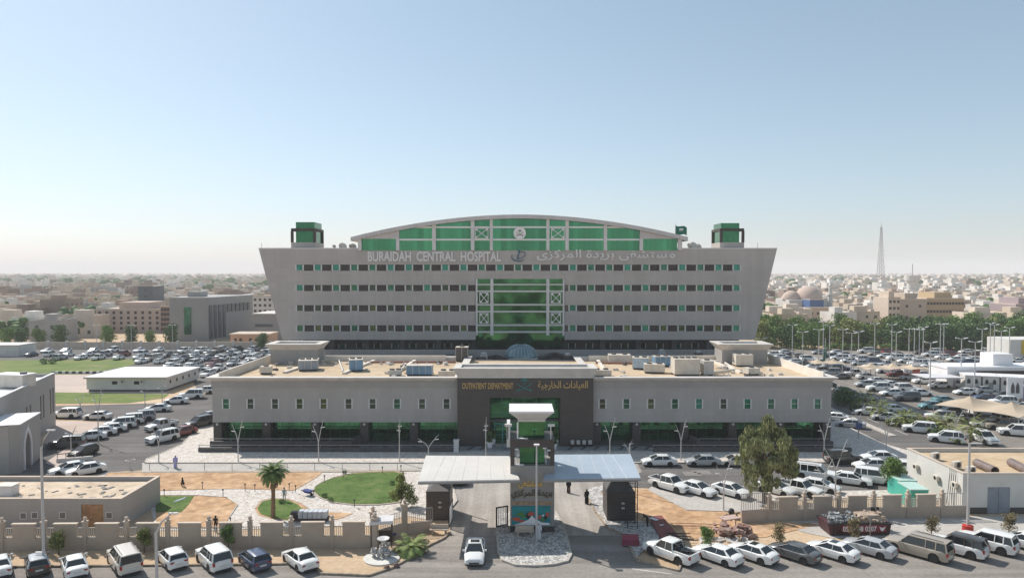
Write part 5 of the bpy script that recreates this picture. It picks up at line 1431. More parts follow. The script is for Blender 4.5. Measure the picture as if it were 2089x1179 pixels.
# palms
def palm(label, loc, th, fl, n, seed, cat='palm tree', m=None, skirt=True, grp=None, coarse=False):
    r0 = random.Random(seed); t = thing('palm_tree', label, cat, loc, 0, grp)
    if th > .3:
        MB().tube([(0,0,0),(.05,0,th*.5),(0,0,th)], [.26,.20,.24], 9).build('trunk', mat('palm_trunk', (.22,.14,.08), .95, var=.3, scale=4, bump=.8, bscale=5), t)
    b = MB(); seg = 4 if coarse else 6
    for i in range(n):
        a = i*2.399+r0.uniform(-.2,.2); el = R(80-105*(i/n)**.8); L = fl*r0.uniform(.8,1.1)
        rad = Vector((math.cos(a), math.sin(a), 0)); side = Vector((-math.sin(a), math.cos(a), 0)); p = Vector((0,0,th)); e = el; last = None
        for j in range(seg+1):
            if j: 
                p = p+(rad*math.cos(e)+Vector((0,0,math.sin(e))))*L/seg; e -= R(16 if not skirt else 12)
            last2 = last; last = p.copy()
            if j > seg*.25:
                # fan of narrow leaflets
                for s in (-1, 1):
                    for q_ in range(3 if not coarse else 2):
                        base = last.lerp(last2, q_/3) if last2 else last
                        wd = L*.30*math.sin(math.pi*min(.95, (j-q_/3)/seg*.8+.12))
                        tip = base+side*s*wd+rad*math.cos(e)*wd*.9+Vector((0,0,-wd*.25)); o = (rad*math.cos(e)+Vector((0,0,math.sin(e))))*L*.035
                        b.add([base-o, base+o, tip], [(0,1,2)])
            if last2: b.add([last2-side*.03, last2+side*.03, last+side*.02, last-side*.02], [(0,1,2,3)])
    b.build('fronds', m or M_palm, t)
    if skirt:
        b = MB()
        for i in range(26):
            a = r0.uniform(0,6.28); z = th-r0.uniform(.0,.9); rad = Vector((math.cos(a), math.sin(a), 0)); side = Vector((-math.sin(a), math.cos(a), 0))
            p = Vector((0,0,z))+rad*.2; q_ = p+rad*.35+Vector((0,0,-.9)); b.add([p-side*.1, p+side*.1, q_+side*.16, q_-side*.16], [(0,1,2,3)])
        b.build('dead_fronds', mat('dead_frond', (.20,.14,.075), .9, var=.3, scale=3), t)
    return t
x, y = G(557, 1056); palm('tall palm with dry skirt standing in the small garden lawn', (x, y, .1), 4.75, 1.7, 50, 2, m=leaf_mat('palm_leaf_dark', (.14,.20,.06), 0))
x, y = G(838, 1128); palm('low spreading palm beside the urn sculpture and gate kerb', (x, y, 0), .55, 2.0, 34, 3, skirt=False, m=leaf_mat('palm_leaf_bright', (.24,.30,.10), 0))
for i, (px, py, hh) in enumerate(((1765,838,2.4),(1795,855,2.0),(1845,872,1.6),(1928,886,1.8),(1980,905,2.6),(1890,878,1.2))):
    x, y = G(px, py); palm(('palm farthest along the east median','bushy palm second along the east median','short palm above the dark grey SUV','wide palm behind the white crossover','palm in front of the white service building roof','small palm beside low shrubs on the median')[i], (x, y, 0), hh, 2.5, 30, 40+i, skirt=False, coarse=True, m=M_leafy)
# low shrubs of the east median
for i, (px, py, s) in enumerate(((1745,838,1.0),(1820,868,1.1),(1875,872,1.3),(1900,884,1.4),(1915,893,1.2),(1950,905,1.0))):
    x, y = G(px, py); r0 = random.Random(90+i)
    t = thing('shrub', 'low shrub on the planted strip beside the east road', 'shrub', (x, y, 0), group='shrubs on the east planted strip')
    crown_mb(r0, [(0,0,.6*s,1.2*s,1.0*s,.6*s),(.8,.3,.5*s,.8*s,.8*s,.5*s)], 380, .3).build('foliage', M_leafy if i % 2 else M_leafd, t)
x, y = G(1722, 828); r0 = random.Random(77)
t = thing('dense_tree', 'dark dense tree clump beside the clinic right corner', 'tree', (x, y, 0)); crown_mb(r0, [(0,0,2,1.8,1.8,1.8),(1.6,0,1.5,1.5,1.5,1.4),(-1,0,1.4,1.3,1.3,1.3)], 1600, .35).build('crown', M_leafd, t); MB().tube([(0,0,0),(0,0,1.6)], .15, 6).build('trunk', M_bark, t)
# folded green canopy umbrella / tall dark flag by the clinic corner
x, y = G(1683, 752); t = thing('furled_flag', 'tall furled dark green flag on a pole beyond the clinic right corner', 'flag', (x, y, 0))
MB().tube([(0,0,0),(0,0,8.2)], .07, 6).build('pole', M_metalw, t)
b = MB(); b.add([(0,-.05,8.0),(.15,.05,8.0),(.45,.2,4.2),(.1,.3,2.3),(-1.2,.1,1.2),(-.3,-.2,3.4),(0,.1,5)], [(0,6,5,4,3,2,1)]); b.add([(0,.05,8.0),(.2,-.2,5),(.5,-.1,3),(-.5,.3,2),(-.2,.2,4.6)], [(0,4,3,2,1)])
b.build('flag', bpy.data.materials['flag_green'], t)
# far tree belts: prototypes copied with scale
protos = []
for i in range(5):
    r0 = random.Random(200+i)
    cm = crown_mb(r0, blobs_for(r0, .6, 8.5, 4.2, 15), 1900, .62).mesh('belt_crown', [M_leaf, M_leafd, M_leafy][i % 3]); tm = trunk_mb(r0, 2.6, .3, 4, 1.5).mesh('belt_trunk', M_bark)
    protos.append((cm, tm))
def belt_tree(x, y, s, lab, grp, i=None):
    cm, tm = protos[rr2.randrange(5) if i is None else i]
    t = thing('broadleaf_tree', lab, 'tree', (x, y, 0), rr2.uniform(0,6.28), grp); t.scale = (s*rr2.uniform(.9,1.2), s*rr2.uniform(.9,1.2), s)
    place('crown', cm, t); place('trunk', tm, t); return t
rr2 = random.Random(17)
for k in range(78):
    px = 1555+ (k % 26)*21.5+rr2.uniform(-8,8); row = k//26
    y = 238+row*17+rr2.uniform(-5,5); x = XA(px, y, 690)
    s = rr2.uniform(.70,1.15)*(1.12 if px > 1980 else 1)
    belt_tree(x, y, s, 'dense green tree in the broad belt beyond the east lot', 'trees in the belt beyond the east lot')
for k, px in enumerate((16,42,80,122,222,267,305,350)):
    y = 247; x = XA(px, y, 700)
    belt_tree(x, y, (.74,.70,.72,.84,.82,.80,.62,.88)[k], 'round dark tree in the row behind the cream boundary wall', 'trees behind the cream boundary wall', k % 2)
x, y = G(566, 703); belt_tree(x, 236, .62, 'dark tree squeezed beside the hospital left edge', None, 1)
for i, (px, py) in enumerate(((540,706),)):
    pass
for k in range(34):                                  # park across the street, mirrored in the atrium glass
    belt_tree(rr2.uniform(-75,75), -45-rr2.uniform(0,1)**1.3*260, rr2.uniform(.8,1.3), 'tree of the park across the street, seen only mirrored in the atrium glass', 'trees of the park across the street')
# hedge of oleander along the far kerb of the east lot
for k in range(24):
    px = 1690+k*15.5; x = XA(px, 233, 715)
    t = thing('shrub', 'grey-green bush in the hedge at the far edge of the east lot', 'shrub', (x, 233+rr2.uniform(-1,1), 0), group='bushes at the far edge of the east lot')
    place('foliage', protos[0][0], t); t.scale = (.38,.38,.26)
# grass specks, small garden shrubs
for i, (px, py) in enumerate(((703,968),(674,1024),(662,1016),(575,1028),(800,990))):
    x, y = G(px, py); r0 = random.Random(300+i)
    t = thing('shrub', ('small shrub at the top rim of the oval lawn','dark rock-like shrub at the lower rim of the oval lawn','tiny shrub at the left rim of the oval lawn','tiny shrub beside the tall palm','tiny shrub near the young tree on the oval lawn')[i], 'shrub', (x, y, .1))
    crown_mb(r0, [(0,0,.25,.35,.3,.25)], 160, .12).build('foliage', M_leafd, t)
# ------------------------------------------------------------------ lamp posts
def y_lamp(label, px, py, ptop, spread=.9, single=False, lean=0, z0=0.0):
    x, y = G(px, py, z0); h = at(px, ptop, y)[1]-z0
    t = thing('street_lamp', label, 'street lamp', (x, y, z0))
    hf = h*.45 if not single else h*.8
    MB().tube([(0,0,0),(0,0,hf)], .085, 8, .07).build('pole', M_metalw, t)
    for s in ((-1,1) if not single else (1,)):
        b = MB(); k = 1.0 if s > 0 else .72
        b.tube([(0,0,hf),(s*spread*.25,0,hf+(h-hf)*.3),(s*spread*.62,0,hf+(h-hf)*.68*k),(s*spread*1.0,0,hf+(h-hf)*k)], [.06,.055,.05,.025], 6)
        b.build('arm', M_metalw, t)
        zz = hf+(h-hf)*.62*k
        MB().cbox((s*spread*.80, 0, zz+.02), (.55,.16,.07), 0, R(-8*s)).build('lamp_head', M_white, t)
    return t
for i, (px, py, pt, lab) in enumerate(((486,943,852,'leftmost'),(650,943,853,'second from the left'),(1244,942,852,'first right of the portal'),(1389,940,852,'second right of the portal'),(1681,940,852,'at the right wing'))):
    y_lamp('slim forked street lamp on the clinic front pavement, '+lab, px, py, pt, .75)
y_lamp('plain street lamp before the clinic left of the portal, almost edge-on', 815, 943, 850, .1)
y_lamp('plain street lamp close to the clinic entrance plant pots', 991, 940, 850, .08)
y_lamp('wide V-shaped lamp rising behind the left gate canopy', 874, 935, 886, 1.45)
y_lamp('forked lamp peeking over the right gate canopy', 1281, 935, 897, .6)
y_lamp('forked lamp between the parked cars and construction soil', 1476, 1040, 934, .8, z0=.1)
y_lamp('forked lamp in front of the black SUV', 1704, 1018, 894, 1.3, z0=.08)
y_lamp('forked lamp among the white cars right of the weeping tree', 1680, 1012, 936, 1.0)
y_lamp('forked lamp on the corner pavement near the median end', 1808, 925, 848, 1.0, z0=.13)
y_lamp('forked lamp standing on the east median', 1751, 890, 822, 1.0)
y_lamp('forked lamp beside the palm near the service building', 1950, 893, 835, 1.1)
for i, (px, py, pt, lab) in enumerate(((201,905,778,'in front of the white prefabricated building'),(324,945,858,'tall bare one beside the service road corner'),(145,920,868,'beside the ramp landing'),(164,850,800,'left on the verge lawn'),(296,830,785,'in the middle of the verge lawn'),(331,822,779,'right end of the verge lawn'),(266,958,932,'short broken one at the garden soil corner'))):
    y_lamp('forked street lamp, '+lab, px, py, pt, .8 if i != 6 else .5)
def arm_lamp(label, base, top, head, z0=0):
    x, y = G(*base, z0); h = at(top[0], top[1], y)[1]-z0; hx_, hz_ = at(head[0], head[1], y)
    t = thing('street_lamp', label, 'street lamp', (x, y, z0)); xt = at(top[0], top[1], y)[0]-x
    MB().tube([(0,0,0),(0,0,h)], .14, 10, .10).build('pole', M_metalw, t)
    dx, dz_ = hx_-x, hz_-z0
    MB().tube([(0,0,h),(dx*.35,0,h+(dz_-h)*.55),(dx,0,dz_)], [.10,.07,.05], 7).build('arm', M_metalw, t)
    MB().cbox((dx*1.05,0,dz_-.05), (.7,.22,.1)).build('lamp_head', M_white, t)
    return t
t = arm_lamp('tall grey street lamp with a curved arm in front of the guard building', (90,1166), (83,915), (103,876))
MB().cbox((-.35,0,t.children[0].dimensions.z or 8.2), (.7,.2,.1)).build('lamp_head', M_white, t)
x, y = G(321, 1245); t = arm_lamp('near grey street lamp whose base is below the picture, between left parked cars', (321,1245), (317,1087), (352,1045))
MB().cbox((1.9,0,8.6),(.9,.5,.06), 0, R(-20)).build('solar_panel', mat('panel_blue', (.30,.34,.38), .3), t)
x, y = G(1974, 1086); h = at(1988, 903, y)[1]
t = thing('street_lamp', 'tall straight pole lamp in a red bollard on the right pad', 'street lamp', (x, y, 0))
MB().tube([(0,0,0),(0,0,h)], .15, 10, .10).build('pole', M_metalw, t); MB().box(-.05,1.2,-.1,.1,h-.1,h).build('lamp_head', M_white, t)
MB().lathe([(.5,0),(.5,.75),(.34,.8)], n=14).build('base_cover', mat('red_paint', (.45,.03,.02), .5), t)
rr3 = random.Random(5)
LP = [(1553,690),(1617,663),(1638,677),(1671,672),(1680,657),(1693,664),(1720,672),(1738,679),(1752,676),(1785,660),(1820,662),(1829,677),(1855,671),(1866,671),(1876,672),(1884,667),(1919,661),(1926,661),(1962,690),(2004,671),(2021,659),(2029,662),(2043,675),(2060,668),(1899,698),(1990,697)]
for i, (px, pt) in enumerate(LP):
    h = 11.0; d = _ray(px, pt); tt = (h-CH)/d[2]; x, y = d[0]*tt, d[1]*tt
    if x < 68: x += 0
    t = thing('lot_lamp', 'tall thin double-headed lamp standing in the east lot', 'street lamp', (x, y, 0), group='double-headed lamps of the east lot')
    MB().tube([(0,0,0),(0,0,h)], .13, 6, .08).build('pole', M_metalw, t)
    for s in (-1, 1): MB().cbox((s*.9,0,h+.02),(.9,.35,.14),0,R(-12*s)).build('lamp_head', M_letter, t)
    MB().tube([(-.9,0,h),(0,0,h-.1),(.9,0,h)], .05, 5).build('arm', M_metalw, t)
for i, px in enumerate((268,352,197)):
    y = 230; x = XA(px, y, 700)
    t = thing('lot_lamp', ('slim lamp above the far left lot, middle','slim lamp above the far left lot, rightmost','slim lamp above the far left lot, leftmost')[i], 'street lamp', (x, y, 0))
    MB().tube([(0,0,0),(0,0,8.5)], .11, 6, .07).build('pole', M_metalw, t)
    for s in (-1,1): MB().cbox((s*.8,0,8.5),(.9,.3,.14)).build('lamp_head', M_letter, t)

# ------------------------------------------------------------------ roof equipment of the clinic (z = roof)
ZR = ZT-.55
def roof_box(label, px, py, w_, d_, h_, m, rz_=0, kind='unit', fans=2, legs=True):
    x, y = G(px, py, ZR); y += d_/2
    t = thing('rooftop_unit', label, 'air conditioner', (x, y, ZR), R(rz_))
    MB().box(-w_/2,w_/2,-d_/2,d_/2,.25,h_).build('casing', m, t)
    b = MB()
    n = max(2, int(w_/.9))
    for i in range(n+1): b.box(-w_/2+w_*i/n-.03,-w_/2+w_*i/n+.03,-d_/2-.03,-d_/2-.003,.25,h_)
    b.box(-w_/2-.03,w_/2+.03,-d_/2-.04,d_/2+.03,h_,h_+.06); b.build('casing_trim', M_acw, t)
    for i in range(fans):
        MB().lathe([(.42,0),(.42,.2),(.3,.2)], (-w_/2+w_*(i+.5)/fans,0,h_+.06), 12).build('fan', M_darkgrey, t)
    MB().box(-w_/2+.1,w_/2-.1,-d_/2+.1,d_/2-.1,0,.25).build('base_frame', M_black, t)
    return t
roof_box('grey-blue rooftop unit, leftmost on the clinic roof', 624, 757, 3.1, 3.4, 1.7, mat('ac_greyblue', (.30,.33,.37), .5, var=.1), 12, fans=3)
roof_box('square bright blue rooftop unit on the clinic roof, left wing', 722, 758, 2.2, 3.0, 1.9, M_acb, 14)
roof_box('long blue five-panel rooftop unit just left of the portal', 855, 767, 4.0, 1.9, 1.6, M_acb, 0, fans=0)
roof_box('cream rooftop unit against the left side of the portal block', 912, 771, 2.6, 1.8, 1.0, M_acw, 0)
roof_box('cream rooftop unit against the right side of the portal block', 1228, 769, 2.8, 1.8, 1.0, M_acw, 5)
roof_box('long cream rooftop duct unit behind, right wing', 1265, 741, 3.9, 2.4, 1.4, M_acw, -5)
roof_box('pale blue rooftop unit left of the cream cluster, right wing', 1309, 754, 2.6, 2.4, 1.9, mat('ac_paleblue', (.42,.54,.64), .5, var=.15), -10)
roof_box('low cream rooftop unit within the right wing cluster', 1337, 762, 3.2, 2.0, 1.4, M_acw, -8)
roof_box('blue-topped rooftop unit behind the right wing cluster', 1352, 748, 2.8, 2.0, 1.7, M_acb, 5)
roof_box('large cream rooftop unit with open fan side, right wing', 1402, 767, 3.9, 3.0, 2.6, M_acw, 0, fans=4)
roof_box('cream rooftop unit beside the stair house, right wing', 1519, 748, 2.9, 2.4, 2.0, M_acw, 0)
roof_box('small cream rooftop blower on the right wing', 1536, 766, 2.0, 1.6, 1.1, M_acw, 15, fans=1)
roof_box('small pale rooftop unit next to the large open fan unit', 1446, 767, 1.5, 2.4, 2.3, M_metalw, 0, fans=1)
roof_box('low cream rooftop box near the left roof corner', 540, 764, 1.6, 1.4, 1.2, M_acw, 0, fans=1)
roof_box('low flat grey rooftop unit in the left wing middle', 805, 768, 2.0, 1.4, .9, M_metalw, 10)
roof_box('dark grey rooftop blower above the link building left', 942, 738, 2.2, 1.8, 2.6, M_darkgrey, 0, fans=1)
def duct(label, pts_px, z, r, m=None):
    P = [(*G(p[0], p[1], z), z) for p in pts_px]; o = P[0]
    b = MB().tube([(p[0]-o[0], p[1]-o[1], r+.05) for p in P], r, 8)
    tag(b.build('roof_duct', m or M_metalw, None, (o[0], o[1], z), smooth=True), label, 'duct')
duct('thin pale pipe across the left wing roof', [(560,746),(600,733),(690,733),(700,760)], ZR, .16)
duct('reddish pipe bundle running along the back of the left wing roof', [(745,741),(930,741)], ZR, .18, mat('red_pipe', (.30,.13,.09), .6))
duct('pale pipe bending beside the blue five-panel unit', [(800,762),(822,755),(828,745)], ZR, .22, M_acw)
duct('reddish pipe along the right wing roof beside the portal block', [(1215,742),(1300,744),(1310,748)], ZR, .18, MATS['red_pipe'])
duct('pale pipe running to the right wing large unit', [(1440,765),(1500,757),(1475,740),(1440,738)], ZR, .2, M_acw)
duct('fat grey duct left of the dome', [(975,741),(1010,735),(1030,741),(1042,731)], 9.0, .55, M_darkgrey)
duct('fat grey duct right of the dome', [(1100,738),(1130,728),(1165,738),(1210,735)], 9.0, .5, M_darkgrey)
duct('long dark duct on the link roof, left', [(850,733),(960,731)], 9.0, .4, M_darkgrey)
for i, (px, py) in enumerate(((948,741),(987,738),(1158,739),(1350,731),(1425,734))):
    x, y = G(px, py, 9.0)
    t = thing('roof_vent', 'small metal vent box on the link roof, '+('leftmost','beside the duct left of the dome','beside the duct right of the dome','behind the right cluster','rightmost')[i], 'vent', (x, y, 9.0))
    MB().box(-.7,.7,-.7,.7,0,1.3).build('box', M_metalw if i % 2 else M_darkgrey, t); MB().lathe([(.5,0),(.6,.3),(.3,.5)], (0,0,1.3), 10).build('cowl', M_metalw, t)
# small clutter on the roof
rc = random.Random(8)
for i in range(44):
    side = rc.random() < .5
    x = rc.uniform(-40,-10) if side else rc.uniform(14,43); y = rc.uniform(CY+2.5, CY+22); s = rc.uniform(.25,.8)
    o = MB().cbox((0,0,s*.35),(s*rc.uniform(1,2.4), s, s*.7), rc.uniform(0,3)).cbox((s*.3,0,s*.8),(s*.3,s*.3,s*.3)).build('roof_box', rc.choice([M_acw, M_metalw, M_cornice, M_darkgrey]), None, (x, y, ZR+.002))
    tag(o, 'small box-like fitting scattered on the clinic roof', 'roof fitting', 'small fittings on the clinic roof')
for i in range(26):
    side = i % 2; x0 = -38+i*1.0 if side else 15+i*1.1; y = CY+ (19.5 if side else 20.5)
    tag(MB().cbox((0,0,.12),(.5,.5,.24)).cbox((0,0,.35),(.1,.1,.3)).build('pipe_support', M_cornice, None, (x0, y, ZR+.002)), 'tiny pipe support block on the clinic roof', 'pipe support', 'pipe supports on the clinic roof')

# ------------------------------------------------------------------ people
M_skin = mat('skin', (.32,.19,.12), .6)
def person(label, loc, rz, cloth, pose='stand', robe=True, hair=None, h=1.72, head_cloth=None):
    t = thing('person', label, 'person', loc, R(rz)); t.scale = (h/1.72,)*3
    J = dict(pel=(0,0,.92), ch=(0,0,1.25), nk=(0,0,1.47), hd=(0,.01,1.56), top=(0,.02,1.66))
    st = .16 if pose == 'walk' else .03
    fl = {'hipL':(-.10,0,.88),'kL':(-.11,st+.04,.48),'aL':(-.11,st,.08),'tL':(-.11,st+.16,.03),'hipR':(.10,0,.88),'kR':(.11,-st*.3+.05,.48),'aR':(.11,-st-.06,.08),'tR':(.11,-st+.1,.03)}
    sh = {'sL':(-.19,0,1.41),'eL':(-.25,-.03 if pose=='walk' else 0,1.13),'hL':(-.24,.08,.90),'fL':(-.24,.12,.80),'sR':(.19,0,1.41),'eR':(.25,.03,1.13),'hR':(.25,.10,.92),'fR':(.25,.14,.82)}
    if pose == 'bend':
        for d_ in (J, sh):
            for k in d_:
                x, y, z = d_[k]
                if z > .95 or k[0] in 'hf' or k[0] == 'e': 
                    dz_ = z-.92; d_[k] = (x, y+.75*dz_+.05, .92+dz_*.55)
        sh['hL'] = (-.2,.55,.75); sh['fL'] = (-.2,.6,.66); sh['hR'] = (.2,.55,.75); sh['fR'] = (.2,.6,.66)
    if pose == 'crouch':
        for d_ in (J, sh):
            for k in d_: x, y, z = d_[k]; d_[k] = (x, y+.12*(z-.5), z-.55 if z > .5 else z)
        fl.update({'hipL':(-.1,-.08,.35),'hipR':(.1,-.08,.35),'kL':(-.13,.28,.5),'kR':(.13,.28,.5)})
    allj = {**J, **fl, **sh}; keys = list(allj); rad = dict(pel=.15,ch=.155,nk=.06,hd=.105,top=.085,hipL=.10,hipR=.10,kL=.065,kR=.065,aL=.045,aR=.045,tL=.04,tR=.04,sL=.075,sR=.075,eL=.045,eR=.045,hL=.032,hR=.032,fL=.03,fR=.03)
    E = [('pel','ch'),('ch','nk'),('nk','hd'),('hd','top'),('pel','hipL'),('hipL','kL'),('kL','aL'),('aL','tL'),('pel','hipR'),('hipR','kR'),('kR','aR'),('aR','tR'),('ch','sL'),('sL','eL'),('eL','hL'),('hL','fL'),('ch','sR'),('sR','eR'),('eR','hR'),('hR','fR')]
    vs = [allj[k] for k in keys]; rs = [rad[k] for k in keys]; ed = [(keys.index(a), keys.index(b_)) for a, b_ in E]
    for s, hh, ff in ((-1,'hL','fL'),(1,'hR','fR')):          # fingers and thumb
        f = Vector(allj[ff]); d_ = (f-Vector(allj[hh])).normalized(); i0 = keys.index(ff)
        for j in range(4):
            o = Vector((0,(j-1.5)*.018,0)); vs.append(tuple(f+o+d_*(.07-.008*abs(j-1.3)))); rs.append(.009); ed.append((i0, len(vs)-1))
        vs.append(tuple(f+Vector((0,.05,.0)))); rs.append(.010); ed.append((keys.index(hh), len(vs)-1))
    me = bpy.data.meshes.new('person_body'); me.from_pydata(vs, ed, [])
    o = place('body', me, t); me.materials.append(cloth if not robe else M_skin)
    sk = o.modifiers.new('skin', 'SKIN'); 
    for i, r_ in enumerate(rs): me.skin_vertices[0].data[i].radius = (r_, r_*.85)
    me.skin_vertices[0].data[keys.index('pel')].use_root = True
    ss = o.modifiers.new('ss', 'SUBSURF'); ss.levels = 1; ss.render_levels = 1
    H = Vector(allj['hd'])
    if robe:
        b = MB(); n = 14
        ys = .0
        prof = [(.20,.10,.05),(.21,.13,.3),(.19,.12,.8),(.20,.13,1.0),(.22,.12,1.3),(.20,.11,1.42),(.08,.07,1.48)]
        vs2 = []; fs2 = []
        for rx, ry, z in prof:
            off = 0
            if pose == 'bend' and z > .9: off = (z-.92)*.75; z = .92+(z-.92)*.55
            if pose == 'crouch': z = max(.05, z*.6)
            for j in range(n): a = 2*math.pi*j/n; vs2.append((rx*1.12*math.cos(a), (ry*1.2+(st*.5 if z < .5 else 0))*math.sin(a)+off+.01, z))
        for i in range(len(prof)-1):
            for j in range(n): fs2.append((i*n+j, i*n+(j+1)%n, (i+1)*n+(j+1)%n, (i+1)*n+j))
        b.add(vs2, fs2); b.build('robe', cloth, t, smooth=True)
        for s in ('L','R'):
            MB().tube([allj['s'+s], allj['e'+s], allj['h'+s]], [.095,.075,.065], 8).build('sleeve', cloth, t, smooth=True)
    b = MB(); b.ball((H.x, H.y-.012, H.z+.03), .118, 12, 8, (.92,1,1.12)); v2 = []
    b.v = [(x, min(y, H.y+.045), z) for x, y, z in b.v]
    (b.build('headscarf', head_cloth, t, smooth=True) if head_cloth else b.build('hair', mat('black_hair', (.015,.012,.01), .7), t, smooth=True))
    f = MB(); f.ball((H.x, H.y+.105, H.z), .018, 6, 4, (.8,1,1.5)); f.ball((H.x-.035, H.y+.092, H.z+.03), .012, 6, 4); f.ball((H.x+.035, H.y+.092, H.z+.03), .012, 6, 4); f.box(H.x-.025,H.x+.025,H.y+.08,H.y+.1,H.z-.05,H.z-.042)
    f.build('face', mat('face_detail', (.16,.08,.06), .6), t)
    return t
M_blk = mat('black_cloth', (.012,.012,.014), .9); M_wc = mat('white_cloth', (.62,.62,.66), .9); M_lav = mat('lavender_cloth', (.38,.36,.62), .9); M_gc = mat('grey_cloth', (.30,.33,.36), .9)
for lab, px, py, rz_, c, pose, robe, hc, z in (
  ('person in a long black robe walking in from the gate, farther one', 1160, 1005, 160, M_blk, 'walk', True, M_blk, .03),
  ('person in a long black robe walking on the right gate lane, nearer one', 1197, 1027, 20, M_blk, 'walk', True, M_blk, .03),
  ('person in a long white robe standing beside the gate pole', 1099, 1100, 180, M_wc, 'stand', True, M_wc, .16),
  ('person in lavender clothes standing on the service road left', 358, 954, 200, M_lav, 'stand', True, M_gc, .02),
  ('person in dark clothes leaning forward by the red ramp', 1321, 1073, 120, M_blk, 'bend', False, None, .1),
  ('person in grey clothes on the garden path beside the tall palm', 580, 1023, 200, M_gc, 'stand', False, None, .06),
  ('person in dark clothes crouching on the orange garden soil', 374, 992, 90, M_blk, 'crouch', False, None, .1),
  ('person in dark trousers standing behind the perimeter wall grille', 440, 1084, 180, M_blk, 'stand', False, None, .0),
  ('person in dark clothes at the clinic portal right side', 1149, 905, 180, M_blk, 'stand', True, M_blk, .3)):
    x, y = G(px, py, z); person(lab, (x, y, z), rz_, c, pose, robe, head_cloth=hc, h=1.66)

# ------------------------------------------------------------------ assorted objects
# urn sculpture on a white round pad
x, y = G(779, 1139); t = thing('urn_sculpture', 'group of mosaic urns in black and white on a round white pad', 'sculpture', (x, y, 0)); t.scale = (.7,.7,.78)
MB().lathe([(2.35,0),(2.35,.14),(2.2,.17)], n=26).build('pad', M_whitew, t)
M_mos = mat('mosaic_stone', (.16,.15,.15), .6, col2=(.66,.63,.60), scale=7, detail=1); 
def urn(cx, cy, z0, s, tilt=0):
    o = MB().lathe([(.05,0),(.32,.05),(.30,.12),(.16,.22),(.34,.42),(.48,.65),(.42,.85),(.28,.95),(.42,1.08),(.38,1.08),(.22,.9)], (0,0,0), 14)
    o.v = [(v[0]*s, v[1]*s, v[2]*s) for v in o.v]
    u = o.build('urn', M_mos, t, (cx, cy, z0), smooth=True); return u
urn(-1.05,.1,.16,.95); urn(.7,-.3,.16,.85); urn(.1,.3,.16,1.2); urn(.2,.25,1.3,.8); urn(-.3,-.35,.16,.6); urn(.95,.3,.16,.7)
MB().lathe([(.3,0),(.75,.22),(.8,.34),(.7,.34),(.3,.14)], (.15,.25,2.0), 16).build('bowl', M_white, t, smooth=True); urn(.7,.5,1.1,.55)
for i, (px, py) in enumerate(((789,1161),(808,1156))):
    x, y = G(px, py); tag(MB().lathe([(.18,0),(.3,.06),(.28,.22),(.16,.36),(.05,.38)], n=9).build('stone_bollard', mat('brown_rock', (.16,.11,.09), .9, var=.3, scale=4), None, (x, y, 0)), ('left','right')[i]+' small brown rock in front of the urn sculpture', 'rock')
# guard shelter
x, y = G(779, 1112); t = thing('guard_shelter', 'small open metal guard shelter with dark posts by the wall end', 'shelter', (x, y, 0), R(8))
for sx in (-.95,.95):
    for sy in (-.7,.7): MB().box(sx-.05,sx+.05,sy-.05,sy+.05,0,2.5).build('post', mat('dark_brown_metal', (.07,.05,.045), .6), t)
MB().box(-1.1,1.1,-.85,.85,2.5,2.6).box(-1.1,1.1,-.87,-.855,2.3,2.55).build('roof', M_column, t)
MB().box(-.9,.9,.62,.66,.1,1.2).build('back_panel', MATS['dark_brown_metal'], t)
x, y = G(803, 1098); t = thing('office_chair', 'blue chair behind the guard shelter', 'chair', (x, y, 0))
mb1 = mat('blue_fabric', (.03,.05,.20), .8)
MB().box(-.25,.25,-.25,.25,.42,.5).build('seat', mb1, t); MB().box(-.25,.25,.22,.28,.55,1.05).build('backrest', mb1, t); MB().tube([(0,0,0),(0,0,.42)], .04, 6).build('leg', M_black, t)
# dumpster
x, y = G(1742, 1084); t = thing('dumpster', 'dark maroon skip painted with a phone number and heaped with rubble', 'dumpster', (x, y, 0), R(1))
Ld, Wd, Hd = 6.2, 2.3, 1.25
b = MB(); M_mar = mat('maroon_paint', (.065,.022,.026), .6, var=.3, scale=1.5)
b.frust((-Ld/2+.15,Ld/2-.15,-Wd/2,Wd/2),(-Ld/2-.1,Ld/2,-Wd/2-.05,Wd/2+.05),.12,Hd-.0); b.build('container', M_mar, t)
MB().box(-Ld/2-.15,Ld/2+.05,-Wd/2-.1,-Wd/2+.06,Hd-.12,Hd+.03).box(-Ld/2-.15,Ld/2+.05,Wd/2-.06,Wd/2+.1,Hd-.12,Hd+.03).build('rim', M_trim, t)
for i in range(7): 
    xx = -Ld/2+.5+i*.87; 
    if i in (0, 6): MB().box(xx-.05,xx+.05,-Wd/2-.10,-Wd/2-.0,.2,Hd-.13).build('rib', M_trim, t)
MB().box(-1.85,2.55,-Wd/2-.115,-Wd/2-.06,.42,1.12).build('sign_panel', mat('faded_red', (.22,.035,.05), .7, var=.2, scale=2), t)
me = text_mesh('05 06 08 0307', 3.35, .52, .03, 'phone_number', M_letter, bold=.02); place('phone_number', me, t, (-1.75, -Wd/2-.14, .5))
MB().xz([(1.85,.95),(2.0,.62),(2.15,.5),(2.3,.62),(2.5,.98),(2.2,.85)], -Wd/2-.15, -Wd/2-.12).build('painted_mark', M_letter, t)
rd = random.Random(3)
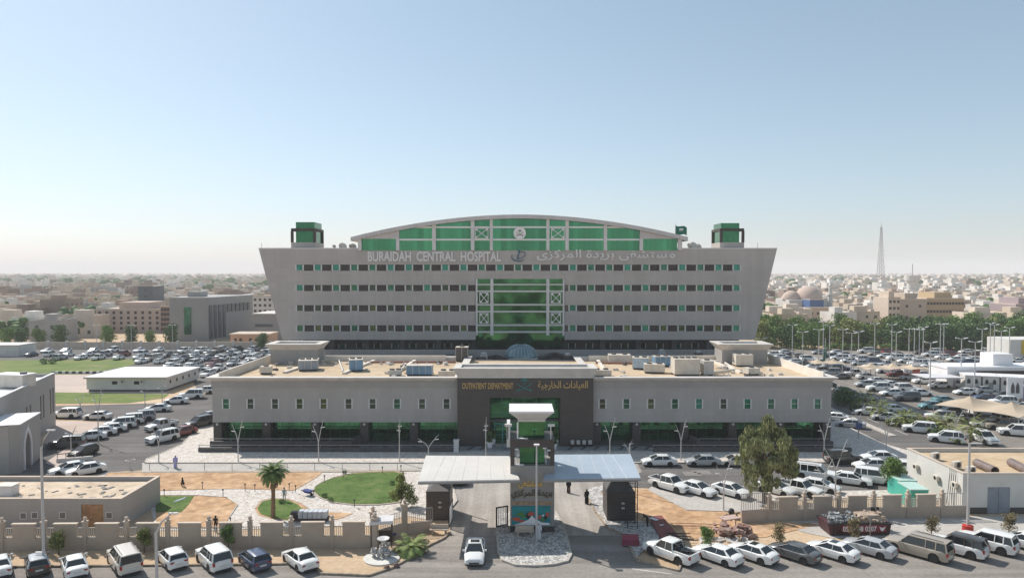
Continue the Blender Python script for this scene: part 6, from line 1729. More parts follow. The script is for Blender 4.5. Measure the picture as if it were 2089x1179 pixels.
def rubble(b, n, xr, yr, zr, s):
    for _ in range(n):
        c = (rd.uniform(*xr), rd.uniform(*yr), rd.uniform(*zr)); ss = rd.uniform(*s)
        m = Matrix.Rotation(rd.uniform(0,3), 3, 'Z') @ Matrix.Rotation(rd.uniform(-.6,.6), 3, 'X')
        vs = []
        for z in (-1,1):
            for a in range(5):
                an = a*1.257+rd.uniform(-.3,.3); p = m @ Vector((ss*math.cos(an), ss*.7*math.sin(an), z*ss*.4)); vs.append((p.x+c[0], p.y+c[1], p.z+c[2]))
        b.add(vs, [(4,3,2,1,0),(5,6,7,8,9)]+[(i,(i+1)%5,5+(i+1)%5,5+i) for i in range(5)])
    return b
MB().frust((-.1,2.7,-1,1),(.3,2.3,-.6,.6),Hd-.1,Hd+.6).build('rubble_heap', mat('beige_rubble', (.38,.29,.22), .9, var=.35, scale=3, bump=1, bscale=4), t)
o = rubble(MB(), 90, (-.2,2.9), (-1,1), (Hd,Hd+.6), (.12,.28)).build('beige_rubble', MATS['beige_rubble'], t); o['kind'] = 'stuff'
o = rubble(MB(), 80, (-2.7,0), (-1,1), (Hd-.1,Hd+.5), (.14,.34)).build('dark_scrap', mat('dark_scrap', (.05,.06,.065), .7, col2=(.40,.42,.42), scale=2), t); o['kind'] = 'stuff'
MB().box(2.2,2.6,.9,1.05,Hd,Hd+.9).box(2.75,3.0,.9,1.05,Hd-.2,Hd+.9).build('bracket', M_black, t)
x, y = G(1775, 1104); tag(MB().tube([(0,0,0),(0,0,2.3)], .05, 6).cbox((0,0,.04),(.3,.3,.08)).build('thin_post', M_rail, None, (x, y, 0)), 'thin grey post in front of the dumpster', 'post')
# turquoise containers
M_turq = mat('turquoise_paint', (.06,.40,.31), .5, var=.08, scale=1)
for i, (px, py, lab) in enumerate(((1848,1026,'farther turquoise container with pale roof beside the leafy tree'),(1872,1038,'nearer turquoise container with pale roof against the white service building'))):
    t = thing('container', lab, 'container', ((45.1,81.4,0),(44.5,78.1,0))[i], R(-2))
    MB().box(-.95,.95,-1.4,1.4,.1,2.15).build('body', M_turq, t); MB().box(-1.0,1.0,-1.45,1.45,2.15,2.25).build('roof', mat('pale_mint', (.45,.62,.55), .5), t)
    MB().box(-.5,.4,-1.44,-1.403,.15,1.9).build('door', mat('turquoise_door', (.05,.33,.26), .5), t)
    for k in range(6): pass
# bikes by the wall, misc
# scaffold right of the right gate pier
xa, ya = G(1289, 1079); t = thing('scaffold', 'black metal scaffold tower right of the dark gate pier', 'scaffold', (xa, ya, 0))
b = MB()
for sx in (-.45,.55):
    for sy in (0,1.3): MB().tube([(sx,sy,0),(sx,sy,4.9)], .045, 6).build('upright', M_black, t)
for z in (.3,1.3,2.3,3.3,4.3,4.85):
    MB().tube([(-.45,0,z),(.55,0,z)], .03, 5).build('crossbar', M_black, t); MB().tube([(-.45,1.3,z),(.55,1.3,z)], .03, 5).build('crossbar', M_black, t)
MB().tube([(-.45,0,.3),(.55,0,2.3)], .025, 5).build('diagonal_brace', M_black, t); MB().tube([(.55,0,2.3),(-.45,0,4.3)], .025, 5).build('diagonal_brace', M_black, t)
# red ramp, maroon bin, steel frames, debris
pts = [G(1323,1062),G(1350,1060),G(1392,1104),G(1352,1107)]
o = MB().add([(p[0],p[1],.5 if i in (0,1) else .13) for i, p in enumerate(pts)]+[(p[0],p[1],.45 if i in (0,1) else .06) for i, p in enumerate(pts)], [(0,3,2,1)[::-1] if False else (3,2,1,0),(4,5,6,7),(0,1,5,4),(1,2,6,5),(2,3,7,6),(3,0,4,7)]).build('red_mat', mat('dull_red', (.22,.07,.06), .8, var=.2, scale=2))
tag(o, 'dull red sloping board lying on the pavement near the scaffold', 'board')
for i, (px, py, w_, d_) in enumerate(((1334,1068,.9,.5),(1345,1075,.9,.5))):
    x, y = G(px, py); tag(MB().cbox((0,0,.02),(w_,d_,.05),R(-50)).build('white_board', M_letter, None, (x, y, .5-.18*i)), ('upper','lower')[i]+' pale sheet lying on the red board', 'sheet')
x, y = G(1286, 1112); t = thing('maroon_bin', 'maroon plastic barrier box on the pavement below the dark gate pier', 'barrier', (x, y, .12), R(-3))
M_mb = mat('maroon_plastic', (.25,.04,.07), .5)
b = MB(); b.frust((-.8,.8,-.4,.4),(-.75,.75,-.12,.12),.0,.95); b.build('body', M_mb, t); MB().box(-.82,.82,-.46,-.3,.25,.42).build('band', M_mb, t); MB().lathe([(.06,0),(.06,.1)], (.9,0,.5), 8).build('cap', M_letter, t)
for i, (p, q_) in enumerate((((1360,1093),(1410,1095)),((1366,1098),(1416,1101)),((1358,1089),(1408,1090)),((1372,1102),(1425,1105)))):
    A, B = G(*p, .3), G(*q_, .25)
    tag(MB().tube([(0,0,0),(B[0]-A[0],B[1]-A[1],-.05)], .05, 5).cbox(((B[0]-A[0])*.3,0,-.1),(.06,.9,.06)).build('steel_frame', M_black, None, (A[0],A[1],.35+.03*i)), 'black steel bar lying in a pile beyond the white pickup', 'steel bar', 'steel bars beyond the white pickup')
o = rubble(MB(), 70, (-1.7,1.6), (-1.2,1.2), (.05,.9), (.15,.5)).build('debris_pile', mat('rust_debris', (.17,.06,.045), .9, col2=(.45,.33,.27), scale=1.5), None, (*G(1498,1091), 0)); tag(o, 'rust-red debris pile with a pale cover on the sandy strip', 'debris pile')
o['kind'] = 'stuff'
x, y = G(1488, 1074); tag(MB().cbox((0,0,.95),(1.9,1.1,.1),R(20)).cbox((-.7,0,.5),(.1,.1,1.1)).cbox((.7,.2,.5),(.1,.1,1.1)).build('cover_board', mat('pink_board', (.50,.36,.31), .8), None, (x, y, 0)), 'pale pink board propped above the rust-red debris pile', 'board')
o = rubble(MB(), 26, (-2.2,2.2), (-.5,.5), (.0,.15), (.15,.5)).build('concrete_rubble', mat('pale_rubble', (.5,.45,.4), .9, var=.15, scale=2), None, (*G(1478,1103), 0)); tag(o, 'pale broken concrete scattered below the debris pile', 'rubble', kind='stuff')
x, y = G(1492, 1057); t = thing('cement_mixer', 'small dark mixer machine at the end of the beige wall', 'machine', (x, y, 0))
MB().lathe([(.15,0),(.33,.2),(.3,.5),(.18,.65)], (0,0,.4), 10).build('drum', M_black, t); MB().tube([(-.8,0,.3),(.9,0,.6)], .06, 5).build('frame', M_black, t)
for s in (-.5,.5): MB().cbox((s,-.3,.25),(.1,.5,.5)).build('wheel', M_tyre, t)
# water pipes on the soil: thin rails
for i, (p, q_) in enumerate((((1290,1066),(1490,1071)),((1330,1072),(1500,1078)))):
    A, B = G(*p, .1), G(*q_, .1); tag(MB().tube([(0,0,.1),((B[0]-A[0])/2,(B[1]-A[1])/2,.16),(B[0]-A[0],B[1]-A[1],.1)], .04, 5).build('ground_pipe', mat('pink_pipe', (.45,.24,.18), .7), None, (A[0],A[1],.05)), ('farther','nearer')[i]+' thin pinkish pipe laid across the construction soil', 'pipe')
# fence cylinder tanks (white barrels) near the small lawn
x, y = G(640, 1062); t = thing('gas_cylinders', 'row of pale plastic crates on a cart behind the perimeter wall', 'crate cart', (x, y, 0))
MB().box(-1.6,1.6,-.5,.5,.25,.4).build('cart', M_trim, t)
for i in range(6): MB().box(-1.5+i*.5,-1.05+i*.5,-.45,.45,.4,1.1).build('crate', mat('pale_crate', (.50,.53,.56), .6, var=.15, scale=5), t)
MB().box(-2.3,-1.65,-.4,.4,.2,1.0).build('motor', M_black, t)
x, y = G(628, 1011); t = thing('wheelbarrow', 'blue wheelbarrow on the garden path left of the oval lawn', 'wheelbarrow', (x, y, .06), R(-30))
b = MB(); b.frust((-.35,.35,-.2,.2),(-.6,.6,-.38,.38),.3,.62); b.build('tray', mb1, t); MB().tube([(-.9,-.25,.55),(.5,-.1,.25)], .03, 5).build('handle', M_black, t); MB().tube([(-.9,.25,.55),(.5,.1,.25)], .03, 5).build('handle', M_black, t)
c = MB(); c.lathe([(.2,-.05),(.2,.05)], n=12); c.v = [(v[0]+.6, v[2], v[1]+.2) for v in c.v]; c.build('wheel', M_tyre, t)
# garden light posts and sprinkler sticks
rg = random.Random(12)
for i, (px, py) in enumerate(((335,1012),(455,1012),(520,1002),(470,1072),(500,1001),(603,1004),(662,983),(700,975),(780,965),(818,962),(640,1015),(723,1034),(413,997),(590,1000))):
    x, y = G(px, py, .1)
    tag(MB().tube([(0,0,0),(0,0,.75)], .04, 5).lathe([(.1,0),(.1,.14)], (0,0,.72), 8).build('garden_light', M_black, None, (x, y, .1)), 'short black garden light post', 'garden light', 'garden light posts')
# benches and fittings on clinic terrace
for i, (px, py, z) in enumerate(((999,912,.3),(1005,905,.3),(1133,908,.3),(1130,915,.3))):
    x, y = G(px, py, z); t = thing('potted_plant', ('tall plant in a white pot left of the entrance','second plant in a white pot left of the entrance','plant in a white pot right of the entrance','empty looking white pot right of the entrance')[i], 'potted plant', (x, y, z))
    MB().lathe([(.35,0),(.5,.8),(.42,.8),(.3,.7)], n=12).build('pot', M_letter, t)
    r0 = random.Random(i); crown_mb(r0, [(0,0,1.5 if i < 3 else .95,.5,.5,.9 if i < 3 else .25)], 260, .25).build('foliage', M_leafd, t)
for i, px in enumerate((1168,1180,1192,1204)):
    x = XA(px, 103.4, 905); t = thing('waiting_chair', 'small white chair outside the clinic portal', 'chair', (x, 103.4, .3), group='chairs outside the clinic portal')
    MB().box(-.25,.25,-.25,.25,.4,.46).build('seat', M_metalw, t); MB().box(-.25,.25,.2,.26,.46,.9).build('backrest', M_metalw, t); 
    for sx in (-.2,.2): MB().box(sx-.02,sx+.02,-.2,.2,0,.4).build('leg', M_trim, t)
x, y = G(931, 921, .13); tag(MB().box(-.4,.4,-.4,.4,0,.2).box(-.35,.35,-.35,.35,.2,1.6).box(-.42,.42,-.42,.42,1.6,1.75).build('terrace_bollard_box', M_column, None, (x,y,.13)), 'pale grey stone bollard block at the left terrace end', 'bollard')
# handrail at the ramp landing left, wall block
x, y = G(150, 940, .1); t = thing('ramp_railing', 'dark diagonal railing on a pale block beside the left inner road', 'railing', (x, y, .1), R(20))
MB().box(-2.0,2.3,-.15,.15,0,.5).build('block', M_cornice, t)
for i in range(5): MB().tube([(-1.9+i,0,.5),(-1.9+i,0,1.15)], .04, 5).build('post', M_black, t)
MB().tube([(-1.95,0,1.1),(2.2,0,1.15)], .06, 5).build('handrail', M_black, t)
# manhole frames on the inner road
for i, (px, py) in enumerate(((1412,966),(1432,963))):
    x, y = G(px, py); o = MB().box(-.7,.7,-.5,.5,.016,.03).box(-1.1,1.1,-.9,.9,.0,.021).build('manhole', mat('manhole_grey', (.22,.20,.185), .8, var=.1, scale=2), None, (x,y,0)); tag(o, ('left','right')[i]+' manhole patch on the inner road', 'manhole cover')
# ------------------------------------------------------------------ right mid-distance: shade tents, white building, cabins
M_tent = mat('tan_fabric', (.50,.40,.29), .85, var=.08, scale=.3)
def tent(label, x0, x1, y0, y1, z0, zp, n, rz=0):
    t = thing('shade_canopy', label, 'shade canopy', (x0, y0, 0), rz); W_, D_ = x1-x0, y1-y0
    for k in range(n):
        a, c = W_*k/n, W_*(k+1)/n; m = (a+c)/2
        b = MB(); P = [(a,0,z0),(c,0,z0),(c,D_,z0),(a,D_,z0)]; N = 6; vs = []; fs = []
        for j in range(4):
            p, q_ = Vector(P[j]), Vector(P[(j+1)%4]); base = len(vs)
            for i in range(N+1):
                for l in range(N+1):
                    s = l/N; e = p.lerp(q_, i/N); e.z -= .0; pt = e.lerp(Vector((m, D_/2, zp)), s); pt.z = e.z+(zp-z0)*s**1.8+.25*math.sin(math.pi*i/N)*(1-s); vs.append(pt)
            for i in range(N):
                for l in range(N): o = base+i*(N+1)+l; fs.append((o, o+N+1, o+N+2, o+1))
        b.add(vs, fs); b.build('fabric', M_tent, t, smooth=True)
        MB().tube([(m,D_/2,0),(m,D_/2,zp+.3)], .08, 6).build('mast', M_rail, t)
    for k in range(n+1):
        for yy in (0, D_): MB().tube([(W_*k/n,yy,0),(W_*k/n,yy,z0)], .07, 6).build('post', M_rail, t)
xl = G(1912, 855, 3.0); 
_a, _b = G(1905,826,2.7), G(2078,852,2.7)
tent('wide tan peaked shade canopy over parked cars in the east lot', _a[0], _a[0]+math.hypot(_b[0]-_a[0],_b[1]-_a[1]), _a[1], _a[1]+11.5, 2.7, 4.2, 2, math.atan2(_b[1]-_a[1],_b[0]-_a[0]))
tent('distant pale tan shade canopy in the middle of the east lot', 84, 100, 168, 174, 2.6, 3.9, 3)
tent('short tan shade canopy farther left in the east lot', 76, 84, 178, 183, 2.6, 3.7, 2)
wb2 = thing('white_building', 'long white flat building with a dark recess at the right edge', 'building', (0,0,0))
wx, wy = XA(1932, 158, 790), 158; wt = ZA(748, 158)
MB().box(wx, wx+60, wy, wy+7, 0, wt-.5).build('wall', M_letter, wb2); MB().box(wx-.15, wx+60, wy-.15, wy+7, wt-.5, wt).build('roof', M_letter, wb2)
MB().box(wx+6.5, wx+60, wy-.12, wy-.003, wt-4.0, wt-.9).build('dark_band', M_spand, wb2)
MB().box(wx+11.5, wx+16, wy+2, wy+6.5, wt, wt+2.6).build('roof_room', M_letter, wb2)
for k in range(9):
    MB().box(wx+.8+k*.0, wx+.9, wy-.1, wy-.003, .2, .3)
# row of white cabins with arched windows
rcab = random.Random(4)
for k in range(10):
    x = 98.0+k*3.1; y = 153-k*1.2
    if x > 125: break
    t = thing('white_cabin', 'white prefabricated cabin with small dark windows in the slanting row by the white building', 'cabin', (x, y, 0), R(-18), 'white cabins beside the white building')
    hh = 3.4 if k < 4 else 4.6
    MB().box(0,3.0,0,5,.2,hh).build('wall', M_whitew, t); MB().box(-.1,3.1,-.1,5.1,hh,hh+.18).build('roof', M_letter, t)
    for u in (.7, 2.1):
        MB().xz([(u-.3,hh-1.6),(u+.3,hh-1.6),(u+.3,hh-.9),(u,hh-.5),(u-.3,hh-.9)], -.05, -.003).build('window', M_black, t)
    if k % 2: MB().box(1.1,1.9,-.05,-.003,.25,2.2).build('door', M_rail, t)
x, y = 93, 141
MB_ = thing('booth', 'grey ticket booth in front of the white cabins', 'booth', (x+8, y-2, 0), R(-10)); MB().box(-1.3,1.3,-1.2,1.2,0,3.6).build('wall', mat('booth_grey', (.33,.30,.32), .7), MB_); MB().box(-.4,.9,-1.25,-1.203,.9,2.0).build('window', M_black, MB_)
x = XA(2071, 138, 805); sgn = thing('sign_board', 'white sign board with two dark pointed arches at the right edge', 'sign', (x, 138, 0))
MB().box(-1.6,1.6,0,.15,1.2,5.2).build('board', M_letter, sgn); MB().tube([(-1.3,.07,0),(-1.3,.07,1.2)], .06, 5).build('leg', M_rail, sgn); MB().tube([(1.3,.07,0),(1.3,.07,1.2)], .06, 5).build('leg', M_rail, sgn)
for u in (-.5,.45): MB().xz([(u-.35,2.2),(u+.35,2.2),(u+.35,3.5),(u,4.4),(u-.35,3.5)], -.04, -.003).build('arch_mark', M_darkgrey, sgn)
t = thing('shade_canopy', 'small flat grey-white carport roof left of the white building', 'shade canopy', (XA(1890,160,780), 156, 0)); MB().box(-4,4,-3,3,2.8,3.0).build('roof', M_column, t)
for sx in (-3.7,3.7): MB().tube([(sx,0,0),(sx,0,2.8)], .08, 6).build('post', M_rail, t)
t = thing('white_sign', 'small red and white ticket sign in the middle of the east lot', 'sign', (XA(1869,170,760), 170, 0)); MB().box(-1,1,0,.2,1,4).build('board', M_letter, t); MB().box(-.9,.9,-.03,-.003,1.2,3.0).build('red_panel', mat('sign_red', (.5,.12,.1), .6), t); MB().box(-.1,.1,0,.2,0,1).build('leg', M_rail, t)
t = thing('white_hall', 'white hall end with a yellow corner beyond the lot, right edge', 'building', (XA(2060,205,730), 205, 0)); MB().box(0,30,0,10,0,6.2).build('wall', M_whitew, t); MB().box(3.3,5.2,-.2,-.003,2,6).build('yellow_panel', mat('yellow', (.6,.42,.02), .6), t)
# sign on pole near corner of building
x, y = G(1752, 895); t = thing('blue_sign', 'small blue direction sign on a post at the clinic right corner', 'sign', (x, y, 0)); MB().box(-.5,.5,0,.06,1.6,2.5).build('board', mat('sign_blue', (.05,.08,.20), .6), t); MB().tube([(0,.08,0),(0,.08,2.4)], .05, 5).build('post', M_rail, t)
# ------------------------------------------------------------------ left mid-distance
t = thing('boundary_wall', 'cream boundary wall with small pillars behind the far left lot', 'wall', (0,0,0))
y = 237; xa, xb = XA(60, y, 710), XA(600, y, 710)
MB().box(xa, xb, y, y+.3, 0, 2.3).build('wall', M_beige2, t)
x = xa
while x < xb: MB().box(x-.3, x+.3, y-.15, y+.45, 0, 2.75).build('pillar', M_cornice, t); x += 6.2
t = thing('storage_shed', 'plain off-white storage box at the left edge beyond the lawn', 'shed', (XA(-20,222,710), 216, 0)); MB().box(0,13.0,0,8,0,3.3).build('wall', M_whitew, t); MB().box(-.2,13.2,-.2,8.2,3.3,3.5).build('roof', M_cornice, t)
t = thing('boundary_wall', 'low kerb-like fence of short black and white posts behind the yard', 'fence', (0,0,0))
for k in range(26):
    px = 108+k*7; x, y = G(px, 762)
    MB().box(x-.35,x+.35,y,y+.4,0,.55).build('post', M_letter if k % 2 else M_trim, t)
for i, (px, py) in enumerate(((90,742),(107,742))):
    x, y = G(px, py); r0 = random.Random(i); t = thing('shrub', ('left','right')[i]+' dark shrub on the west lawn', 'shrub', (x, y, 0)); crown_mb(r0, [(0,0,.8,1.1,1.1,.8)], 300, .3).build('foliage', M_leafd, t)
for i, (px, py) in enumerate(((230,748),(205,756))):
    x, y = G(px, py); t = thing('goal_frame', ('farther','nearer')[i]+' thin white goal frame on the west lawn', 'goal', (x-1.5, y, 0)); MB().tube([(-1.5,0,0),(-1.5,0,1.0),(1.8,0,1.0),(1.8,0,0)], .05, 5).build('frame', M_letter, t)
# grey angled building
gbz = thing('office_building', 'grey angular office building with tall fins and a green glass strip', 'building', (0,0,0))
gY = 262; GH = ZA(607, gY); x0, x1 = XA(346, gY, 650), XA(424, gY, 650); x2, y2 = XA(516, 292, 650), 292
MB().prism([(x0,gY),(x1,gY),(x1,gY+32),(x0,gY+32)], 0, GH).build('wall', mat('office_grey', (.30,.29,.28), .7, var=.05, scale=.1), gbz)
MB().prism([(x1+.02,gY+.5),(x2,y2),(x2-8,y2+22),(x1+.02,gY+31)], 0, GH).build('angled_wing', MATS['office_grey'], gbz)
MB().box(XA(376,gY,650), XA(390,gY,650), gY-.3, gY-.003, ZA(682,gY), ZA(627,gY)).build('glass_strip', M_wgreen[1], gbz)
for k in range(10):
    t_ = .05+k*.093; xx, yy = x1+(x2-x1)*t_, gY+.5+(y2-gY-.5)*t_
    a = math.atan2(y2-gY-.5, x2-x1)
    zb_ = ZA(692, gY) if k < 4 else ZA(640, gY)
    MB().cbox((xx+.1,yy-.3,(zb_+GH*.82)/2),(1.5,.5,GH*.82-zb_), a).build('window', mat('office_glass', (.06,.08,.10), .15), gbz)
MB().box(x0+4, x0+9, gY+6, gY+12, GH, GH+2).build('roof_room', M_greyw, gbz)
t = thing('annex_building', 'low dark grey annex with a ribbon window beside the hospital left edge', 'building', (0,0,0)); y = 268; MB().box(XA(516,y,650)+.0, XA(620,y,650), y, y+18, 0, ZA(641,y)).build('wall', MATS['office_grey'], t); MB().box(XA(520,y,650), XA(556,y,650), y-.1, y-.003, ZA(664,y)-.5, ZA(664,y)+.5).build('window', MATS['office_glass'], t); MB().box(XA(515,y,650), XA(621,y,650), y-.3, y+18, ZA(641,y), ZA(641,y)+.3).build('roof', M_cornice, t)
t = thing('villa', 'small orange-beige villa with a flat roof before the annex', 'building', (0,0,0)); y = 248; za = ZA(683,y)
MB().box(XA(470,y,690), XA(549,y,690), y, y+9, 0, za).build('wall', mat('peach_plaster', (.52,.33,.22), .85, var=.08, scale=.3), t); MB().box(XA(468,y,690), XA(551,y,690), y-.3, y+9.3, za, za+.4).build('roof', M_beige2, t)
for px in (480,491,511,523): MB().box(XA(px,y,690)-.5, XA(px,y,690)+.5, y-.06, y-.003, za-2.2, za-1.2).build('window', M_spand, t)
# pinkish apartment block
def block(label, pa, pb, ptop, Y, dep, col, rows_, cols_, nm='apartment_building', pent=True, wc=None, beh=0):
    t = thing(nm, label, 'building', (0,0,0)); xa, xb = XA(pa,Y,650), XA(pb,Y,650); zt = ZA(ptop, Y)
    MB().box(xa, xb, Y, Y+dep, 0, zt).build('wall', col, t); MB().box(xa-.2, xb+.2, Y-.2, Y+.3, zt, zt+.5).box(xa+.0, xb, Y+.31, Y+dep, zt, zt+.12).build('roof', M_beige2, t)
    if pent: MB().box(xa+(xb-xa)*.3, xa+(xb-xa)*.75, Y+3, Y+dep-2, zt+.12, zt+3.0).build('roof_room', col, t)
    fl = zt/(rows_+.4)
    for r in range(rows_):
        for c in range(cols_):
            x = xa+(xb-xa)*(c+.5)/cols_; z = zt-fl*(r+.55)
            MB().box(x-.55, x+.55, Y-.08, Y-.003, z-.6, z+.6).build('window', wc or M_spand, t)
    return t
M_pinkp = mat('pink_plaster', (.52,.40,.33), .85, var=.06, scale=.2)
block('long pinkish apartment block with rows of small windows, left', 196, 328, 632, 300, 20, M_pinkp, 4, 9)
block('brown apartment block end beside the pinkish block', 328, 346, 626, 297, 16, mat('brown_plaster', (.30,.19,.15), .85), 5, 3, pent=False)
block('white apartment block between grey office and hospital', 516, 556, 605, 330, 16, M_whitew, 5, 4, pent=False)
block('dark banded office block far left of centre', 283, 312, 584, 420, 14, mat('dark_slate', (.10,.11,.12), .5), 4, 1, pent=False)
block('beige three-storey block behind the east tree belt, with open balconies', 1812, 1836, 608, 330, 14, M_beige2, 4, 3)
block('long pale block with blank wall in the eastern city', 1836, 1890, 612, 332, 18, mat('pale_tan', (.46,.38,.30), .85), 2, 2)
block('yellow-beige school-like block in the eastern city', 1890, 1966, 610, 335, 18, mat('yellow_tan', (.46,.34,.20), .85), 3, 12)
block('mauve building cropped by the right edge behind the trees', 2072, 2120, 622, 320, 18, mat('mauve_plaster', (.34,.27,.28), .85), 3, 3)
CITY_TAN = mat('tan_hall', (.52,.43,.33), .85, var=.08, scale=.1)
# blue box building, domed mosque with minaret
Y = 390; t = thing('mosque', 'domed mosque with slim pale minaret in the eastern city', 'mosque', (0,0,0))
MB().box(XA(1610,Y,620), XA(1690,Y,620), Y, Y+20, 0, ZA(612,Y)).build('prayer_hall', M_cornice, t)
for px, r in ((1614,5),(1649,7.5)):
    x = XA(px, Y+8, 610); MB().lathe([(r*math.cos(R(a)), r*math.sin(R(a))) for a in range(0,90,10)]+[(.05,r)], (x, Y+8, ZA(612,Y)), 16).build('dome', M_pinkp, t, smooth=True)
x = XA(1694, Y, 600); zt = ZA(574, Y)
MB().lathe([(1.5,0),(1.3,zt*.6),(1.7,zt*.62),(1.7,zt*.66),(1.0,zt*.66),(.9,zt*.86),(1.2,zt*.88),(.1,zt)], (x, Y, 0), 10).build('minaret', M_cornice, t)
block('low tan hall in front of the blue building and mosque', 1600, 1712, 629, 366, 10, CITY_TAN, 1, 9, pent=False)
block('bright blue box building beside the mosque', 1652, 1680, 612, 380, 10, mat('bright_blue', (.06,.12,.27), .6), 1, 1, pent=False)
Y = 620; t = thing('water_tower', 'pale cylindrical water tower in the eastern city', 'tower', (XA(1861,Y,580), Y, 0)); zt = ZA(562,Y)
MB().lathe([(4.5,0),(4.2,zt*.75),(6.2,zt*.8),(6.4,zt),(5,zt)], n=18).build('shaft', M_whitew, t); MB().tube([(0,0,zt),(0,0,zt+10)], .3, 5).build('mast', M_rail, t)
# lattice tower
Y = 900; x = XA(1796, Y, 580); ztop = ZA(463, Y); t = thing('lattice_tower', 'tall slim steel lattice radio mast rising over the eastern city', 'radio mast', (x, Y, 0))
M_lat = mat('lattice_steel', (.34,.30,.32), .6)
nseg = 16; W0, W1 = 4.4, .8; b = MB()
def wz(z): return W1+(W0-W1)*(1-z/ztop)**1.25
for i in range(nseg):
    z0, z1 = ztop*i/nseg, ztop*(i+1)/nseg; a, c = wz(z0), wz(z1); rr_ = .24 if i < 8 else .2
    for sx, sy in ((-1,-1),(1,-1),(1,1),(-1,1)):
        b.tube([(sx*a,sy*a,z0),(sx*c,sy*c,z1)], rr_, 4)
    for (p, q_) in (((-1,-1),(1,-1)),((1,-1),(1,1)),((1,1),(-1,1)),((-1,1),(-1,-1))):
        b.tube([(p[0]*a,p[1]*a,z0),(q_[0]*c,q_[1]*c,z1)], rr_*.55, 4); b.tube([(q_[0]*a,q_[1]*a,z0),(p[0]*c,p[1]*c,z1)], rr_*.55, 4)
        b.tube([(p[0]*c,p[1]*c,z1),(q_[0]*c,q_[1]*c,z1)], rr_*.5, 4)
b.build('lattice', M_lat, t)
MB().tube([(0,0,ztop),(0,0,ztop+4)], .3, 5).build('aerial', M_lat, t)
for dx, dz_ in ((-5,ztop*.73),(3,ztop*.55),(4,ztop*.38),(3,ztop*.63)): MB().lathe([(1.6,0),(1.6,.6)], (dx,-2,dz_), 10).build('dish', M_letter, t)
# ------------------------------------------------------------------ the city
rc = random.Random(77)
CITY = [mat('city_'+n, c, .85, var=.12, scale=.08, objvar=.25) for n, c in (('cream',(.60,.51,.42)),('sand',(.52,.43,.33)),('peach',(.50,.36,.27)),('white',(.70,.66,.61)),('brown',(.32,.24,.19)),('grey',(.36,.34,.32)))]
M_cwin = mat('city_window', (.07,.065,.06), .4); M_croof = mat('city_roof', (.54,.47,.39), .9, var=.15, scale=.1)
def house_mb(w_, d_, h_, r0, rich=True):
    b = MB(); b.cur = 0; b.box(-w_/2,w_/2,-d_/2,d_/2,0,h_)
    b.cur = 1; b.box(-w_/2+.3,w_/2-.3,-d_/2+.3,d_/2-.3,h_+.005,h_+.03)
    b.cur = 0
    for a in ((-w_/2,w_/2,-d_/2,-d_/2+.25),(-w_/2,w_/2,d_/2-.25,d_/2),(-w_/2,-w_/2+.25,-d_/2+.25,d_/2-.25),(w_/2-.25,w_/2,-d_/2+.25,d_/2-.25)): b.box(*a, h_-.02+.025, h_+1.0)
    px_ = r0.uniform(-.2,.2)*w_; b.box(px_-w_*.18, px_+w_*.18, -d_*.1, d_*.3, h_+.03, h_+3.0)
    if r0.random() < .5: b.cur = 1; b.box(w_*.3,w_*.3+1.6,-d_*.3,-d_*.3+1.4,h_+.03,h_+1.9); b.cur = 0
    b.cur = 2; fl = max(1, int(h_/3.5)); n = max(2, int(w_/3.6))
    if rich:
        for f in range(fl):
            z = 1.4+f*h_/fl
            for i in range(n):
                if r0.random() < .15: continue
                x = -w_/2+w_*(i+.5)/n; b.box(x-.55,x+.55,-d_/2-.06,-d_/2-.005,z,z+1.3)
    b.cur = 0
    return b
HM = []
for i in range(18):
    r0 = random.Random(500+i); w_, d_, h_ = r0.uniform(9,18), r0.uniform(9,15), r0.choice([4,7,7,7.5,7,10.5,11])
    HM.append(house_mb(w_, d_, h_, r0).mesh('city_house', [CITY[i % 6], M_croof, M_cwin]))
near_h = []; far_v = []; far_f = []; far_m = []
CC = []
def ok_near(x, y, px):
    if 250 < y < 345 and px < 620 and px > 185: return False
    if px > 1795 and px < 2000 and 300 < y < 362: return False
    if 1600 < px < 1705 and 330 < y < 420: return False
    if px > 2060 and y < 350: return False
    if abs(y-420) < 16 and 275 < px < 320: return False
    return True
y = 262.0
while y < 5200:
    step = 13+y*.022; cell = 13+y*.010
    for side in (-1, 1):
        lo_, hi_ = ((-60, 640) if side < 0 else (1480, 2160))
        if y > 300*1: pass
        xa, xb = (lo_-1044.5)*y/FPX, (hi_-1044.5)*y/FPX
        x = xa+rc.uniform(0,cell)
        while x < xb:
            px = 1044.5+FPX*x/y
            yy = y+rc.uniform(-.3,.3)*step
            ymin = 300 if side > 0 else 262
            dens = .80 if side > 0 else (.62 if y < 900 else .45)
            if yy > ymin and rc.random() < dens and ok_near(x, yy, px):
                CC.append((x+rc.uniform(-.2,.2)*cell, yy, side))
            x += cell*rc.uniform(.85,1.5)
    y += step
CC.sort(key=lambda c: c[1])
print('houses', len(CC))
for i, (x, y, side) in enumerate(CC[:270]):
    w8 = [5,3,1.2,5,.4,.8] if side > 0 else [3,3,2.5,2.5,1.5,1.5]
    me = HM[rc.choices(range(18), [w8[j % 6] for j in range(18)])[0]]
    o = place('city_house', me, None, (x, y, 0), R(rc.choice([0,0,3,-4,8,90]))); o.scale.z = 1.0
    tag(o, ('pale flat-roofed house in the eastern city quarter' if side > 0 else 'brownish flat-roofed house in the western city quarter'), 'house', 'houses of the eastern city' if side > 0 else 'houses of the western city')
bulk = {s: [MB() for _ in range(4)] for s in (0,)}
FM = [CITY[0], CITY[3], CITY[1], CITY[4], M_croof, M_cwin]
b = MB()
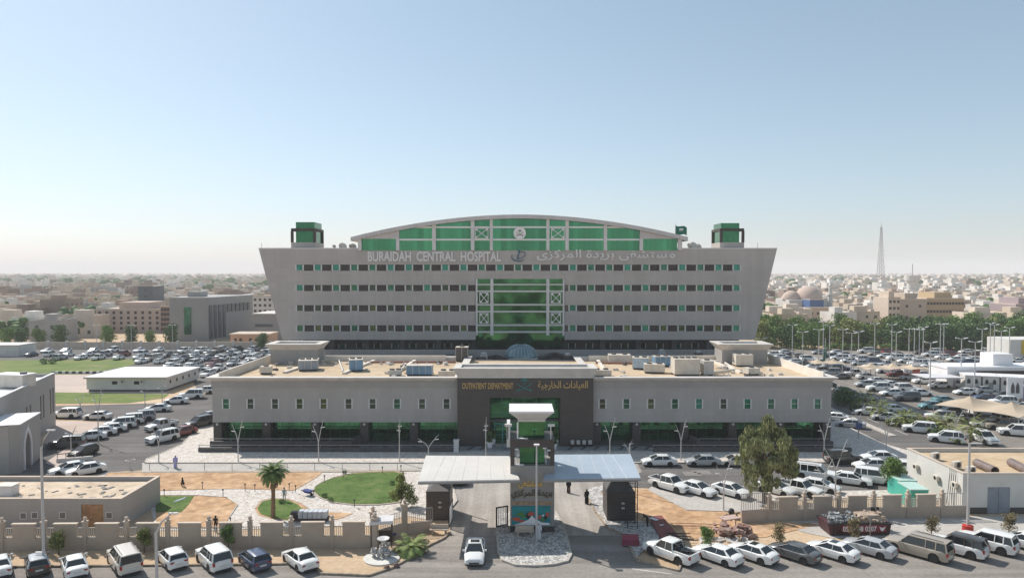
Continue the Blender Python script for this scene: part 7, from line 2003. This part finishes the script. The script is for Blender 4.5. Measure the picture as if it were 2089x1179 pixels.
for x, y, side in CC[270:]:
    w_, d_, h_ = rc.uniform(8,20), rc.uniform(9,18), rc.choice([4,7,7,8,8,10.5,11,14])*(1 if y < 2500 else .9)
    b.cur = rc.choices([0,1,2,3], [4,6,3,.5] if side > 0 else [3,3,3,1.6])[0]; a = R(rc.uniform(-12,12))
    b.cbox((x,y,h_/2),(w_,d_,h_), a)
    if y < 1500: b.cbox((x+w_*.1,y,h_+1.3),(w_*.4,d_*.4,2.6), a)
    if y < 900:
        b.cur = 5
        for f in range(int(h_/3.6)):
            for i in range(3): b.cbox((x-w_*.3+i*w_*.3, y-d_/2-.2, 2.2+f*3.6), (1.4,.5,1.3), 0)
o = b.build('distant_city', FM); tag(o, 'dense spread of low pale houses reaching the hazy horizon', 'city', None, 'stuff')
# trees between the houses
b = MB(); 
for k in range(700):
    side = -1 if k % 3 else 1; y = 270*math.exp(rc.uniform(0, 2.6)) ; px = rc.uniform(-20, 600) if side < 0 else rc.uniform(1540, 2110)
    if not ok_near(0, y, px): continue
    x = (px-1044.5)*y/FPX; s = rc.uniform(3,6)*(1.5 if y > 900 else 1)
    for _ in range(3 if y > 800 else 16):
        c = (x+rc.uniform(-1,1)*s, y+rc.uniform(-1,1)*s*.6, s*.8+rc.uniform(-.5,.6)*s)
        if y > 800: b.ball(c, s*rc.uniform(.5,.8), 6, 4, (1.4,1,.8))
        else: b.ball(c, s*rc.uniform(.18,.38), 6, 4, (1.2,1,.9))
o = b.build('distant_trees', [M_leafd]); tag(o, 'scattered dark tree crowns between the houses of the distant city', 'trees', None, 'stuff')

# ------------------------------------------------------------------ haze
hm = bpy.data.materials.new('haze_air'); hm.use_nodes = True
n = hm.node_tree.nodes; l = hm.node_tree.links; n.remove(n['Principled BSDF'])
pv = n.new('ShaderNodeVolumePrincipled'); pv.inputs['Color'].default_value = (.90,.93,.98,1); pv.inputs['Density'].default_value = 2.3e-4
pv.inputs['Anisotropy'].default_value = 0.0
l.new(pv.outputs[0], n['Material Output'].inputs['Volume'])
hb = MB().box(-8800, 8800, -2900, 11000, -1, 118).build('haze', hm); hb['kind'] = 'stuff'; hb['label'] = 'pale dusty air over the city'
